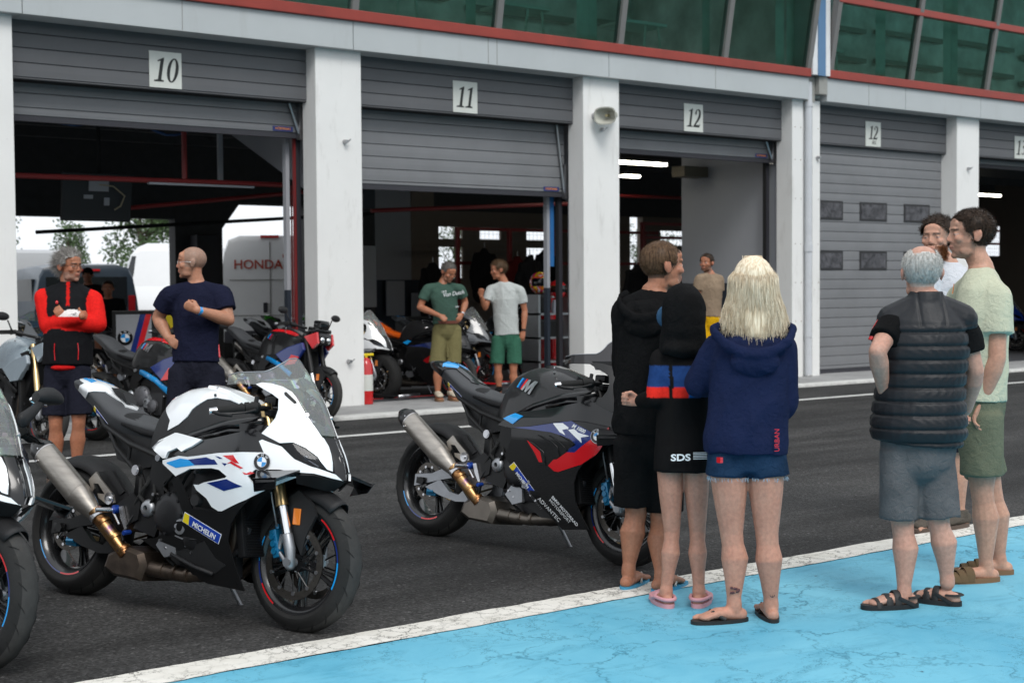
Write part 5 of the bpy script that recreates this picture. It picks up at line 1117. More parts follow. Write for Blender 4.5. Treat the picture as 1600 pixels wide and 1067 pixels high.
            sticker_text(sd, 'F', (.952, .300), (1.06, .215), 'ADVANTEC', .034, 'white_gloss', shear=.1)
            sticker_text(sd, 'F', (1.055, .318), (1.165, .225), 'BMW MOTORRAD', .026, 'white_gloss', shear=.05, off=.0006)
            sticker_text(sd, 'F', (1.035, .300), (1.145, .207), 'MOTORSPORT', .026, 'white_gloss', shear=.05)
            sticker_text(sd, 'F', (.80, .40), (.95, .262), 'M PERFORMANCE PARTS', .021, 'silver', shear=.3)
            sticker_text(sd, 'F', (1.205, .700), (1.33, .655), 'M 1000', .028, 'white_gloss', shear=.3, off=.001)
            k = MB(); panel(k, None, .006, .001, 0, -1, .02, [(1.38, .99), (1.40, .97), (1.53, .80), (1.48, .84)], 'F'); k.build('decal', MK['cyan'], nf)
STW = dict(kind='white', rim='rim', nose='white_gloss', tank='plastic', cover='white_gloss', screen='screen', seat='seat')
STB = dict(kind='black', rim='rim', nose='carbon', tank='carbon', screen='smoke', cover='black_gloss', swing='castal', link='heat', coll='coll_ti', fork='black_matt', fender='carbon', fstripe=True, bigwing=True, wing='carbon', ht=1.20)
b1 = bike_root('motorcycle', (2.439, 6.776), (2.927, 5.403), 9, 'white sport bike with cyan stripes and titanium silencer, second from the left edge', GB)
sportbike(b1, STW)
b2 = bike_root('motorcycle', (4.695, 7.02), (4.965, 5.589), 9, 'black carbon sport bike with blue and red side panel in the lane', GB)
sportbike(b2, STB)
b3 = bike_root('motorcycle', (1.135, 6.988), (1.623, 5.616), 9, 'white sport bike with mirrors, cut off by the left edge of the photo', GB)
sportbike(b3, dict(STW, mirror=True))
for a_, b_, t_ in (((1.545, .80), (1.46, .86), 'RR'),):
    p0, n0 = onsurf('F', *a_, .009, 1); p1, _ = onsurf('F', *b_, .009, 1); ux = (p1-p0).normalized(); text('lettering', t_, .075, MK['black_gloss'], tuple(p0+n0*.006), tuple(ux), tuple(n0.cross(ux)), b3, shear=.3, offset=.004)
def nakedbike(root, st):
    wheel(root, *RA, .322, .094, False, st, True); wheel(root, *FA, .300, .060, True, st, True)
    build_fork(root, st, True); build_chassis(root, st, True); tk, tl = build_tank(root, st, True); build_bars(root, st, True, True)
    k = MB(); k.box(1.34, 1.44, -.10, .10, .84, .98, bev=.03); k.box(1.28, 1.40, -.13, .13, .98, 1.03, bev=.015); k.box(1.30, 1.42, -.07, .07, 1.02, 1.12, bev=.02)
    hl = k.build('headlight', MK['black_gloss'], root, smooth=True, auto=40)
    for s in (-1, 1):
        k = MB(); k.ell((1.44, s*.05, .90), (.02, .034, .036), 12); k.build('lamp_lens', MK['chrome'], hl, smooth=True)
        k = MB(); k.prism([(1.24, .93), (1.42, .98), (1.45, .86), (1.38, .80)], lambda u, v, q: (u, q, v), s*.105, s*.135); f_ = k.build('headlight_cover', MK[st.get('c1', 'red')], hl)
        k = MB(); k.prism([(.88, .72), (1.05, .80), (1.28, .86), (1.32, .78), (1.20, .62), (1.05, .60)], lambda u, v, q: (u, q, v), s*.165, s*.205); sh = k.build('radiator_shroud', MK[st.get('c2', 'navy')], root); bevel(sh, .01)
        k = MB(); k.prism([(1.05, .60), (1.20, .62), (1.26, .70), (1.14, .72)], lambda u, v, q: (u, q, v), s*.203, s*.210); k.build('decal', MK[st.get('c1', 'red')], sh)
        k = MB(); k.tube([(.70, s*.14, .68), (.95, s*.17, .60), (1.1, s*.15, .50)], [(.016, .03)]*3, 8); k.build('frame_cover', MK[st.get('c3', 'cyan')], root, smooth=True)
        k = MB(); k.tube([(1.18, s*.30, 1.05), (1.17, s*.36, 1.16)], .007, 6); k.ell((1.17, s*.42, 1.19), (.02, .075, .04), 14); k.build('mirror', MK['plastic'], root, smooth=True)
    if st.get('mlogo'):
        on_quad(tk, [(0.702, 0.953), (0.846, 0.933), (0.8130000000000001, 0.859), (0.691, 0.897)], 'T', [(MSHAPE[0], 'cyan'), (MSHAPE[1], 'navy'), (MSHAPE[2], 'red'), ([(.42, 0), (.55, 0), (.60, .55), (.80, 0), (1.0, 0), (.93, 1), (.78, 1), (.82, .45), (.62, 1), (.52, 1), (.47, .45), (.40, 1), (.26, 1)], 'silver')], .009)
        k = MB(); panel(k, None, .006, .002, 0, -1, .03, [(.66, .985), (.75, 1.012), (.95, .995), (1.1, .955), (1.08, .93), (.9, .975), (.75, .98)], 'T'); k.build('decal', MK['red'], tk)
MK['cover_grey'] = paint('engine_cover_grey', (.13, .13, .14), .5, metal=.7, var=.25, vscale=25, dirt=.2)
STN = dict(kind='naked', rim='rim', tank='carbon', mlogo=True, cover='carbon', ecov='cover_grey', fork='black_matt', fender='plastic')
n1 = bike_root('motorcycle', (4.12, 14.44), (4.432, 13.02), 8, 'naked bike with gold forks and pale grey tank behind the left edge bike', GB)
MK['pale_blue'] = paint('bike_pale_blue_grey', (.24, .29, .33), .25, coat=.8)
nakedbike(n1, dict(STN, tank='pale_blue', c1='pale_blue', c2='pale_blue', c3='black_matt', mlogo=False, fork='gold', cover='pale_blue'))
n2 = bike_root('motorcycle', (5.10, 13.55), (5.60, 12.18), 8, 'black naked bike with cyan frame covers parked between the two men', GB); nakedbike(n2, STN)
n3 = bike_root('motorcycle', (7.25, 15.08), (7.678, 13.684), 8, 'black naked bike with red and navy headlight cover left of pillar 10', GB)
def copy_tree(o, root=None):
    c = o.copy(); COL.objects.link(c); ORG[c] = Vector((0, 0, 0))
    for ch in list(o.children): copy_tree(ch, c).parent = c
    return c
def copy_bike(src, rear, front, lean, label, swap=None, name='motorcycle'):
    tmp = bike_root('tmp', rear, front, lean, label, GB); M = tmp.matrix_world.copy(); bpy.data.objects.remove(tmp)
    c = copy_tree(src); c.matrix_world = M; c.name = name; c['label'] = label
    def rec(o):
        for i, sl in enumerate(o.material_slots):
            for key, to in (swap or {}).items():
                if sl.material and sl.material.name == MK[key].name if not isinstance(key, tuple) else (o.name.startswith(key[0]) and sl.material.name == MK[key[1]].name):
                    sl.link = 'OBJECT'; sl.material = MK[to]; break
        for ch in o.children: rec(ch)
    rec(c); return c
for ch in list(n2.children): copy_tree(ch).parent = n3
s1 = bike_root('motorcycle', (9.45, 18.9), (9.95, 17.53), 3, 'black and white sport bike whose tail shows above the naked bike by pillar 10', GB)
LW = dict(STW, decals=False); sportbike(s1, LW, True)
s2 = bike_root('motorcycle', (9.3, 17.2), (9.812, 15.79), 0, 'white sport bike with red and blue nose on a stand beside the fire extinguisher', GB); sportbike(s2, dict(LW, decals=True), True)
sb = bike_root('motorcycle', (7.1, 18.9), (7.5, 17.5), 5, 'black sport bike standing behind the framed panel in garage 10', GB); sportbike(sb, dict(STB, bigwing=False), True)
MK['ktm'] = paint('bike_orange', (.62, .10, .010), .25, coat=.8); MK['rblue'] = paint('bike_royal_blue', (.01, .04, .28), .25, coat=.8); MK['kgreen'] = paint('bike_lime', (.05, .32, .03), .25, coat=.8); MK['bgrey'] = paint('bike_light_grey', (.13, .14, .155), .25, coat=.8)
copy_bike(s1, (6.2, 21.0), (6.55, 19.6), 4, 'white and cyan sport bike seen between the left pillar and the red jacket', {'white_gloss': 'white_gloss', 'black_gloss': 'cyan'})
copy_bike(s1, (10.6, 20.6), (11.1, 19.2), 3, 'sport bike with a lime green screen area in front of the silver van', {'white_gloss': 'kgreen'})
copy_bike(sb, (10.2, 16.75), (10.68, 15.42), 5, 'black sport bike with an orange tail behind the green t-shirt man', {('tail_unit', 'grey_plastic'): 'ktm', ('tail_cover', 'black_gloss'): 'ktm', ('seat', 'seat'): 'ktm'})
copy_bike(s2, (11.55, 18.1), (12.11, 16.75), 0, 'pale grey sport bike on a red paddock stand between the two men', {'white_gloss': 'bgrey'})
copy_bike(sb, (13.2, 18.9), (13.6, 17.5), 3, 'dark sport bike in the shade below the helmets in garage 11')
copy_bike(s2, (26.3, 19.0), (26.7, 17.6), 2, 'royal blue sport bike in the furthest right garage', {'white_gloss': 'rblue'})
copy_bike(s2, (8.3, 21.4), (8.75, 20.05), 6, 'pale sport bike deep in garage 10 near the blue van', {'white_gloss': 'bgrey'})
# paddock stands
def stand(x, y, yaw, mat, label):
    o = empty('paddock_stand', (x, y, .03), label, 'stand', 'paddock stands', (0, 0, R(yaw))); ORG[o] = Vector((0, 0, 0)); k = MB()
    for s in (-1, 1): k.tube([(.0, s*.14, .30), (.10, s*.17, .06), (-.38, s*.20, .05)], .016, 8); k.tube([(.10, s*.17, .05), (.10, s*.22, .05)], .045, 12)
    k.tube([(-.38, -.20, .05), (-.38, .20, .05)], .016, 8); k.tube([(.10, -.17, .06), (.10, .17, .06)], .016, 8); k.build('stand_frame', mat, o, smooth=True, auto=40)
    k = MB(); k.tube([(-.38, -.22, .05), (-.38, .22, .05)], .022, 10); k.build('stand_handle', MK['silver'], o, smooth=True); return o
stand(12.11, 16.72, 110, MK['red'], 'red paddock stand under the pale grey sport bike'); stand(9.83, 15.78, 110, MK['black_matt'], 'black paddock stand with a silver bar under the bike in garage 11')
k = MB(); k.lathe([(.20, -.075), (.285, -.085), (.318, -.05), (.325, 0), (.318, .05), (.285, .085), (.20, .075)], 'y', 36, c=(FA[0], 0, FA[1]), closed=False); k.build('tyre_warmer', M_blackC if 'M_blackC' in globals() else MK['rubber'], s2, smooth=True)
# ------------------------------------------------------------------ people
def V3(p): return Vector(p)
def remesh_obj(mb, name, mat, parent, voxel, smooth_it=4, disp=None, colfn=None, factor=.5):
    """union of overlapping closed shapes -> one continuous smooth surface"""
    off = ORG[parent]; me = bpy.data.meshes.new('tmp'); me.from_pydata(mb.V, [], mb.F); me.update()
    bm = bmesh.new(); bm.from_mesh(me); bmesh.ops.recalc_face_normals(bm, faces=bm.faces[:]); bm.to_mesh(me); bm.free()
    o = bpy.data.objects.new('tmp', me); COL.objects.link(o)
    r = o.modifiers.new('r', 'REMESH'); r.mode = 'VOXEL'; r.voxel_size = voxel; r.adaptivity = 0
    if smooth_it: s = o.modifiers.new('s', 'SMOOTH'); s.factor = factor; s.iterations = smooth_it
    bpy.context.view_layer.update()
    m2 = bpy.data.meshes.new_from_object(o.evaluated_get(bpy.context.evaluated_depsgraph_get())); bpy.data.objects.remove(o); bpy.data.meshes.remove(me)
    n = len(m2.vertices); co = np.empty(n*3, dtype=np.float32); m2.vertices.foreach_get('co', co); co = co.reshape(-1, 3)
    if disp is not None:
        no = np.empty(n*3, dtype=np.float32); m2.vertices.foreach_get('normal', no); no = no.reshape(-1, 3)
        co = co+no*disp(co, no)[:, None]*1.9
    if colfn is not None:
        c = colfn(co); a = m2.color_attributes.new('Col', 'FLOAT_COLOR', 'POINT'); c4 = np.ones((n, 4), dtype=np.float32); c4[:, :3] = c; a.data.foreach_set('color', c4.ravel())
    co = co-np.array(off, dtype=np.float32); m2.vertices.foreach_set('co', co.astype(np.float32).ravel())
    m2.materials.clear(); m2.materials.append(mat); m2.polygons.foreach_set('use_smooth', [True]*len(m2.polygons)); m2.update(); m2.name = name
    return link(name, m2, parent)
def wrinkle(amp, freq=14, seed=0, gather=None, stretch=(1, 1, .55)):
    rg = np.random.default_rng(seed); K = [rg.normal(size=3)*np.array(stretch) for _ in range(7)]; Ph = rg.uniform(0, 6.28, 7)
    def f(co, no):
        d = np.zeros(len(co)); w = np.zeros(len(co))
        for i in range(3): w += np.sin(co @ (K[i]*freq*.45)+Ph[i])
        for i in range(3, 7): d += (1-np.abs(np.sin(co @ (K[i]*freq*.8)+Ph[i]+w*.9)))**2.2
        fine = np.sin(co @ (K[5]*freq*3)+w*2)*.04
        d = (d/4-.28+fine)*amp
        if gather is not None: d = d*gather(co)
        return d
    return f
def seg_d(co, a, b):
    a = np.array(a); b = np.array(b); ab = b-a; t = np.clip(((co-a) @ ab)/(ab @ ab), 0, 1); return np.linalg.norm(co-(a+t[:, None]*ab), axis=1), t
class Head:
    def __init__(s, c, look, pit, sc=1.0, roll=0):
        s.c = np.array(c); y = Vector((look[0], look[1], 0)).normalized(); x = Vector((y.y, -y.x, 0)); z = Vector((0, 0, 1)); a = R(pit)
        y2 = y*math.cos(a)+z*math.sin(a); z2 = z*math.cos(a)-y*math.sin(a); s.x, s.y, s.z = x, y2, z2; s.M = np.array([x, y2, z2]); s.sc = sc
        s.rot = Matrix((x, y2, z2)).transposed()
    def w(s, x, y, z): return tuple(s.c+(np.array([x*1.05, y, z]) @ s.M)*s.sc)
    def loc(s, co): return ((co-s.c) @ s.M.T)/s.sc/np.array([1.05, 1, 1])
    def shapes(s, k, beard=0):
        q = s.sc; e = lambda c, r, n=18: k.ell(s.w(*c), tuple(v*q for v in r), n, rot=s.rot)
        e((0, -.014, .030), (.076, .095, .085), 28); e((0, .020, -.030), (.061, .070, .078), 24); e((0, .034, -.068), (.050, .050, .042)); e((0, .070, -.094), (.022, .017, .016), 12)
        e((0, .076, .026), (.048, .018, .012), 14); e((0, .068, .05), (.050, .02, .03), 14)
        for sd in (-1, 1):
            e((sd*.040, .062, -.020), (.022, .022, .020), 12); e((sd*.031, .0765, .002), (.0125, .010, .0095), 12)
            e((sd*.0775, -.010, -.006), (.007, .019, .031), 14); e((sd*.080, -.022, .0), (.010, .010, .024), 12); e((sd*.045, .03, -.075), (.012, .03, .022), 12)
        k.tube([s.w(0, .084, .020), s.w(0, .092, -.004), s.w(0, .0995, -.022)], [.0070*q, .0080*q, .0092*q], 12, caps='round'); e((0, .092, -.028), (.0145, .012, .008), 12); e((0, .086, -.028), (.017, .02, .01), 12)
        e((0, .0865, -.0525), (.022, .0095, .0052), 12); e((0, .0850, -.0640), (.020, .0095, .0060), 12)
        if beard: e((0, .050, -.082), (.054+.006*beard, .048+.012*beard, .040+.012*beard), 18)
def skincol(H, tone, brow, lip=(.42, .16, .13), stub=None, hairc=None, hairmask=None, extra=None, iris=(.06, .04, .03)):
    tone = np.array(tone)
    def f(co):
        n = len(co); c = np.tile(tone, (n, 1)); L_ = H.loc(co); x, y, z = L_[:, 0], L_[:, 1], L_[:, 2]; ax = np.abs(x)
        inh = (np.abs(z) < .16) & (np.abs(x) < .12) & (np.abs(y) < .15)
        rg = np.sin(co[:, 0]*31+np.sin(co[:, 2]*23)*2)*np.sin(co[:, 1]*29+co[:, 2]*17); c *= (1+.05*rg)[:, None]
        red = .7*np.exp(-(((ax-.042)/.02)**2+((z+.02)/.02)**2+((y-.07)/.04)**2))+np.exp(-((x/.014)**2+((z+.025)/.012)**2+((y-.100)/.02)**2))+.8*((ax > .073) & (y > -.04) & (y < .02) & (z > -.05) & (z < .035))
        red = np.where(inh, red, 0)[:, None]; c = c*(1-.28*np.clip(red, 0, 1))+np.array([.52, .17, .12])*.28*np.clip(red, 0, 1)
        def put(mask, col, a=1.0): c[mask] = c[mask]*(1-a)+np.array(col)*a
        fr = inh & (y > .05)
        if hairmask is not None: put(inh & hairmask(L_), hairc, .9)
        if stub is not None: put(inh & (y > -.01) & (((z < -.035) & (z > -.125) & (ax < .068)) ) & ~((ax < .022) & (z > -.070) & (z < -.046)) & ~((ax > .03) & (z > -.05) & (y > .055)), stub[0], stub[1])
        put(fr & (ax < .021) & (z > -.0695) & (z < -.0475) & (y > .078), lip, .45)
        put(fr & (ax < .020) & (np.abs(z+.0585) < .0016), (.14, .04, .035), .6)
        put(fr & (((ax-.031)/.024)**2+((z-.024-.10*(.031-ax)*(ax > .031))/.0052)**2 < 1) & (y > .062), brow, .6)
        put(fr & (((ax-.031)/.0135)**2+((z-.002)/.0062)**2 < 1), (.16, .08, .06), .35)
        put(fr & (((ax-.031)/.0115)**2+((z-.0015)/.0045)**2 < 1), (.40, .36, .34), .8)
        put(fr & (((ax-.031)/.0050)**2+((z-.0015)/.0046)**2 < 1), iris, .95)
        put(fr & (((ax-.0085)/.0035)**2+((z+.0345)/.0025)**2 < 1), (.10, .03, .02), .7)
        if extra is not None: extra(co, put)
        return c
    return f
def hand(k, wr, hd, pn, s, pose='relax', side=1):
    """palm + five separate unequal bent fingers; wr wrist, hd towards knuckles, pn palm normal"""
    wr = V3(wr); d = (V3(hd)-wr).normalized(); pn = V3(pn); pn = (pn-d*pn.dot(d)).normalized(); lat = d.cross(pn)*side
    kn = wr+d*.085*s
    k.tube([wr-d*.01, wr+d*.03*s, wr+d*.06*s, kn], [(.026*s, .019*s), (.034*s, .016*s), (.039*s, .014*s), (.038*s, .012*s)], 14, up=pn, caps='round')
    curl = {'relax': (.35, .55, .45), 'fist': (1.35, 1.5, 1.0), 'half': (.8, .9, .6), 'flat': (.12, .15, .1)}[pose]
    for i, (o, ln) in enumerate(((-.029, .070), (-.010, .080), (.010, .075), (.028, .058))):
        p = kn+lat*o*s-d*.004*s; dd = d.copy(); P = [p-d*.012*s, p]; ang = 0
        for j, fr in enumerate((.45, .30, .25)):
            ang += curl[j]*(.9+.06*i); dd = d*math.cos(ang)+pn*math.sin(ang); P.append(P[-1]+dd*ln*fr*s)
        k.tube(P, [.0085*s, .0092*s, .0086*s, .0080*s, .0066*s], 9, caps='round', up=lat)
    tb = wr+d*.030*s-lat*.028*s+pn*.006*s; td = (d*.62-lat*.62+pn*.45).normalized(); 
    if pose == 'fist': P = [tb-d*.01, tb+td*.026*s, tb+td*.04*s+(lat*.6+pn*.6+d*.5).normalized()*.026*s, tb+td*.04*s+(lat*.9+pn*.3+d*.3).normalized()*.048*s+pn*.01*s]
    else: P = [tb-d*.01, tb+td*.028*s, tb+td*.05*s+d*.006*s, tb+td*.062*s+d*.02*s]
    k.tube(P, [.012*s, .0115*s, .0100*s, .0078*s], 9, caps='round')
def limb(k, pts, rad, up=None, flat=1, n=14):
    k.tube(pts, rad, n, caps='round', up=up, flat=flat)
def mixp(a, b, t): return V3(a)*(1-t)+V3(b)*t
def person(key, label, S):
    D = JT[key]; J = {k: V3(v) for k, v in D['J'].items()}; s = S.get('s', 1.0); bs = S.get('bulk', 1.0)*s
    fz = S.get('floor', .0); root = empty('person', (D['b'][0], D['b'][1], fz), label, 'person', S.get('group'))
    F = Vector((*D['body'], 0)).normalized(); Rt = Vector((F.y, -F.x, 0)); H = Head(J['head'], D['look'], D['pit'], S.get('hs', s)*1.055)
    vx = S.get('vx', .0065)
    # ---- body: one continuous surface
    k = MB(); H.shapes(k, S.get('beard', 0)); up = tuple(F)
    nk = J['neck']; pel = J['pel']; ab = lambda t: mixp(pel, nk, t)
    k.tube([nk-Vector((0, 0, .04)), nk+Vector((0, 0, .03)), V3(H.w(0, -.022, -.085)), V3(H.w(0, -.02, -.03))], [.068*bs, .057*bs, .054*s, .055*s], 16, caps='round', up=up)
    tw = S.get('torso', (.150, .132, .143, .158, .138, .070)); td = S.get('depth', (.105, .095, .105, .115, .095, .065)); belly = S.get('belly', 0)
    ctr = [pel-Vector((0, 0, .025*s)), ab(.12), ab(.40)+F*belly*.5, ab(.68), ab(.86), ab(1.0)]
    k.tube(ctr, [(a*bs, b*bs) for a, b in zip(tw, td)], 22, caps='round', up=up)
    for q in ('l', 'r'):
        sh, el, wr, hd = J['s'+q], J['e'+q], J['w'+q], J['h'+q]; aw = S.get('arm', 1.0)*bs
        limb(k, [ab(.99), mixp(ab(.985), sh, .55)-Vector((0, 0, .002)), sh], [.048*bs, .046*bs, .047*aw], None)
        limb(k, [sh, mixp(sh, el, .35), mixp(sh, el, .75), el], [.050*aw, .049*aw, .041*aw, .038*aw])
        limb(k, [el, mixp(el, wr, .28), mixp(el, wr, .65), wr], [.038*aw, .042*aw, .033*aw, .025*aw])
        pn = S.get('palm_'+q, None); pn = pn if pn is not None else (-F if (hd-wr).normalized().dot(F) < .7 else -Rt*(1 if q == 'l' else -1))
        hand(k, wr, hd, pn, s, S.get('hand_'+q, 'relax'), S.get('hside_'+q, 1 if q == 'r' else -1))
        th, kn, an, to = J['t'+q], J['k'+q], J['a'+q], J['f'+q]; lw = S.get('leg', 1.0)*bs
        fa = (to-an); fa.z = 0; fa = fa.normalized(); an2 = Vector((an.x, an.y, max(an.z, fz+.075*s))); heel = Vector((an.x, an.y, fz+.038*s))-fa*.035*s; fl = S.get('foot', .215)*s
        limb(k, [mixp(pel, th, .7)+Vector((0, 0, .0)), th, mixp(th, kn, .5), kn], [.085*bs, .086*lw, .073*lw, .049*lw])
        limb(k, [kn, mixp(kn, an2, .16)-fa*.004, mixp(kn, an2, .36)-fa*.012*s, mixp(kn, an2, .65)-fa*.006, mixp(kn, an2, .9), an2, an2-Vector((0, 0, .02))], [.049*lw, .047*lw, .058*lw, .042*lw, .0315*lw**.5, .034*lw**.3, .036*s])
        if not S.get('nofeet'):
            L1 = heel+fa*fl; z0 = fz+.022
            k.tube([heel+Vector((0, 0, .0)), heel+fa*.05*s+Vector((0, 0, .006)), Vector((heel.x, heel.y, z0+.026*s))+fa*fl*.55, Vector((heel.x, heel.y, z0+.012*s))+fa*fl*.82], [(.030*s, .030*s), (.033*s, .034*s), (.040*s, .026*s), (.042*s, .015*s)], 14, caps='round', up=(0, 0, 1))
            lt = Vector((-fa.y, fa.x, 0)); inn = 1 if (pel-an).dot(lt) > 0 else -1
            for i in range(5):
                o = (-.030+.0145*i)*s*-inn; r = (.0135 if i == 0 else .0092)*s; tl = fl*(.98-.045*i if i else .99)
                k.tube([Vector((heel.x, heel.y, z0+.009*s))+fa*fl*.78+lt*o, Vector((heel.x, heel.y, z0+.008*s))+fa*tl*.93+lt*o, Vector((heel.x, heel.y, z0+.003))+fa*tl+lt*o], [r, r*1.05, r*.9], 8, caps='round')
    body = remesh_obj(k, 'body', S.get('skinmat', M_skin), root, vx, 3, None, skincol(H, S['skin'], S.get('brow', (.05, .03, .02)), S.get('lip', (.40, .15, .12)), S.get('stub'), S.get('hairc'), S.get('hairmask'), S.get('extra')))
    # ---- clothes
    for c in S['wear']: c(root, J, F, Rt, ab, S, H, bs)
    return root, J, F, Rt, H, ab
M_skin = vcol('skin', .48, .12, .35)
def top(mat, sleeve=.5, hem=.0, infl=.020, name='t_shirt', wr=.010, vx=.009, wave=None, col=None, neckup=0, cuff=1.3, seed=1, freq=14, hemw=1.0, sleeves='lr', raglan=0, sw=1.0, smooth=4):
    def f(root, J, F, Rt, ab, S, H, bs):
        k = MB(); pel, nk = J['pel'], J['neck']; up = tuple(F); tw = S.get('torso', (.150, .132, .143, .158, .138, .070)); td = S.get('depth', (.105, .095, .105, .115, .095, .065)); belly = S.get('belly', 0)
        z = lambda t: ab(t)
        pts = [z(hem), z(hem*.6+.4*.18), z(.40)+F*belly*.5, z(.68), z(.86), z(.97), z(1.03)+Vector((0, 0, .0+neckup*.3))]
        w = [(tw[0]+infl*1.1)*hemw, (tw[1]+infl*1.7)*hemw**.5, tw[2]+infl, tw[3]+infl, tw[4]+infl*.9, .098+infl*.5, .070+neckup*.1]; d = [(td[0]+infl)*hemw, (td[1]+infl*1.5)*hemw**.5, td[2]+infl, td[3]+infl*.9, td[4]+infl*.7, .075+infl*.4, .062+neckup*.1]
        k.tube(pts, [(a*bs, b*bs) for a, b in zip(w, d)], 28, caps='flat', up=up)
        if neckup: k.tube([z(.93), nk+Vector((0, 0, .02)), nk+Vector((0, 0, neckup))-F*.0], [.09*bs, .078*bs, .070*bs], 18, caps='flat', up=up)
        for q in 'lr':
            sh, el, wr_ = J['s'+q], J['e'+q], J['w'+q]; aw = S.get('arm', 1.0)*bs; i2 = infl*.75
            limb(k, [ab(.97), mixp(ab(.975), sh, .55), sh], [(.052+i2)*bs, (.049+i2)*bs, (.049+i2)*aw])
            if q not in sleeves: continue
            if sleeve <= 1: k.tube([sh, mixp(sh, el, sleeve*.5), mixp(sh, el, sleeve)], [(.052+i2)*aw, (.052+i2*1.2)*aw*sw, (.050+i2*cuff)*aw*sw], 16, caps='flat')
            else:
                limb(k, [sh, mixp(sh, el, .4), el], [(.052+i2)*aw, (.052+i2)*aw, (.044+i2*1.1)*aw]); e2 = mixp(el, wr_, min(1, sleeve-1))
                k.tube([el, mixp(el, e2, .3), mixp(el, e2, .85), e2], [(.044+i2*1.1)*aw, (.045+i2)*aw, (.034+i2)*aw, (.026+i2*.6)*aw], 16, caps='round' if sleeve < 1.95 else 'flat')
        def g(co):
            t = (co[:, 2]-pel.z)/(nk.z-pel.z); return .55+.9*np.exp(-((t-.15)/.22)**2)+.5*np.exp(-((t-.8)/.2)**2)
        dp = wrinkle(wr, freq, seed, g)
        d2 = dp if wave is None else (lambda co, no: dp(co, no)+wave(co, no, J, ab))
        return remesh_obj(k, name, mat, root, vx, smooth, d2, (lambda co: col(co, J, F, Rt, ab)) if col else None)
    return f
def shorts(mat, ln=.9, infl=.02, wr=.009, name='shorts', flare=1.15, seed=3, vx=.010, waist=.10, low=0):
    def f(root, J, F, Rt, ab, S, H, bs):
        k = MB(); pel = J['pel']; up = tuple(F); tw = S.get('torso', (.150, .135, .150)); td = S.get('depth', (.105, .095, .105)); lw = S.get('leg', 1.0)*bs
        k.tube([ab(waist), pel-Vector((0, 0, .02)), pel-Vector((0, 0, (.075 if ln > .5 else .0)*bs))], [((tw[1]+.010)*bs, (td[1]+.010)*bs), ((tw[0]+.010)*bs, (td[0]+.012)*bs), ((tw[0]+.006)*bs, (td[0]+.006)*bs)], 26, caps='round', up=up)
        if ln < .5: hz = mixp(J['tl'], J['kl'], ln*.82).z; k.tube([pel, Vector((pel.x, pel.y, hz))], [((tw[0]+.012)*bs, (td[0]+.012)*bs), ((tw[0]+.006)*bs, (td[0]*.96)*bs)], 28, caps='flat', up=up)
        for q in 'lr':
            th, kn, an = J['t'+q], J['k'+q], J['a'+q]; e = mixp(th, kn, ln) if ln <= 1 else mixp(kn, an, ln-1)
            sd_ = (th-pel); sd_.z = 0; sd_ = sd_.normalized()*.012*bs; k.tube([mixp(pel, th, .8), th, mixp(th, e, .5)+sd_*.6, e+sd_], [(.088)*bs, (.082+infl*.45)*lw, (.075+infl*.6*flare)*lw, ((.071 if ln > .5 else .078)+infl*flare*.75)*lw], 22, caps='flat')
        return remesh_obj(k, name, mat, root, vx, 2, wrinkle(wr, 11, seed))
    return f
def trousers(mat): return shorts(mat, 1.97, .016, .010, 'trousers', .5)
def sole_shape(k, J, q, S, z0, z1, ex, m=0, heelback=.05, lenx=0.0):
    s = S.get('s', 1); fl = S.get('foot', .215)*s; fz = S.get('floor', 0); an, to = J['a'+q], J['f'+q]; fa = (to-an); fa.z = 0; fa = fa.normalized(); lt = Vector((-fa.y, fa.x, 0)); h = Vector((an.x, an.y, fz))-fa*.035*s
    V = []; n = 26
    for z in (z0, z1):
        for i in range(n):
            a = 2*math.pi*i/n; u = math.cos(a); v = math.sin(a); L_ = (fl+.062*s+lenx)/2; w = (.036+.011*(u*.5+.5)**.7)*s+ex; p = h-fa*heelback*s*.72+fa*L_*(1+u)+lt*w*math.copysign(abs(v)**.75, v); V.append((p.x, p.y, fz+z))
    F = [(i, (i+1) % n, n+(i+1) % n, n+i) for i in range(n)]+[tuple(range(n-1, -1, -1)), tuple(range(n, 2*n))]
    k.add(V, F, m); return h, fa, lt, fl, fz, s
def straps(k, h, fa, lt, fl, fz, s, spec, m=0):
    for t, hgt, w, tk in spec:     # strap arcs over the foot: position along, height, half width, radius
        c = h+fa*fl*t; P = []
        for i in range(9):
            a = math.pi*i/8; P.append(c+lt*math.cos(a)*w*s+Vector((0, 0, fz+.012+math.sin(a)**.7*hgt*s)))
        P = [Vector((p.x, p.y, p.z)) for p in P]; k.tube(P, [(tk[0], tk[1])]*9, 8, up=tuple(fa), m=m)
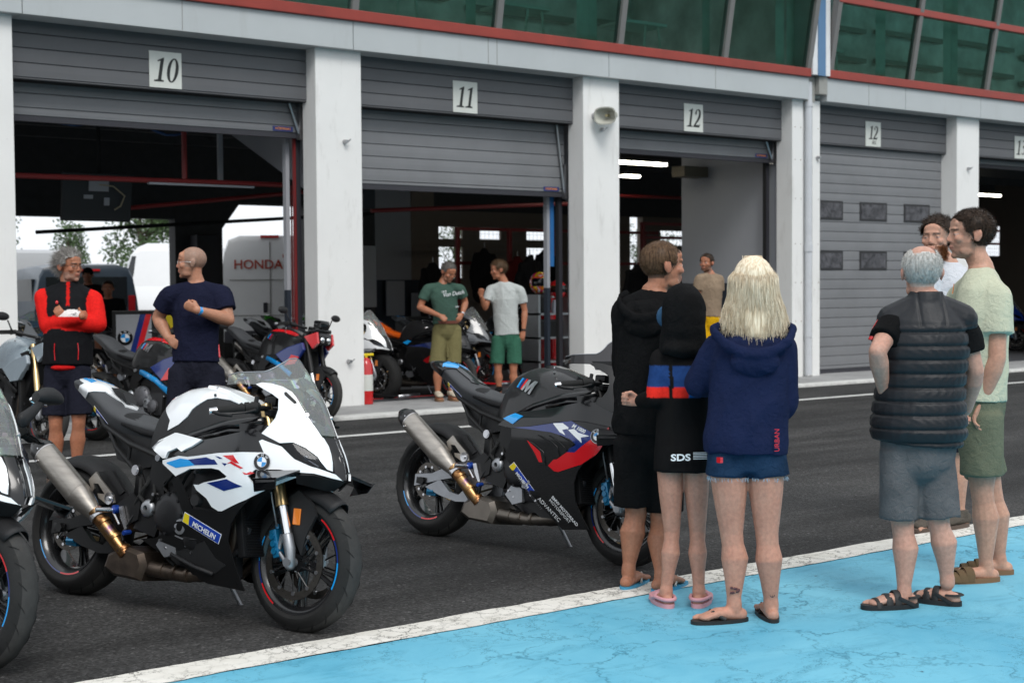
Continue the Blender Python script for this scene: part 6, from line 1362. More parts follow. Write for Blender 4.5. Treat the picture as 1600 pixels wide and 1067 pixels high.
def shoe(kind, mats):
    def f(root, J, F, Rt, ab, S, H, bs):
        for q in 'lr':
            k = MB()
            if kind == 'flipflop':
                h, fa, lt, fl, fz, s = sole_shape(k, J, q, S, .004, .020, .004)
                for sd in (-1, 1): k.tube([h+fa*fl*.80+Vector((0, 0, fz+.03)), h+fa*fl*.66+lt*sd*.02*s+Vector((0, 0, fz+.058*s)), h+fa*fl*.42+lt*sd*.042*s+Vector((0, 0, fz+.022))], [(.006, .010)]*3, 8, 1, up=(0, 0, 1))
                k.build('flip_flop', mats, root, smooth=True, auto=50)
            elif kind == 'sandal':
                h, fa, lt, fl, fz, s = sole_shape(k, J, q, S, .002, .026, .007)
                straps(k, h, fa, lt, fl, fz, s, [(.78, .040, .046, (.004, .014)), (.55, .060, .044, (.004, .017)), (.36, .075, .042, (.004, .016))], 1)
                P = []
                for i in range(9): a = math.pi*i/8; P.append(h+fa*(.03-.062*math.sin(a))*s+lt*math.cos(a)*.040*s+Vector((0, 0, fz+.058*s)))
                k.tube(P, [(.014, .004)]*9, 8, 1, up=(0, 0, 1))
                for sd in (-1, 1): k.tube([h+fa*fl*.36+lt*sd*.041*s+Vector((0, 0, fz+.06*s)), h-fa*.0+lt*sd*.043*s+Vector((0, 0, fz+.02))], [(.004, .010)]*2, 6, 1)
                k.build('sandal', mats, root, smooth=True, auto=50)
            elif kind == 'clog':
                h, fa, lt, fl, fz, s = sole_shape(k, J, q, S, .002, .024, .008)
                rim = []; n = 26
                for i in range(n+1):
                    a = 2*math.pi*i/n; u = math.cos(a); v = math.sin(a); L_ = (fl+.06*s)/2; p = h-fa*.036*s+fa*L_*(1+u)+lt*(.046*s+.004)*math.copysign(abs(v)**.75, v); rim.append(Vector((p.x, p.y, fz+.032+(.012 if u < 0 else 0))))
                k.tube(rim, .011*s, 8, 0, caps=None)
                straps(k, h, fa, lt, fl, fz, s, [(.86, .036, .045, (.005, .03)), (.68, .052, .047, (.005, .034)), (.55, .064, .048, (.005, .02))], 0)
                k.build('clog', mats, root, smooth=True, auto=50)
            elif kind == 'slide':
                h, fa, lt, fl, fz, s = sole_shape(k, J, q, S, .002, .028, .006)
                straps(k, h, fa, lt, fl, fz, s, [(.84, .040, .047, (.004, .024)), (.70, .052, .048, (.004, .024)), (.56, .066, .048, (.004, .022))], 1)
                k.build('slide', mats, root, smooth=True, auto=50)
            else:
                h, fa, lt, fl, fz, s = sole_shape(k, J, q, S, .002, .030, .010)
                k.build('shoe_sole', [mats[0]], root, smooth=True, auto=50); k = MB(); z = fz+.03
                k.tube([h-fa*.01+Vector((0, 0, z+.03)), h+fa*.05*s+Vector((0, 0, z+.03)), h+fa*fl*.5+Vector((0, 0, z+.022)), h+fa*fl*.85+Vector((0, 0, z+.012))], [(.038*s, .040*s), (.042*s, .042*s), (.048*s, .032*s), (.045*s, .024*s)], 18, caps='round', up=(0, 0, 1))
                if kind != 'slipper': k.tube([Vector((h.x, h.y, z+.05))+fa*.03, Vector((h.x, h.y, z+.085))+fa*.028], [.046*s, .044*s], 16)
                remesh_obj(k, 'shoe', mats[1], root, .008, 3)
    return f
def cran(H, n, t=.0, mask=None, rg=RNG):
    """random points on the skull, head space, with normals"""
    out = []; c = np.array([0, -.014, .030]); r = np.array([.076, .095, .085])+t
    while len(out) < n:
        d = rg.normal(size=(n*3, 3)); d /= np.linalg.norm(d, axis=1)[:, None]; p = c+d*r; m = mask(p); out = list(out)+list(np.concatenate([p[m], (d/r)[m]/np.linalg.norm((d/r)[m], axis=1)[:, None]], axis=1))
    return np.array(out[:n])
def hair(root, H, mat, mask, n=1500, ln=.02, comb=(0, -.3, -.6), lift=.6, wid=.0012, curl=0, cap=.006, seed=0, jitter=.3, segs=3, grav=.0, name='hair', capm=None, var=.5):
    rg = np.random.default_rng(seed); k = MB(); off = H
    # scalp cap
    nn, mm = 44, 30; V = []; F = []; c = np.array([0, -.014, .030]); r = np.array([.076, .095, .085])+cap; idx = {}
    for i in range(mm+1):
        t = math.pi*i/mm
        for j in range(nn):
            p = 2*math.pi*j/nn; d = np.array([math.sin(t)*math.cos(p), math.sin(t)*math.sin(p), math.cos(t)]); q = c+d*r; q = q+d*.12*cap*math.sin(q[0]*190+math.sin(q[2]*90)*2)*math.sin(q[1]*150+q[2]*160); idx[i, j] = len(V); V.append(q)
    V = np.array(V); ok = mask(V)
    for i in range(mm):
        for j in range(nn):
            f = (idx[i, j], idx[i+1, j], idx[i+1, (j+1) % nn], idx[i, (j+1) % nn])
            if sum(ok[a] for a in f) >= 3: F.append(f)
    k.add([H.w(*v) for v in V], F)
    P = cran(H, n, cap*.5, mask, rg); cb = np.array(comb)
    for row in P:
        p, nr = row[:3], row[3:]; d = nr*lift+cb+rg.normal(size=3)*jitter; d /= np.linalg.norm(d); L_ = ln*(1-var*rg.random()); w = np.cross(d, rg.normal(size=3)); w /= np.linalg.norm(w)+1e-9; pts = []; q = p.copy(); ph = rg.uniform(0, 6.28)
        for sgi in range(segs+1):
            ww = wid*(1-sgi/segs*.85); pts.append((q-w*ww, q+w*ww)); d = d+np.array([0, 0, -grav])+(np.array([math.sin(ph+sgi*1.3), math.cos(ph+sgi*1.3), 0])*curl if curl else 0); d /= np.linalg.norm(d); q = q+d*L_/segs
        base = [H.w(*a) for pr in pts for a in pr]; k.add(base, [(2*i, 2*i+1, 2*i+3, 2*i+2) for i in range(segs)])
    return k.build(name, mat, root, smooth=True)
def hairmat(name, a, b, rough=.45):
    m, nt, bs = newmat(name); t = noise_tex(nt, 120, 2, .5, stretch=(1, 1, .12)); r = ramp(nt, t.outputs[0], [(.3, a), (.7, b)]); L(nt, r.outputs[0], bs.inputs['Base Color']); bs.inputs['Roughness'].default_value = rough; bs.inputs['Specular IOR Level'].default_value = .15; return m
# hair masks in head space (x right, y forward, z up)
def hm_short(back=-.07, front=.062, temple=.03): return lambda p: (p[:, 2] > back+np.clip((p[:, 1]+.02)*1.35, 0, .2)) & ~((p[:, 1] > .045) & (p[:, 2] < front)) & ~((np.abs(p[:, 0]) > .062) & (p[:, 1] > -.03) & (p[:, 1] < .02) & (p[:, 2] < temple-.01) & (p[:, 2] < .02))
def glasses(root, H, frame, rim=True):
    k = MB()
    for sd in (-1, 1):
        P = [H.w(sd*.033+.023*math.cos(a), .098-.35*abs(sd*.033+.023*math.cos(a)-0)*.3, .001+.019*math.sin(a)) for a in [2*math.pi*i/16 for i in range(17)]]
        k.tube(P, .0017 if rim else .0008, 6, caps=None); k.tube([H.w(sd*.056, .090, .008), H.w(sd*.078, .05, .008), H.w(sd*.081, -.01, .004), H.w(sd*.08, -.02, -.01)], .0017, 6)
    k.tube([H.w(-.010, .098, .006), H.w(0, .102, .008), H.w(.010, .098, .006)], .0015, 6); return k.build('glasses', frame, root, smooth=True)
M_navyT = cloth('navy_cotton', (.012, .014, .034)); M_dknavy = cloth('dark_navy_jersey', (.016, .017, .028)); M_blackC = cloth('black_cotton', (.008, .008, .0085), var=.2)
M_green = cloth('green_print_cotton', (.055, .105, .082)); M_khaki = cloth('khaki_twill', (.185, .165, .075)); M_wtee = cloth('pale_grey_tee', (.50, .53, .52), var=.04); M_gshort = cloth('green_jersey', (.040, .13, .085))
M_tan = cloth('tan_cotton', (.29, .215, .15)); M_yel = cloth('yellow_shell', (.75, .42, .01)); M_denim = cloth('dark_denim', (.014, .035, .075), var=.3); M_whood = cloth('navy_fleece', (.013, .020, .060), var=.12)
M_sage = cloth('sage_tee', (.60, .62, .47), var=.04); M_olive = cloth('olive_twill', (.16, .175, .12)); M_slate = cloth('slate_jersey', (.13, .13, .135), var=.15); M_white = cloth('white_tee', (.68, .69, .73), var=.03)
M_vestv = vcol('down_vest_shell', .42, 0, .4); M_jack = vcol('jacket_softshell', .8, 0, .08); M_kidv = vcol('hoodie_panels', .9, 0, .06)
M_brown = paint('brown_suede', (.12, .075, .035), .85, bmp=.4, bscale=500); M_blks = paint('black_sandal', (.012, .012, .013), .6); M_pink = paint('pink_foam', (.62, .30, .33), .55); M_blkff = paint('black_foam', (.015, .014, .014), .6)
M_gff = paint('grey_foam_strap', (.42, .42, .40), .5); M_bff = paint('blue_foam', (.05, .30, .50), .5); M_cork = paint('cork_sole', (.20, .11, .055), .8); M_knit = cloth('grey_knit_shoe', (.11, .095, .08), weave=300); M_ssole = paint('shoe_sole_brown', (.10, .07, .055), .6); M_cream = cloth('cream_canvas', (.55, .48, .38))
SK_T = (.54, .31, .22); SK_A = (.46, .25, .165); SK_B = (.45, .225, .14); SK_C = (.40, .17, .095); SK_W = (.50, .265, .19); SK_P = (.53, .31, .235)
GP = 'people standing around the motorcycles'
# red and black jacket man
def jackcol(co, J, F, Rt, ab):
    c = np.tile(np.array([.010, .011, .013]), (len(co), 1)); red = np.array([.72, .018, .015])
    for q in 'lr':
        a, b, w_ = J['s'+q], J['e'+q], J['w'+q]; d1, t1 = seg_d(co, a, b); d2, t2 = seg_d(co, b, w_)
        outer = ((co-np.array(a)) @ np.array(F)) > -.03
        m = (d1 < .082) & (((co-np.array(a)) @ np.array(Rt))*(-1 if ((np.array(J['sr'])-np.array(J['sl'])) @ np.array(Rt) > 0) == (q == 'l') else 1) > -.05)
        c[m | (d2 < .074)] = red
        pass
    s1, tt = seg_d(co, mixp(J['el'], J['wl'], .58), J['wl']); c[(s1 < .075) & (co[:, 2] > mixp(J['el'], J['wl'], .8)[2]+.012)] = (.75, .75, .74)
    dn, _ = seg_d(co, J['neck']+Vector((0, 0, .0)), J['neck']-Vector((0, 0, .10))); x = (co-np.array(J['neck'])) @ np.array(Rt); c[(np.abs(x) < .012) & (co[:, 2] > J['neck'].z-.14) & (((co-np.array(J['neck'])) @ np.array(F)) > .05)] = red*.8
    return c
H_grey = hairmat('grey_hair', (.13, .12, .11), (.36, .34, .32)); H_dk = hairmat('dark_brown_hair', (.018, .012, .009), (.055, .035, .024)); H_br = hairmat('brown_hair', (.045, .026, .015), (.13, .08, .045)); H_wh = hairmat('white_hair', (.34, .33, .31), (.66, .64, .61)); H_bl = hairmat('blond_hair', (.56, .43, .28), (.95, .84, .66), .45); H_lb = hairmat('light_brown_hair', (.050, .028, .016), (.15, .088, .05)); H_sp = hairmat('salt_pepper_hair', (.035, .032, .03), (.15, .14, .13)); H_beard = hairmat('ginger_beard', (.08, .03, .012), (.24, .095, .04))
r, J, F, Rt, H, ab = person('redj', 'grey haired man with arms crossed in a red and black jacket by the pillar', dict(skin=SK_C, s=1.0, bulk=1.04, belly=.03, stub=((.30, .24, .21), .45), brow=(.12, .10, .09), hand_l='relax', hand_r='relax', group=GP,
    wear=[shorts(M_dknavy, .86, .024), top(M_jack, 1.97, -.04, .030, 'jacket', .007, .009, col=jackcol, neckup=.045, seed=4), shoe('slipper', [M_ssole, M_blackC])]))
hair(r, H, H_grey, hm_short(-.06, .065), 2600, .062, (0, -.75, .15), .8, .0013, .35, .010, 5, .42, 5, .05)
glasses(r, H, MK['black_matt']); k = MB(); c = J['pel']+Vector((0, 0, -.035)); k.ell(tuple(c+F*.085+Rt*.02), (.10, .05, .028), 16, rot=Matrix((Rt, F, (0, 0, 1))).transposed()); k.build('shirt_hem', cloth('red_tee', (.62, .015, .015)), r, smooth=True)
for sd in (-1, 1):
    k = MB(); p = ab(.16)+F*.135+Rt*sd*.085; k.tube([p+Vector((0, 0, .06)), p+Rt*sd*.004, p-Vector((0, 0, .07))], .0035, 6); k.build('pocket_zip', MK['red'], r)
k = MB(); p = ab(.80)+F*.145+Rt*.075; k.ell(tuple(p), (.012, .012, .016), 10); k.build('chest_badge', MK['red'], r, smooth=True)
text('lettering', 'DUCATI', .022, MK['black_gloss'], tuple(mixp(J['el'], J['wl'], .62)+F*.062+Vector((0, 0, .024))), tuple((J['wl']-J['el']).normalized()), (0, 0, 1), r, depth=.001)
# bald man
r, J, F, Rt, H, ab = person('bald', 'bald man with glasses in a navy t-shirt, one fist at his chest', dict(skin=SK_B, s=1.0, bulk=1.10, arm=1.12, stub=((.20, .14, .11), .30), hairc=(.30, .20, .15), hairmask=lambda p: (p[:, 2] > -.03) & (p[:, 1] < .045), hand_l='relax', hand_r='fist', group=GP,
    wear=[shorts(M_dknavy, 1.0, .03, .012), top(M_navyT, .62, -.0, .020, 't_shirt', .010, seed=8), shoe('slipper', [M_ssole, M_blackC])]))
glasses(r, H, MK['silver'], False); k = MB(); a = mixp(J['er'], J['wr'], .90); b = mixp(J['er'], J['wr'], .99); k.tube([a, b], [.033, .031], 18); k.build('wristband', MK['cyan'], r, smooth=True, auto=40)
# green t-shirt man
r, J, F, Rt, H, ab = person('green', 'grey haired man in a green printed t-shirt and khaki cargo shorts looking down', dict(skin=SK_C, s=1.0, bulk=1.05, belly=.03, floor=.032, stub=((.22, .15, .12), .35), hand_l='fist', hand_r='relax', group=GP,
    wear=[shorts(M_khaki, .92, .03, .010), top(M_green, .60, .02, .020, 't_shirt', .009, seed=12), shoe('slipper', [M_cork, M_cream])]))
hair(r, H, H_sp, hm_short(-.06, .07), 1500, .018, (0, .1, .1), .8, .0014, 0, .006, 3)
k = MB(); k.tube([ab(.03)-Vector((0, 0, .01)), ab(.03)+Vector((0, 0, .028))], [(.176, .136)]*2, 28, up=tuple(F)); k.build('belt', paint('brown_leather', (.12, .03, .015), .5), r, smooth=True, auto=40)
k = MB(); k.tube([mixp(J['er'], J['wr'], .92), mixp(J['er'], J['wr'], 1.0)], [.034, .033], 16); k.build('wristwatch', MK['silver'], r, smooth=True, auto=40)
for t_, z_, s_, o_ in (('1929', .80, .038, -.13), ('Von Dutch', .70, .072, -.11), ('Usa', .42, .035, .06)):
    p = ab(z_)+F*(.125*1.05+.022)-Rt*o_; text('print_lettering', t_, s_, MK['white_gloss'], tuple(p), tuple(-Rt+Vector((0, 0, .12))), (0, 0, 1), r, shear=.25, depth=.001)
for sd in (-1, 1):
    k = MB(); p = mixp(J['tl' if sd < 0 else 'tr'], J['kl' if sd < 0 else 'kr'], .62); k.box(-.05, .05, -.012, .012, -.065, .06, T=Matrix.Translation(p+Rt*sd*.105) @ Matrix.Rotation(math.atan2(F.y, F.x), 4, 'Z'), bev=.008); k.build('cargo_pocket', M_khaki, r, smooth=True, auto=40)
# pale tee man
r, J, F, Rt, H, ab = person('white', 'man in a pale grey t-shirt and green shorts raising his fist, inside garage 11', dict(skin=SK_C, s=1.0, bulk=1.02, floor=.032, hand_l='fist', hand_r='relax', group=GP,
    wear=[shorts(M_gshort, .80, .03, .010), top(M_wtee, .62, -.02, .020, 't_shirt', .010, seed=15), shoe('slipper', [M_ssole, M_blackC])]))
hair(r, H, H_br, hm_short(-.065, .062), 1700, .034, (0, .3, .1), .8, .0015, .2, .008, 9)
k = MB(); k.tube([mixp(J['er'], J['wr'], .92), mixp(J['er'], J['wr'], 1.0)], [.033, .032], 14); k.build('wristwatch', MK['black_matt'], r, smooth=True, auto=40)
# tan tee man far inside
r, J, F, Rt, H, ab = person('tan', 'bearded man in a tan t-shirt and yellow trousers in front of garage 12', dict(skin=SK_C, s=1.0, bulk=1.05, vx=.008, stub=((.09, .05, .035), .75), hand_l='relax', hand_r='relax', group=GP,
    wear=[trousers(M_yel), top(M_tan, .60, -.02, .020, 't_shirt', .008, seed=18), shoe('slipper', [M_ssole, M_blackC])]))
hair(r, H, H_dk, hm_short(-.055, .066), 1200, .016, (0, .2, .2), .8, .0014, 0, .006, 10)
# black hoodie man
def hoodroll(root, mat, nk, F, Rt, back=-1, w=.155, seed=0, s=1):
    k = MB(); bk = F*back; rim = []
    for i in range(19):
        a = math.pi*(-.12+1.24*i/18); sn = max(-.3, math.sin(a)); rim.append(nk+Rt*math.cos(a)*w*s*(1 if sn > 0 else .9)+bk*(.045+.130*max(0, sn))*s+Vector((0, 0, (.035-.105*max(0, sn)**1.3-.03*min(0, sn))*s)))
    k.tube(rim, [(.017*s, .026*s)]*19, 12, caps='round', up=(0, 0, 1))
    M3 = Matrix((Rt, F, (0, 0, 1))).transposed()
    k.ell(tuple(nk+bk*.085*s-Vector((0, 0, .045*s))), (.142*s, .060*s, .070*s), 20, rot=M3); k.ell(tuple(nk+bk*.130*s-Vector((0, 0, .105*s))), (.110*s, .050*s, .065*s), 20, rot=M3); k.ell(tuple(nk+bk*.105*s-Vector((0, 0, .155*s))), (.06*s, .035*s, .045*s), 18, rot=M3)
    k.tube([nk+Vector((0, 0, -.05)), nk+Vector((0, 0, .022*s))], [.105*s, .084*s], 18, up=tuple(F))
    return remesh_obj(k, 'hood', mat, root, .0075, 3, wrinkle(.010, 20, seed))
r, J, F, Rt, H, ab = person('hood', 'man in a black hoodie with cropped brown hair, seen from behind, left of the child', dict(skin=(.40, .19, .115), s=1.0, bulk=1.0, leg=1.10, foot=.225, hairc=(.06, .035, .02), hairmask=lambda p: (p[:, 2] > -.055+np.clip((p[:, 1]+.02)*1.3, 0, .2)) & ~((p[:, 1] > .05) & (p[:, 2] < .06)) & ~((np.abs(p[:, 0]) > .07) & (p[:, 2] < .02)), stub=((.26, .15, .10), .3), brow=(.16, .09, .05), hand_l='half', hand_r='half', vx=.0055, group=GP,
    torso=(.142, .138, .150, .160, .140, .07), wear=[shorts(M_blackC, .90, .024, .009), top(M_blackC, 1.95, -.06, .026, 'hoodie', .011, seed=21), shoe('flipflop', [M_bff, M_gff])]))
hair(r, H, H_lb, hm_short(-.068, .066), 7000, .009, (0, .0, -.45), .7, .0008, 0, .003, 31, .2, 2)
hoodroll(r, M_blackC, J['neck']-Vector((0, 0, .04)), F, Rt, seed=3)
# child
def kidcol(co, J, F, Rt, ab):
    c = np.tile(np.array([.0085, .0085, .009]), (len(co), 1)); z0 = J['sl'].z
    bl = (co[:, 2] < z0-.030) & (co[:, 2] > z0-.125); rd = (co[:, 2] <= z0-.125) & (co[:, 2] > z0-.172); x = (co-np.array(J['neck'])) @ np.array(Rt)
    sh = np.abs(x) > .0
    c[bl] = (.016, .050, .17); c[rd] = (.70, .03, .02); m = rd & (x > .0); c[m] = (.012, .10, .34)
    gap = (np.abs(np.abs(x)-.075) < .008) | ((co[:, 2] > z0-.065-.6*np.abs(np.abs(x)-.075)) & (bl | rd) & (np.abs(x) < .10) & False); c[gap] = .009
    for q in 'lr': d_, _ = seg_d(co, mixp(J['e'+q], J['w'+q], .22), J['w'+q]); c[d_ < .060] = .0085
    return c
r, J, F, Rt, H, ab = person('kid', 'child with the hood of a black, blue and red hoodie up, in pink clogs', dict(skin=SK_W, s=.84, hs=.92, bulk=.84, leg=1.08, foot=.20, hand_l='fist', hand_r='relax', vx=.0055, group=GP,
    torso=(.135, .130, .140, .148, .135, .07), wear=[top(M_kidv, 1.97, -.27, .028, 'hoodie', .008, .008, col=kidcol, seed=25, neckup=.03, hemw=1.14), shorts(cloth('mint_cotton', (.28, .62, .45)), .15, -.008, .002, 'shorts'), shoe('clog', [M_pink])]))
k = MB(); k.ell(H.w(0, -.015, .028), (.103, .125, .118), 28, rot=H.rot); k.ell(H.w(0, -.02, -.07), (.100, .112, .09), 24, rot=H.rot); k.tube([H.w(0, -.02, -.05), J['neck']-Vector((0, 0, .03))], [.100, .118], 20, up=tuple(F)); k.ell(H.w(0, -.018, -.02), (.104, .124, .10), 24, rot=H.rot); k.ell(H.w(0, -.06, .03), (.06, .09, .11), 20, rot=H.rot)
k.ell(tuple(J['neck']-F*.04-Vector((0, 0, .01))), (.12, .09, .05), 18); remesh_obj(k, 'raised_hood', M_blackC, r, .008, 14, wrinkle(.008, 15, 9))
k = MB(); k.ell(H.w(-.075, .06, -.0), (.05, .06, .055), 18, rot=H.rot); k.build('cap_peak', cloth('blue_cap', (.045, .11, .20)), r, smooth=True)
p = J['pel']+Vector((0, 0, -.055))-F*.128-Rt*-.01; text('lettering', 'SDS', .042, MK['white_gloss'], tuple(p+Rt*-.0+(-F)*.006-Rt*-.0-Rt*.0+Rt*(-.0)), tuple(Rt), (0, 0, 1), r, align='RIGHT', offset=.0012, sx=1.3, depth=.0015)
k = MB()
for i in range(5): k.box(.012, .075, -.001, .001, .005+.007*i, .008+.007*i, T=Matrix.Translation(p-F*.006) @ Matrix((Rt, F, (0, 0, 1))).transposed().to_4x4())
k.build('print_block', MK['white_gloss'], r)
# woman
def tattoo(an, fn):
    def f(co, put):
        pass
    return f
r, J, F, Rt, H, ab = person('woman', 'woman with long blond hair in a navy hoodie and denim shorts, seen from behind', dict(skin=SK_W, s=.93, hs=.98, bulk=1.0, leg=1.12, foot=.225, hand_l='half', hand_r='half', vx=.0055, group=GP,
    torso=(.160, .145, .150, .155, .138, .07), wear=[shorts(M_denim, .32, .016, .006, 'denim_shorts'), top(M_whood, 1.95, -.10, .034, 'hoodie', .013, seed=31, hemw=1.0), shoe('flipflop', [M_blkff, M_blkff])]))
hoodroll(r, M_whood, J['neck']-Vector((0, 0, .055)), F, Rt, w=.175, seed=6)
k = MB()
for q in 'lr':   # frayed hem
    e = mixp(J['t'+q], J['k'+q], .32)
    for i in range(90):
        a = random.uniform(0, 6.28); rr_ = .094; p0 = e+Rt*math.cos(a)*rr_+F*math.sin(a)*rr_; k.tube([p0, p0+Vector((random.uniform(-.006, .006), random.uniform(-.006, .006), -random.uniform(.008, .02)))], .0012, 3)
k.build('frayed_hem', paint('frayed_denim', (.30, .38, .46), .9), r)
def longhair(root, H, J, mat):
    rg = np.random.default_rng(5); k = MB(); cz = -.014
    k.ell(H.w(0, -.022, .030), (.086, .104, .092), 26, rot=H.rot)
    k.tube([H.w(0, -.045, .03), H.w(0, -.065, -.06), H.w(0, -.085, -.14), H.w(.0, -.095, -.20)], [(.090, .066), (.098, .055), (.085, .040), (.055, .025)], 22, up=tuple(H.y), caps='round')
    k.build('hair_mass', mat, root, smooth=True)
    k = MB()
    for i in range(4800):
        a = rg.uniform(-2.75, 2.75); t = rg.uniform(0, 1); side = math.sin(a)*1.0; back = math.cos(a)
        x0, y0 = .022*rg.normal()*.5, rg.uniform(-.07, .06)
        P = []; ph = rg.uniform(0, 6.28); amp = rg.uniform(.003, .008); lenz = .345-.05*abs(side)+rg.normal()*.02; out = rg.uniform(.86, 1.08)
        for q in range(12):
            u = q/11; z = .118-lenz*(u**1.05); 
            shell = math.sqrt(max(0, 1-((min(z, .116)-.030)/.088)**2)) if z > .03 else 1.0; wx = (.090 if z > -.05 else .090+.028*min(1, (-.05-z)/.12))*out; wy = (.105 if z > -.03 else .105-.02*min(1, (-.03-z)/.15))*out
            spread = min(1, u*3.0); ax = side*wx*max(shell, .05)*spread+x0*(1-spread); ay = -.022-back*wy*max(shell, .05)*spread+y0*.3*(1-spread)
            if ay > .05: ay = .05+(ay-.05)*.4
            wv = amp*math.sin(ph+u*11)*smoothstep(.3, .9, u); P.append(H.w(ax+wv+side*.012*u, ay-wv*.6-.02*max(0, u-.6), z))
        w_ = .0009*rg.uniform(.7, 1.5); k.tube(P, [(w_*(1-.5*(q/11)), w_*.6) for q in range(12)], 3, caps=None)
    return k.build('long_hair', mat, root, smooth=True)
longhair(r, H, J, H_bl)
text('lettering', 'URBAN', .030, MK['red'], tuple(J['pel']+Vector((0, 0, -.03))-F*.125+Rt*.125), (0, 0, 1), tuple(-Rt), r, depth=.001)
k = MB(); p = J['pel']+Vector((0, 0, -.065))-F*.115-Rt*.135; k.box(-.008, .008, -.02, .002, -.012, .012, T=Matrix.Translation(p)); k.build('hem_tag', MK['red'], r)
# tattoos lie on the skin as thin ink shapes
def anchor(root, c, n, s):
    n = V3(n).normalized(); u = Vector((0, 0, 1)); x = u.cross(n).normalized(); k = MB(); w = lambda a, b: tuple(V3(c)+x*a*s+u*b*s+n*.001)
    k.tube([w(0, -.5), w(0, .4)], .06*s, 5); k.tube([w(-.2, .2), w(.2, .2)], .05*s, 5); k.tube([w(-.4, -.2), w(-.28, -.45), w(0, -.55), w(.28, -.45), w(.4, -.2)], .06*s, 5); k.tube([w(.1*math.cos(a), .5+.1*math.sin(a)) for a in [i*.785 for i in range(9)]], .04*s, 5)
    return k.build('anchor_tattoo', paint('tattoo_ink', (.03, .035, .045), .7), root)
anchor(r, J['ar']+Vector((0, 0, .055))-F*.0345, -F, .026)
k = MB()
for i in range(14): k.ell(tuple(J['al']+Vector((0, 0, .07+.011*math.sin(i*2.3)))-F*(.0335)+Rt*(.018*math.cos(i*1.7))), (.006+.003*math.sin(i), .0035, .006), 8)
k.build('flower_tattoo', paint('tattoo_flower_ink', (.10, .04, .045), .7, var=.6, vscale=90), r, smooth=True)
# vest man
def vestw(co, no, J, ab):
    z = co[:, 2]; p = .062; ph = np.abs(((z-.02)/p+.5) % 1-.5)*p; w_ = .003-.0095*np.exp(-(ph/.006)**2)+.003*np.abs(np.sin(np.pi*(z-.02)/p)); up_ = z > J['sl'].z-.02; fine = np.sin(co[:, 0]*190+np.sin(z*80)*2)*.0012*(1-np.abs(np.sin(np.pi*z/p)))
    xx = (co-np.array(J['neck'])) @ np.array([.8, -.6, 0]); seam = -.006*np.exp(-((np.abs(xx)-.055)/.006)**2); return np.where(up_, .002+seam, w_+fine)/1.9
def vestcol(co, J, F, Rt, ab): return np.tile(np.array([.011, .012, .015]), (len(co), 1))
M_vest = paint('down_vest_nylon', (.010, .011, .014), .5, var=.12, vscale=20, spec=.35, bmp=.3, bscale=60)
r, J, F, Rt, H, ab = person('vest', 'white haired man in a black quilted vest and grey shorts with hands on hips', dict(skin=SK_P, s=.96, hs=1.0, bulk=1.08, leg=1.0, belly=.03, foot=.225, hairc=(.50, .42, .37), hairmask=lambda p: (p[:, 2] > -.06+np.clip((p[:, 1]+.02)*1.3, 0, .2)) & ~((p[:, 1] > .05)) & ~((np.abs(p[:, 0]) > .07) & (p[:, 2] < .02)) & (p[:, 2] < .085), hand_l='half', hand_r='half', vx=.0055, group=GP, torso=(.155, .155, .158, .162, .142, .075), depth=(.115, .12, .125, .12, .10, .07),
    wear=[shorts(M_slate, .93, .018, .009), top(M_blackC, .62, .1, .016, 'polo_shirt', .008, seed=41), top(M_vest, .02, -.05, .032, 'quilted_vest', .004, .006, wave=vestw, neckup=.050, seed=42, sleeves='', smooth=2), shoe('sandal', [M_blks, M_blks])]))
hair(r, H, H_wh, lambda p: hm_short(-.075, .060)(p) & ~((p[:, 2] > .078) & (p[:, 1] < .03) & (np.abs(p[:, 0]) < .045) & (p[:, 1] > -.085)), 8000, .013, (0, -.15, -.5), .45, .0007, .0, .003, 43, .16, 2)
hair(r, H, H_wh, lambda p: (p[:, 2] > .07), 500, .016, (0, -.3, -.1), .35, .0007, 0, .0005, 44, .3, 2, name='thin_hair') if False else None
k = MB(); a, b = J['sl'], J['el']; k.tube([mixp(a, b, .0)+Rt*-.035+Vector((0, 0, .042)), mixp(a, b, .3)-Rt*.058+Vector((0, 0, .01)), mixp(a, b, .60)-Rt*.060], [(.020, .006), (.018, .006), (.010, .005)], 8, up=(0, 0, 1)); k.build('sleeve_stripe', MK['red'], r, smooth=True)
# tall man
r, J, F, Rt, H, ab = person('tall', 'tall dark haired man in a pale green t-shirt and olive shorts, furthest right', dict(skin=SK_T, s=1.0, hs=1.02, bulk=1.02, arm=1.08, leg=1.12, foot=.24, stub=((.22, .13, .09), .4), hairc=(.05, .035, .025), hairmask=lambda p: (p[:, 2] > -.05+np.clip((p[:, 1]+.02)*1.3, 0, .2)) & ~((p[:, 1] > .05) & (p[:, 2] < .06)) & ~((np.abs(p[:, 0]) > .07) & (p[:, 2] < .02)), hand_l='relax', hand_r='relax', vx=.0055, group=GP,
    wear=[shorts(M_olive, .80, .026, .008), top(M_sage, .62, -.03, .022, 't_shirt', .010, seed=51, cuff=1.6), shoe('slide', [M_cork, M_brown])]))
hair(r, H, H_dk, hm_short(-.065, .062), 6500, .020, (0, .25, -.25), .5, .0009, .0, .006, 52, .14, 3)
cs = mixp(J['sr'], J['er'], .47)+Rt*.073; roundel(r, tuple(cs), tuple(Rt), (0, 0, 1), .014)
k = MB(); c_ = ab(.86)+F*.142+Rt*.06; k.prism([(-.03, -.02), (.005, .03), (.012, .03), (-.016, -.02)], lambda u, v, q: tuple(c_+Rt*u+Vector((0, 0, v))+F*q), 0, .003); k.build('chest_print', MK['orange'], r)
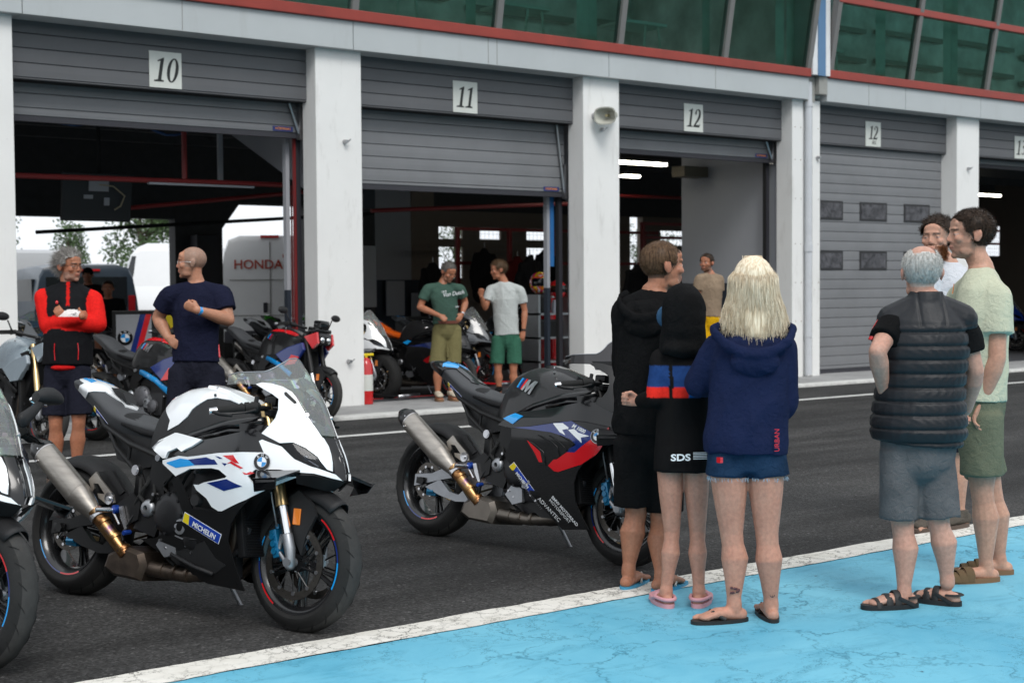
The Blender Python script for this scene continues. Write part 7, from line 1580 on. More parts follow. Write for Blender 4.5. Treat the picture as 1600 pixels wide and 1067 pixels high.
# bearded man in white
r, J, F, Rt, H, ab = person('beard', 'curly haired man with a ginger beard in a white t-shirt behind the other two', dict(skin=SK_T, s=1.02, bulk=1.0, beard=1, stub=((.15, .06, .03), .9), hand_l='relax', hand_r='relax', foot=.24, group=GP,
    wear=[shorts(M_dknavy, .85, .026), top(M_white, .62, -.02, .022, 't_shirt', .010, seed=61), shoe('shoe', [M_ssole, M_knit])]))
hair(r, H, H_dk, hm_short(-.045, .058), 1800, .055, (0, .2, .25), .9, .0016, .9, .012, 62, .5, 6)
hair(r, H, H_beard, lambda p: (p[:, 2] < -.03) & (p[:, 1] > .0), 10, .01, (0, .3, -.8), .5, .001, 0, -.5, 63, name='beard') if False else None
k = MB(); rg = np.random.default_rng(3)
for i in range(2600):
    a = rg.uniform(-1.5, 1.5); z = rg.uniform(-.112, -.045); x_ = math.sin(a)*.064; y_ = .012+math.cos(a)*.062+(.02 if z < -.08 else .012); 
    if abs(x_) < .022 and -.07 < z < -.045: continue
    p = np.array([x_, y_, z]); d = np.array([math.sin(a)*.6, .5, -.7])+rg.normal(size=3)*.4; d /= np.linalg.norm(d); q = p+d*.026; w_ = rg.normal(size=3)*.0009; k.add([H.w(*(p-w_)), H.w(*(p+w_)), H.w(*q)], [(0, 1, 2)])
k.build('beard', H_beard, r)
# two seated or leaning figures far behind, in the shade
# ------------------------------------------------------------------ yard behind the garages: vans and trees
def glassdark(): return paint('vehicle_glass', (.012, .015, .018), .08, spec=.6)
M_vg = glassdark()
def van(name, rearc, head, col, label, roof='high', Lr=5.6, Wd=2.0, Ht=2.55, text_=None, dark=False, group='vans parked behind the garages'):
    """rearc: ground point under rear centre; head: unit heading"""
    d = Vector((*head, 0)).normalized(); l = Vector((-d.y, d.x, 0)); o = bpy.data.objects.new(name, None); COL.objects.link(o); M = Matrix((d, l, (0, 0, 1))).transposed().to_4x4(); M.translation = Vector((*rearc, 0)); o.matrix_world = M; ORG[o] = Vector((0, 0, 0)); tag(o, label, 'van', group)
    m = paint('van_paint_%d' % int(col[0]*1000), col, .4, coat=.15, var=.02, dirt=.05); k = MB(); rings = []
    h = Ht
    prof = [(0, .45, h-.12), (.04, .40, h-.03), (.5, .38, h), (Lr*.62, .38, h-.02), (Lr*.74, .38, h-.22), (Lr*.84, .38, h*.60), (Lr*.97, .40, h*.47), (Lr, .42, h*.40)]
    for x, zb, zt in prof:
        r_ = []
        w = Wd/2*(1-.06*max(0, x/Lr-.7)/.3)
        for yy, zz in ((-.96, 0), (-1, .10), (-1.0, .42), (-.97, .60), (-.90, .86), (-.82, .96), (-.6, 1.0), (.6, 1.0), (.82, .96), (.90, .86), (.97, .60), (1.0, .42), (1, .10), (.96, 0)): r_.append((x, w*yy, zb+(zt-zb)*zz))
        rings.append(r_)
    loft(k, rings); k.build('body', m, o, smooth=True, auto=28)
    k = MB(); k.box(-.03, .08, -Wd*.46, Wd*.46, .38, .62, bev=.03); k.build('rear_bumper', M_seal if not dark else M_grey, o, smooth=True, auto=40)
    for s in (-1, 1):
        k = MB(); k.box(-.015, .06, s*Wd*.435-.07, s*Wd*.435+.07, .95, 1.35, bev=.02); k.build('tail_lamp', paint('lamp_red', (.35, .008, .012), .2, coat=.6), o)
        for x in (.95, Lr-.95):
            k = MB(); k.lathe([(0, s*(Wd/2+.0)), (.20, s*(Wd/2+.005)), (.33, s*(Wd/2-.01)), (.34, s*(Wd/2-.2)), (0, s*(Wd/2-.2))], 'y', 28, c=(x, 0, .34)); wv = k.build('wheel', MK['rubber'], o, smooth=True, auto=40)
            k = MB(); k.lathe([(0, s*(Wd/2+.012)), (.18, s*(Wd/2+.012)), (.2, s*(Wd/2))], 'y', 20, c=(x, 0, .34)); k.build('hub', MK['castal'], wv)
        k = MB(); k.prism([(Lr*.62, h*.52), (Lr*.80, h*.52), (Lr*.765, h*.68), (Lr*.70, h*.79), (Lr*.62, h*.79)], lambda u, v, q: (u, q, v), s*(Wd/2*.965), s*(Wd/2*.985)); k.build('side_window', M_vg, o)
        k = MB(); k.box(Lr*.80, Lr*.83, s*(Wd/2+.02), s*(Wd/2+.24), h*.50, h*.64, bev=.03); k.build('wing_mirror', M_seal, o, smooth=True, auto=40)
    k = MB(); V = [(Lr*.748, s*y, z) for s in (-1, 1) for y, z in ()]; k.add([(Lr*.75, -.78, h*.87), (Lr*.75, .78, h*.87), (Lr*.835, .86, h*.605), (Lr*.835, -.86, h*.605)], [(0, 1, 2, 3)]); k.build('windscreen', M_vg, o)
    if dark:
        k = MB(); k.box(-.02, .02, -.78, .78, 1.12, 1.72, bev=.015); k.build('rear_window', M_vg, o); k = MB(); k.box(-.03, 0, -.25, .25, 1.83, 1.87); k.build('brake_lamp', MK['red'], o)
        k = MB(); k.prism([(.35, 1.15), (3.2, 1.15), (3.1, 1.68), (.45, 1.68)], lambda u, v, q: (u, q, v), -Wd/2*.98, Wd/2*.98); k.build('side_window', M_vg, o)
    else:
        k = MB(); k.box(-.012, .0, -.006, .006, .65, h-.15); k.box(-.012, 0, -.80, .80, h*.64, h*.64+.012); k.box(-.012, 0, -.8, .8, h*.36, h*.36+.012); k.build('door_seam', M_joint, o)
        k = MB(); k.box(-.03, 0, .06, .14, .98, 1.18, bev=.01); k.build('door_handle', M_seal, o)
        k = MB(); k.box(-.02, .02, -.18, .18, h-.07, h-.02); k.build('brake_lamp', MK['red'], o)
    if text_:
        for t_, z_, y_, sz, mm in text_: text('lettering', t_, sz, mm, (-.016, y_, z_), (0, -1, 0), (0, 0, 1), o, offset=.003)
    return o
M_redtxt = paint('van_red_lettering', (.45, .06, .03), .5)
van('van', (13.35, 25.75), (.5, .87), (.82, .82, .82), 'pale silver high roof van with red lettering on its rear doors', Lr=5.0, text_=[('HONDA', 1.86, .72, .26, M_redtxt), ('HRC', 2.08, -.25, .10, M_redtxt)])
van('van', (15.7, 33.9), (-.6, -.8), (.69, .70, .71), 'white high roof van seen from its front beside the dark rear pillar', Lr=5.4)
van('van', (10.2, 27.4), (.16, .99), (.028, .045, .065), 'dark blue low roof van behind the two men at garage 10', Ht=1.98, Lr=5.0, dark=True)
van('van', (12.6, 35.7), (-.98, -.2), (.36, .37, .38), 'grey box van partly behind the left pillar', Ht=2.45, Lr=6.0)
def leafmat(name, c):
    m, nt, b = newmat(name); t = noise_tex(nt, 1.2, 4); r = ramp(nt, t.outputs[0], [(.3, tuple(x*.6 for x in c)), (.7, tuple(x*1.3 for x in c))]); L(nt, r.outputs[0], b.inputs['Base Color']); b.inputs['Roughness'].default_value = .7; b.inputs['Transmission Weight'].default_value = 0; return m
def tree(x, y, h, rad, mat, label, seed, group='trees behind the parking yard', n=2600, low=.28):
    n = int(n*1.5)
    rad *= .60; rg = np.random.default_rng(seed); o = empty('tree', (x, y, 0), label, 'tree', group); k = MB(); B = []
    k.tube([(x, y, 0), (x+.1, y, h*.3), (x-.05, y+.1, h*.62), (x, y, h*.9)], [h*.032, h*.026, h*.014, h*.004], 8)
    for i in range(16):
        z = h*rg.uniform(.25, .8); a = rg.uniform(0, 6.28); r_ = rad*rg.uniform(.5, .95)*math.sin(math.pi*min(1, max(.15, (z/h-low+.15)/(1.05-low)))); e = (x+r_*math.cos(a), y+r_*math.sin(a), z+h*rg.uniform(.04, .16)); k.tube([(x, y, z), ((x+e[0])/2, (y+e[1])/2, z+h*.03), e], [h*.012, h*.007, h*.003], 5); B.append(e)
        for _ in range(2): a2 = rg.uniform(0, 6.28); B.append((e[0]+math.cos(a2)*rad*.28, e[1]+math.sin(a2)*rad*.28, e[2]+rg.uniform(-.1, .12)*h))
    k.build('trunk', paint('tree_bark', (.07, .055, .04), .9), o); B.append((x, y, h*.93)); B = np.array(B); V = []; F = []
    c = B[rg.integers(0, len(B), n)]+np.clip(rg.normal(size=(n, 3)), -1.7, 1.7)*np.array([rad*.20, rad*.20, h*.055]); S_ = rg.uniform(.06, .13, n)*rad*.38+.04
    for q, sz in zip(c, S_):
        u = rg.normal(size=3); u /= np.linalg.norm(u); v = np.cross(u, rg.normal(size=3)); v /= np.linalg.norm(v); b = len(V)
        for sx, sy in ((-1, 0), (0, -.6), (1, 0), (0, .6)): V.append(tuple(q+u*sx*sz+v*sy*sz))
        F.append((b, b+1, b+2, b+3))
    k = MB(); k.add(V, F); k.build('crown', mat, o); return o
LG = leafmat('leaf_green', (.07, .12, .045)); LD = leafmat('leaf_dark_green', (.05, .085, .032)); LO = leafmat('leaf_rust', (.34, .19, .09))
tree(23.6, 57, 6.3, 2.5, LG, 'broad green tree above the white van roofs at the rear', 1)
tree(27.5, 61, 5.6, 1.5, LO, 'rust brown tree right of the broad green tree', 2, n=1500)
tree(20.9, 58, 4.3, 1.3, LG, 'small green tree behind the grey haired man', 3, n=1300)
tree(18.6, 60, 5.1, 1.7, LD, 'green tree just right of the left pillar', 4, n=1600)
tree(22.0, 60, 3.6, .9, LG, 'low loose shrub tree beside the broad green tree', 5, n=800)
tree(36.5, 62, 5.3, 2.2, LD, 'dark green tree right of the silver van', 6, n=1600)
for i in range(9): tree(42+i*7.5, 74+(i % 3)*4, 5.2+(i*37 % 5)*.5, 2.7, LD, 'distant dark green tree seen through the right hand garage', 20+i, 'far trees', n=900)
# ------------------------------------------------------------------ garage furniture
tv = empty('monitor', (6.95, 17.9, 3.1), 'flat screen monitor hanging with its back and cables to the lane', 'monitor')
k = MB(); T = Matrix.Translation((6.85, 17.9, 2.66)) @ Matrix.Rotation(R(8), 4, 'X'); k.box(-.50, .42, -.03, .03, -.31, .31, T=T, bev=.01); k.build('screen_case', paint('tv_black', (.014, .015, .018), .5), tv)
k = MB(); k.box(-.16, .10, -.05, -.031, .08, .22, T=T); k.box(-.22, -.10, -.04, -.031, -.02, .03, T=T); k.box(.05, .12, -.04, -.031, -.10, .0, T=T); k.build('label_sticker', M_inwall, tv)
k = MB(); k.tube([(6.8, 17.84, 2.82), (7.0, 17.8, 2.80), (7.15, 17.8, 2.68), (7.1, 17.82, 2.55), (7.02, 17.83, 2.50)], .010, 6); k.tube([(6.85, 17.9, 2.95), (6.85, 17.9, 3.95)], .025, 8, 1); k.build('cable', [paint('cable_beige', (.35, .30, .20), .6), M_blk], tv, smooth=True)
tv2 = empty('monitor', (11.0, 17.9, 3.1), 'dark monitor with a coiled cable at the top left of garage 11', 'monitor')
k = MB(); k.box(10.1, 11.0, 17.88, 17.94, 2.62, 3.25, bev=.01); k.build('screen_case', MATS['tv_black'], tv2)
k = MB(); k.tube([(10.85+.07*math.cos(a), 17.84, 3.02+.09*math.sin(a)) for a in [i*.5 for i in range(16)]]+[(11.0, 17.84, 2.9)], .009, 6); k.build('cable', MATS['cable_beige'], tv2, smooth=True)
# horn loudspeaker on pillar
hs_ = empty('horn_speaker', (12.76, 14.95, 3.80), 'cream horn loudspeaker fixed to the white pillar beside garage 12', 'loudspeaker')
T = Matrix.Translation((12.86, 14.80, 3.80)) @ Matrix.Rotation(R(-62), 4, 'Z') @ Matrix.Rotation(R(8), 4, 'X') @ Matrix.Scale(1.35, 4); k = MB(); rings = []
for y, w_, h_ in ((.16, .03, .03), (.10, .035, .035), (.02, .05, .045), (-.05, .08, .062), (-.11, .115, .085), (-.125, .12, .09), (-.125, .108, .078), (-.08, .085, .06), (-.02, .03, .03)):
    rings.append([tuple(T @ Vector((w_*math.copysign(abs(math.cos(a))**.7, math.cos(a)), y, h_*math.copysign(abs(math.sin(a))**.7, math.sin(a))))) for a in [2*math.pi*i/24 for i in range(24)]])
loft(k, rings); k.build('horn', paint('horn_cream', (.50, .50, .44), .5, dirt=.2), hs_, smooth=True, auto=50)
k = MB(); k.tube([T @ Vector((0, .0, 0)), T @ Vector((0, -.09, 0))], [.026, .018], 12); k.build('horn_driver', paint('horn_yellow', (.42, .36, .20), .5), hs_, smooth=True, auto=40)
k = MB(); k.tube([(12.72, 14.97, 3.80), (12.74, 14.88, 3.80)], .04, 10); k.tube([(12.72, 14.9, 3.80), T @ Vector((0, .1, 0))], .018, 8); k.build('bracket', M_steel, hs_, smooth=True, auto=40)
# fire extinguisher
fe_ = empty('fire_extinguisher', (9.14, 15.12, .032), 'tall red fire extinguisher standing beside the pillar of garage 11', 'fire extinguisher')
k = MB(); k.tube([(9.14, 15.12, .035), (9.14, 15.12, .52), (9.14, 15.12, .58), (9.14, 15.12, .61)], [.085, .085, .055, .025], 20); k.build('cylinder', paint('extinguisher_red', (.50, .010, .012), .25, coat=.6), fe_, smooth=True, auto=40)
k = MB(); k.tube([(9.14, 15.12, .2), (9.14, 15.12, .40)], .0862, 20); k.build('label_band', M_plate, fe_, smooth=True, auto=40)
k = MB(); k.box(9.10, 9.24, 15.10, 15.14, .63, .66, bev=.005); k.tube([(9.14, 15.12, .60), (9.14, 15.12, .65)], .02, 8); k.build('handle', MK['yellow'], fe_)
# cages in the right-hand garages
def cage(x0, x1, y, z1, label, rails, posts):
    o = empty('cage_partition', (x0, y, .03), label, 'partition', 'red cage partitions'); 
    for z in rails: k = MB(); k.box(x0, x1, y-.03, y+.03, z, z+.06); k.build('rail', M_redbar, o)
    for x in posts: k = MB(); k.box(x-.035, x+.035, y-.04, y+.04, .03, z1); k.build('post', M_redbar, o)
    k = MB(); n = int((x1-x0)/.10)
    for i in range(n): k.tube([(x0+.1*i, y, .1), (x0+.1*i, y, z1)], .003, 3, caps=None)
    for j in range(int(z1/.10)): k.tube([(x0, y, .1*j), (x1, y, .1*j)], .003, 3, caps=None)
    k.build('wire_mesh', paint('mesh_wire', (.18, .17, .16), .5), o); return o
cage(15.7, 21.0, 22.6, 2.62, 'red framed wire cage seen across the back of garage 11', (2.56, 1.9), (15.75, 17.0, 18.2, 19.4, 20.6))
cage(19.6, 24.0, 21.6, 2.72, 'red framed wire cage behind the cropped haired man in garage 12', (2.70, 2.42), (19.65, 21.6, 22.6, 23.8))
cage(28.0, 36.0, 23.0, 2.9, 'red framed wire cage in the furthest right garage', (2.85, 2.5, 3.2), (29.5, 32.0, 34.5))
def jacket(x, y, z, mat, label, sd, w=.26, h=.85):
    k = MB(); o = empty('hanging_jacket', (x, y, z), label, 'jacket', 'riding jackets hanging in the garages')
    k.tube([(x, y, z), (x, y, z-.08), (x, y, z-.3), (x, y, z-h)], [(w*.35, .07), (w*.9, .10), (w, .12), (w*1.1, .10)], 16, caps='round', up=(0, 1, 0))
    for s in (-1, 1): k.tube([(x+s*w*.7, y, z-.10), (x+s*w*1.15, y-.03, z-.4), (x+s*w*1.1, y-.05, z-.72)], [.07, .065, .05], 10, caps='round')
    remesh_obj(k, 'shell', mat, o, .02, 2, wrinkle(.03, 9, sd)); k = MB(); k.tube([(x, y, z+.02), (x, y, z+.16)], .006, 6); k.build('hook', M_steel, o)
M_jk = cloth('black_riding_jacket', (.010, .010, .011)); M_jr = cloth('dark_red_riding_jacket', (.10, .012, .012))
for i, (x, y, z, m, lb) in enumerate(((14.5, 21.6, 1.85, M_jk, 'black riding jacket hanging behind the man in the green t-shirt'), (16.1, 22.2, 2.15, M_jk, 'large black riding jacket hanging between the two men of garage 11'), (16.9, 22.2, 2.0, M_jr, 'dark jacket with a red lining behind the pale t-shirt man'), (15.5, 20.0, 1.95, M_jk, 'black jacket hanging right of the pale t-shirt man'), (17.14, 19.0, 1.78, M_jk, 'black jacket hanging beside the pillar in garage 12'), (17.6, 22.2, 2.15, M_jk, 'black jacket hanging above the bright helmet'))): jacket(x, y, z, m, lb, i)
# cabinets and paper on garage 11 left wall
cb = empty('electric_cabinet', (12.2, 20, .03), 'grey electric cabinet at the left edge of garage 11', 'cabinet')
k = MB(); k.box(11.75, 12.25, 19.9, 20.2, 1.15, 2.15, bev=.01); k.build('cabinet_body', M_grey, cb); k = MB(); k.box(11.8, 12.2, 19.885, 19.899, 1.2, 2.1); k.build('door', M_grey, cb)
for x, z0, z1, lb in ((15.2, .9, 1.60, 'pale sheet pinned to the back wall left of the green t-shirt man'), (15.8, .3, 1.35, 'grey locker front low on the back wall of garage 11')):
    k = MB(); k.box(x, x+.42, 24.3, 24.35, z0, z1, bev=.004); tag(k.build('wall_panel', M_inwall), lb, 'panel')
k = MB(); k.box(11.05, 11.5, YR-.35, YR-.05, 1.1, 2.45, bev=.01); tag(k.build('wall_cabinet', M_seal), 'black cabinet on the dark rear pillar behind the bald man', 'cabinet')
# display panel with emblem behind the men
dp = empty('display_case', (7.12, 17.5, .03), 'framed grey panel with a roundel and blue and red stripes between the two men', 'display')
o_ = (7.66, 17.5); T = Matrix.Translation((7.12, 17.5, .90)) @ Matrix.Rotation(R(-22), 4, 'Z'); k = MB(); k.box(-.27, .27, -.02, .02, -.40, .30, T=T, bev=.01); k.build('frame', MK['black_matt'], dp)
k = MB(); k.box(-.22, .22, -.025, -.021, -.34, .25, T=T); k.build('board', paint('board_grey', (.28, .29, .31), .5), dp)
for i, (a, mm) in enumerate(((-.04, 'navy'), (.03, 'red'))):
    k = MB(); k.prism([(a-.04, -.34), (a+.03, -.34), (a+.19, .25), (a+.12, .25)], lambda u, v, q: tuple(T @ Vector((u, q, v))), -.029, -.026); k.build('stripe', MK[mm], dp)
c_ = T @ Vector((-.11, -.03, -.05)); roundel(dp, tuple(c_), tuple((T.to_3x3() @ Vector((0, -1, 0)))), (0, 0, 1), .095)
for (x, y, w_, h_, mm, lb) in ((7.80, 18.0, .32, .22, 'yellow', 'yellow crate on top of a red one beside the bald man'), (7.80, 18.0, .36, .22, 'red', 'red crate under the yellow one beside the bald man')):
    z = .95 if mm == 'yellow' else .73; k = MB(); k.box(x-w_/2, x+w_/2, y-.2, y+.2, z, z+h_, bev=.015); k.box(x-w_/2-.015, x+w_/2+.015, y-.215, y+.215, z+h_-.04, z+h_-.01, bev=.005); tag(k.build('crate', MK[mm]), lb, 'crate', 'crates')
k = MB(); k.box(7.55, 8.05, 17.75, 18.25, .03, .728, bev=.01); tag(k.build('tool_trolley', MK['black_matt']), 'black trolley carrying the crates behind the bald man', 'trolley')
# helmets and shelf
def helmet(x, y, z, cols, label, yaw, sc=1.0):
    o = empty('helmet', (x, y, z-.13), label, 'helmet', 'helmets on stands'); T = Matrix.Translation((x, y, z)) @ Matrix.Rotation(R(yaw), 4, 'Z')
    k = MB(); k.ell((0, 0, .0), (.125*sc, .155*sc, .135*sc), 28, T=T); k.ell((0, .075, -.055), (.095*sc, .09*sc, .075*sc), 20, T=T)
    k.build('shell', cols, o, smooth=True); k = MB(); V = []; F = []
    for i in range(13):
        a = R(-58+116*i/12)
        for j in range(5): b = R(-14+38*j/4); V.append(tuple(T @ Vector((.130*sc*math.sin(a)*math.cos(b), .162*sc*math.cos(a)*math.cos(b)+.004, .14*sc*math.sin(b)-.002))))
    for i in range(12):
        for j in range(4): F.append((i*5+j, (i+1)*5+j, (i+1)*5+j+1, i*5+j+1))
    k.add(V, F); k.build('visor', MK['black_gloss'], o, smooth=True); return o
m, nt, b = newmat('helmet_neon'); t = noise_tex(nt, 9, 2, .4, dist=1.5); r0 = ramp(nt, t.outputs[0], [(.36, (.80, .62, .02)), (.42, (.85, .16, .01)), (.5, (.78, .01, .16)), (.58, (.80, .80, .80)), (.64, (.60, .75, .02))]); r0.color_ramp.interpolation = 'CONSTANT'; L(nt, r0.outputs[0], b.inputs['Base Color']); b.inputs['Roughness'].default_value = .2; b.inputs['Coat Weight'].default_value = .7; M_neon = m
helmet(12.97, 16.5, 1.52, M_neon, 'red, pink and yellow racing helmet on a stand in garage 11', 150, 1.25)
helmet(13.30, 16.5, 1.42, MK['red'], 'plain red helmet at the right edge of garage 11', 150, 1.1)
st_ = empty('storage_rack', (13.1, 16.5, .03), 'dark metal rack under the helmets in garage 11', 'rack')
k = MB(); 
for x in (12.78, 13.45): k.box(x, x+.04, 16.3, 16.7, .03, 1.35)
for z in (.35, .70, 1.05): k.box(12.78, 13.49, 16.3, 16.7, z, z+.03)
k.build('rack_frame', M_steel, st_)
k = MB(); k.box(12.84, 13.08, 16.35, 16.65, 1.08, 1.36, bev=.05); k.box(12.84, 13.3, 16.35, 16.65, .73, .98, bev=.02); k.build('bag', MK['black_matt'], st_)
sp_ = empty('spray_bottle', (13.20, 16.45, 1.08), 'clear spray bottle with a red and white trigger on the rack', 'bottle')
k = MB(); k.tube([(13.20, 16.45, 1.08), (13.20, 16.45, 1.21), (13.20, 16.45, 1.26), (13.20, 16.45, 1.29)], [.045, .043, .02, .015], 14); k.build('flask', paint('pale_plastic', (.45, .47, .55), .3), sp_, smooth=True, auto=40); k = MB(); k.box(13.15, 13.22, 16.43, 16.47, 1.30, 1.33, bev=.006); k.build('trigger', MK['white_gloss'], sp_); k = MB(); k.tube([(13.20, 16.45, 1.27), (13.20, 16.45, 1.29)], .02, 10); k.build('collar', MK['red'], sp_)
k = MB(); k.box(9.3, 11.4, 15.75, 16.9, .031, .036); tag(k.build('floor_mat', MK['rubber']), 'black mat with a red edge under the bike in garage 11', 'mat'); 
k = MB(); k.box(9.3, 11.1, 15.71, 15.745, .031, .037); tag(k.build('mat_edge', MK['red']), 'thin red strip along the front of the black mat', 'strip')
# dark seated man and the one with a cap, deep in garage 10
def shade_person(x, y, zs, label, cap, sd):
    s = 1.0; fwd = Vector((-.45, -.89, 0)); rt = Vector((fwd.y, -fwd.x, 0)); hip = Vector((x, y, zs)); nk = hip+Vector((0, 0, .52))+fwd*.05; o = empty('person', (x, y, .03), label, 'person', GP); H = Head(nk+Vector((0, 0, .16))+fwd*.02, (fwd.x, fwd.y), 0, 1.05)
    k = MB(); H.shapes(k); k.tube([nk-Vector((0, 0, .03)), V3(H.w(0, -.02, -.05))], [.06, .055], 12, caps='round'); k.tube([hip, hip+Vector((0, 0, .25)), nk-Vector((0, 0, .08)), nk], [(.15, .10), (.15, .10), (.17, .11), (.08, .06)], 16, up=tuple(fwd), caps='round')
    for sgn in (-1, 1):
        sh = nk+rt*sgn*.19-Vector((0, 0, .05)); el = sh+fwd*.05-Vector((0, 0, .27))+rt*sgn*.05; wr = el+fwd*.24-rt*sgn*.08+Vector((0, 0, .02)); k.tube([sh, el], [.052, .042], 12, caps='round'); k.tube([el, wr], [.042, .028], 12, caps='round'); hand(k, wr, wr+fwd*.1, Vector((0, 0, -1)), 1, 'half', sgn)
        kn = hip+fwd*.45+rt*sgn*.12 if zs < .9 else hip+rt*sgn*.1-Vector((0, 0, zs*.48)); an = Vector((kn.x, kn.y, .12)); k.tube([hip+rt*sgn*.09, kn], [.085, .058], 12, caps='round'); k.tube([kn, an], [.056, .036], 12, caps='round'); k.tube([an-fwd*.03-Vector((0, 0, .04)), an+fwd*.17-Vector((0, 0, .06))], [.035, .028], 10, caps='round')
    remesh_obj(k, 'body', M_skin, o, .010, 2, None, skincol(H, SK_C, (.04, .02, .015)))
    k = MB(); k.tube([hip-Vector((0, 0, .02)), hip+Vector((0, 0, .25)), nk-Vector((0, 0, .08)), nk-Vector((0, 0, .02)), nk+Vector((0, 0, .01))], [(.17, .12), (.17, .12), (.19, .125), (.13, .09), (.08, .07)], 18, up=tuple(fwd))
    for sgn in (-1, 1): sh = nk+rt*sgn*.19-Vector((0, 0, .05)); el = sh+fwd*.05-Vector((0, 0, .27))+rt*sgn*.05; k.tube([nk-Vector((0, 0, .04)), sh, mixp(sh, el, .6)], [.07, .068, .066], 12, caps='flat')
    remesh_obj(k, 't_shirt', M_blackC, o, .012, 3, wrinkle(.01, 13, sd))
    k = MB(); k.tube([hip+Vector((0, 0, .06)), hip-Vector((0, 0, .06))], [(.16, .12), (.17, .13)], 16, up=tuple(fwd), caps='round')
    for sgn in (-1, 1): kn = hip+fwd*.45+rt*sgn*.12 if zs < .9 else hip+rt*sgn*.1-Vector((0, 0, zs*.48)); k.tube([hip+rt*sgn*.08, mixp(hip+rt*sgn*.09, kn, .95)], [.10, .085], 14, caps='flat')
    remesh_obj(k, 'shorts', M_dknavy, o, .012, 3)
    if cap: k = MB(); k.ell(H.w(0, -.01, .045), (.088, .108, .085), 18, rot=H.rot); k.ell(H.w(0, .11, .045), (.06, .07, .010), 14, rot=H.rot); k.build('cap', M_blackC, o, smooth=True)
    else: hair(o, H, H_dk, hm_short(-.06, .062), 500, .015, (0, .1, .1), .8, .0016, 0, .006, 5)
shade_person(8.15, 21.0, .80, 'dark haired man in a black t-shirt sitting in front of the blue van', False, 3)
shade_person(8.40, 22.5, 1.02, 'man in a black cap standing behind the grey haired man', True, 5)
k = MB(); k.box(7.9, 8.4, 20.9, 21.4, .03, .70, bev=.02); tag(k.build('stool_box', MK['black_matt']), 'black box the dark haired man sits on', 'box')

# ------------------------------------------------------------------ more workshop clutter
def tyre_stack(x, y, n, label):
    for i in range(n):
        k = MB(); z = .035+.17*i; k.lathe([(.20, z+.01), (.26, z), (.31, z+.03), (.32, z+.085), (.31, z+.14), (.26, z+.17), (.20, z+.16)], 'z', 28, c=(x+.02*(i % 2), y+.015*(i % 3), 0), closed=True)
        tag(k.build('spare_tyre', MK['rubber'], smooth=True, auto=60), label[i], 'tyre', 'spare tyres stacked in the garages')
W4 = ('bottom', 'second', 'third', 'top')
tyre_stack(11.6, 20.6, 4, [w_+' tyre of the stack behind the orange bike' for w_ in W4])
tyre_stack(14.1, 20.2, 3, [w_+' tyre of the stack behind the pale grey bike' for w_ in W4[:3]])
def drawer_cabinet(x, y, mat, label, h=.95):
    o = empty('tool_cabinet', (x, y, .03), label, 'cabinet'); k = MB(); k.box(x-.34, x+.34, y-.22, y+.22, .13, h, bev=.012); k.build('cabinet_body', mat, o)
    for i in range(5): z = .18+i*(h-.22)/5; k = MB(); k.box(x-.31, x+.31, y-.232, y-.221, z, z+(h-.30)/5, bev=.003); d_ = k.build('drawer', mat, o); k = MB(); k.box(x-.25, x+.25, y-.245, y-.233, z+.09, z+.105); k.build('handle', MK['silver'], d_)
    for sx in (-1, 1):
        for sy in (-1, 1): k = MB(); k.tube([(x+sx*.27-.02, y+sy*.16, .085), (x+sx*.27+.02, y+sy*.16, .085)], .05, 12); k.build('castor', MK['rubber'], o, smooth=True, auto=40)
drawer_cabinet(13.9, 21.2, MK['black_matt'], 'black tool cabinet behind the pale t-shirt man'); drawer_cabinet(9.9, 22.4, paint('cabinet_grey', (.10, .10, .11), .5), 'grey tool cabinet at the back near the silver van')
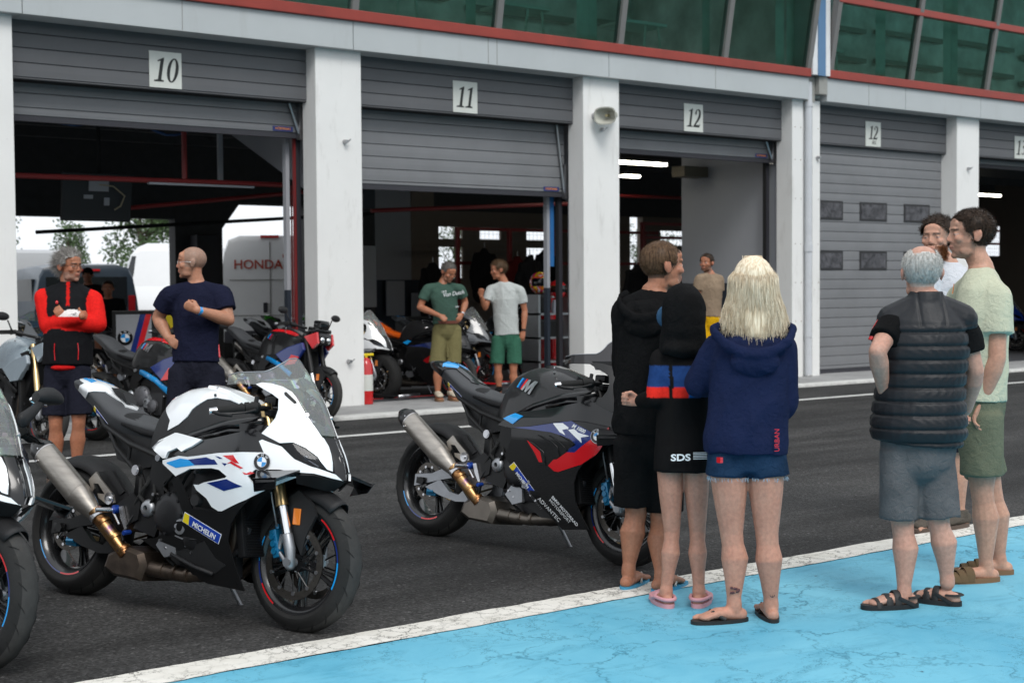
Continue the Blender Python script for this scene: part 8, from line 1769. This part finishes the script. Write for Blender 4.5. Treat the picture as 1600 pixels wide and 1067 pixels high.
for i, (x, z) in enumerate(((12.35, 1.02), (12.38, .80), (12.40, .58))):
    k = MB(); k.box(-.16, .16, -.05, .05, -.045, .045, T=Matrix.Translation((x, 16.55, z)) @ Matrix.Rotation(R(38), 4, 'Y'), bev=.01); tag(k.build('lamp_tube', M_steel), ('upper', 'middle', 'lower')[i]+' silver tube leaning in the rack beside the pale t-shirt man', 'tube', 'silver tubes in the rack')
def swag(P_, r_, mat, label):
    k = MB(); Q = []
    for a, b in zip(P_, P_[1:]):
        for t in range(8): u = t/8; Q.append((a[0]+(b[0]-a[0])*u, a[1]+(b[1]-a[1])*u, a[2]+(b[2]-a[2])*u-.28*math.sin(math.pi*u)))
    Q.append(P_[-1]); k.tube(Q, r_, 6); tag(k.build('cable', mat, smooth=True), label, 'cable')
swag([(5.6, 17.2, 3.75), (7.0, 17.4, 3.8), (8.2, 17.6, 3.7)], .018, paint('hose_blue', (.02, .07, .20), .5), 'blue air hose sagging under the ceiling of garage 10')
swag([(15.2, 17.6, 3.6), (16.2, 18.0, 3.6)], .02, M_blk, 'black cable loop hanging from the ceiling of garage 12')
swag([(9.4, 17.6, 3.3), (12.2, 18.0, 3.4)], .012, M_blk, 'thin black cable under the ceiling of garage 11')
k = MB(); k.box(-.9, .9, -.02, .02, -.25, .25, T=Matrix.Translation((29.2, 23.6, 2.15))); tag(k.build('banner', MK['red']), 'red banner with a white shape in the furthest right garage', 'banner')
# red leather suit hanging by the blue strip
o = empty('hanging_suit', (13.42, 16.9, 1.5), 'red riding suit hanging at the right edge of garage 11', 'suit'); k = MB()
k.tube([(13.42, 16.9, 1.52), (13.42, 16.9, 1.35), (13.42, 16.9, .95), (13.42, 16.9, .8)], [(.06, .05), (.19, .10), (.15, .09), (.16, .09)], 16, caps='round', up=(0, 1, 0))
for s in (-1, 1): k.tube([(13.42+s*.08, 16.9, .85), (13.42+s*.11, 16.88, .5), (13.42+s*.10, 16.9, .14)], [.085, .07, .05], 12, caps='round'); k.tube([(13.42+s*.15, 16.9, 1.40), (13.42+s*.24, 16.86, 1.1), (13.42+s*.23, 16.8, .85)], [.065, .055, .04], 12, caps='round')
remesh_obj(k, 'suit_shell', MK['red'], o, .016, 3, wrinkle(.012, 12, 77)); k = MB(); k.tube([(13.42, 16.9, 1.55), (13.42, 16.9, 1.75)], .008, 6); k.build('hook', M_steel, o)
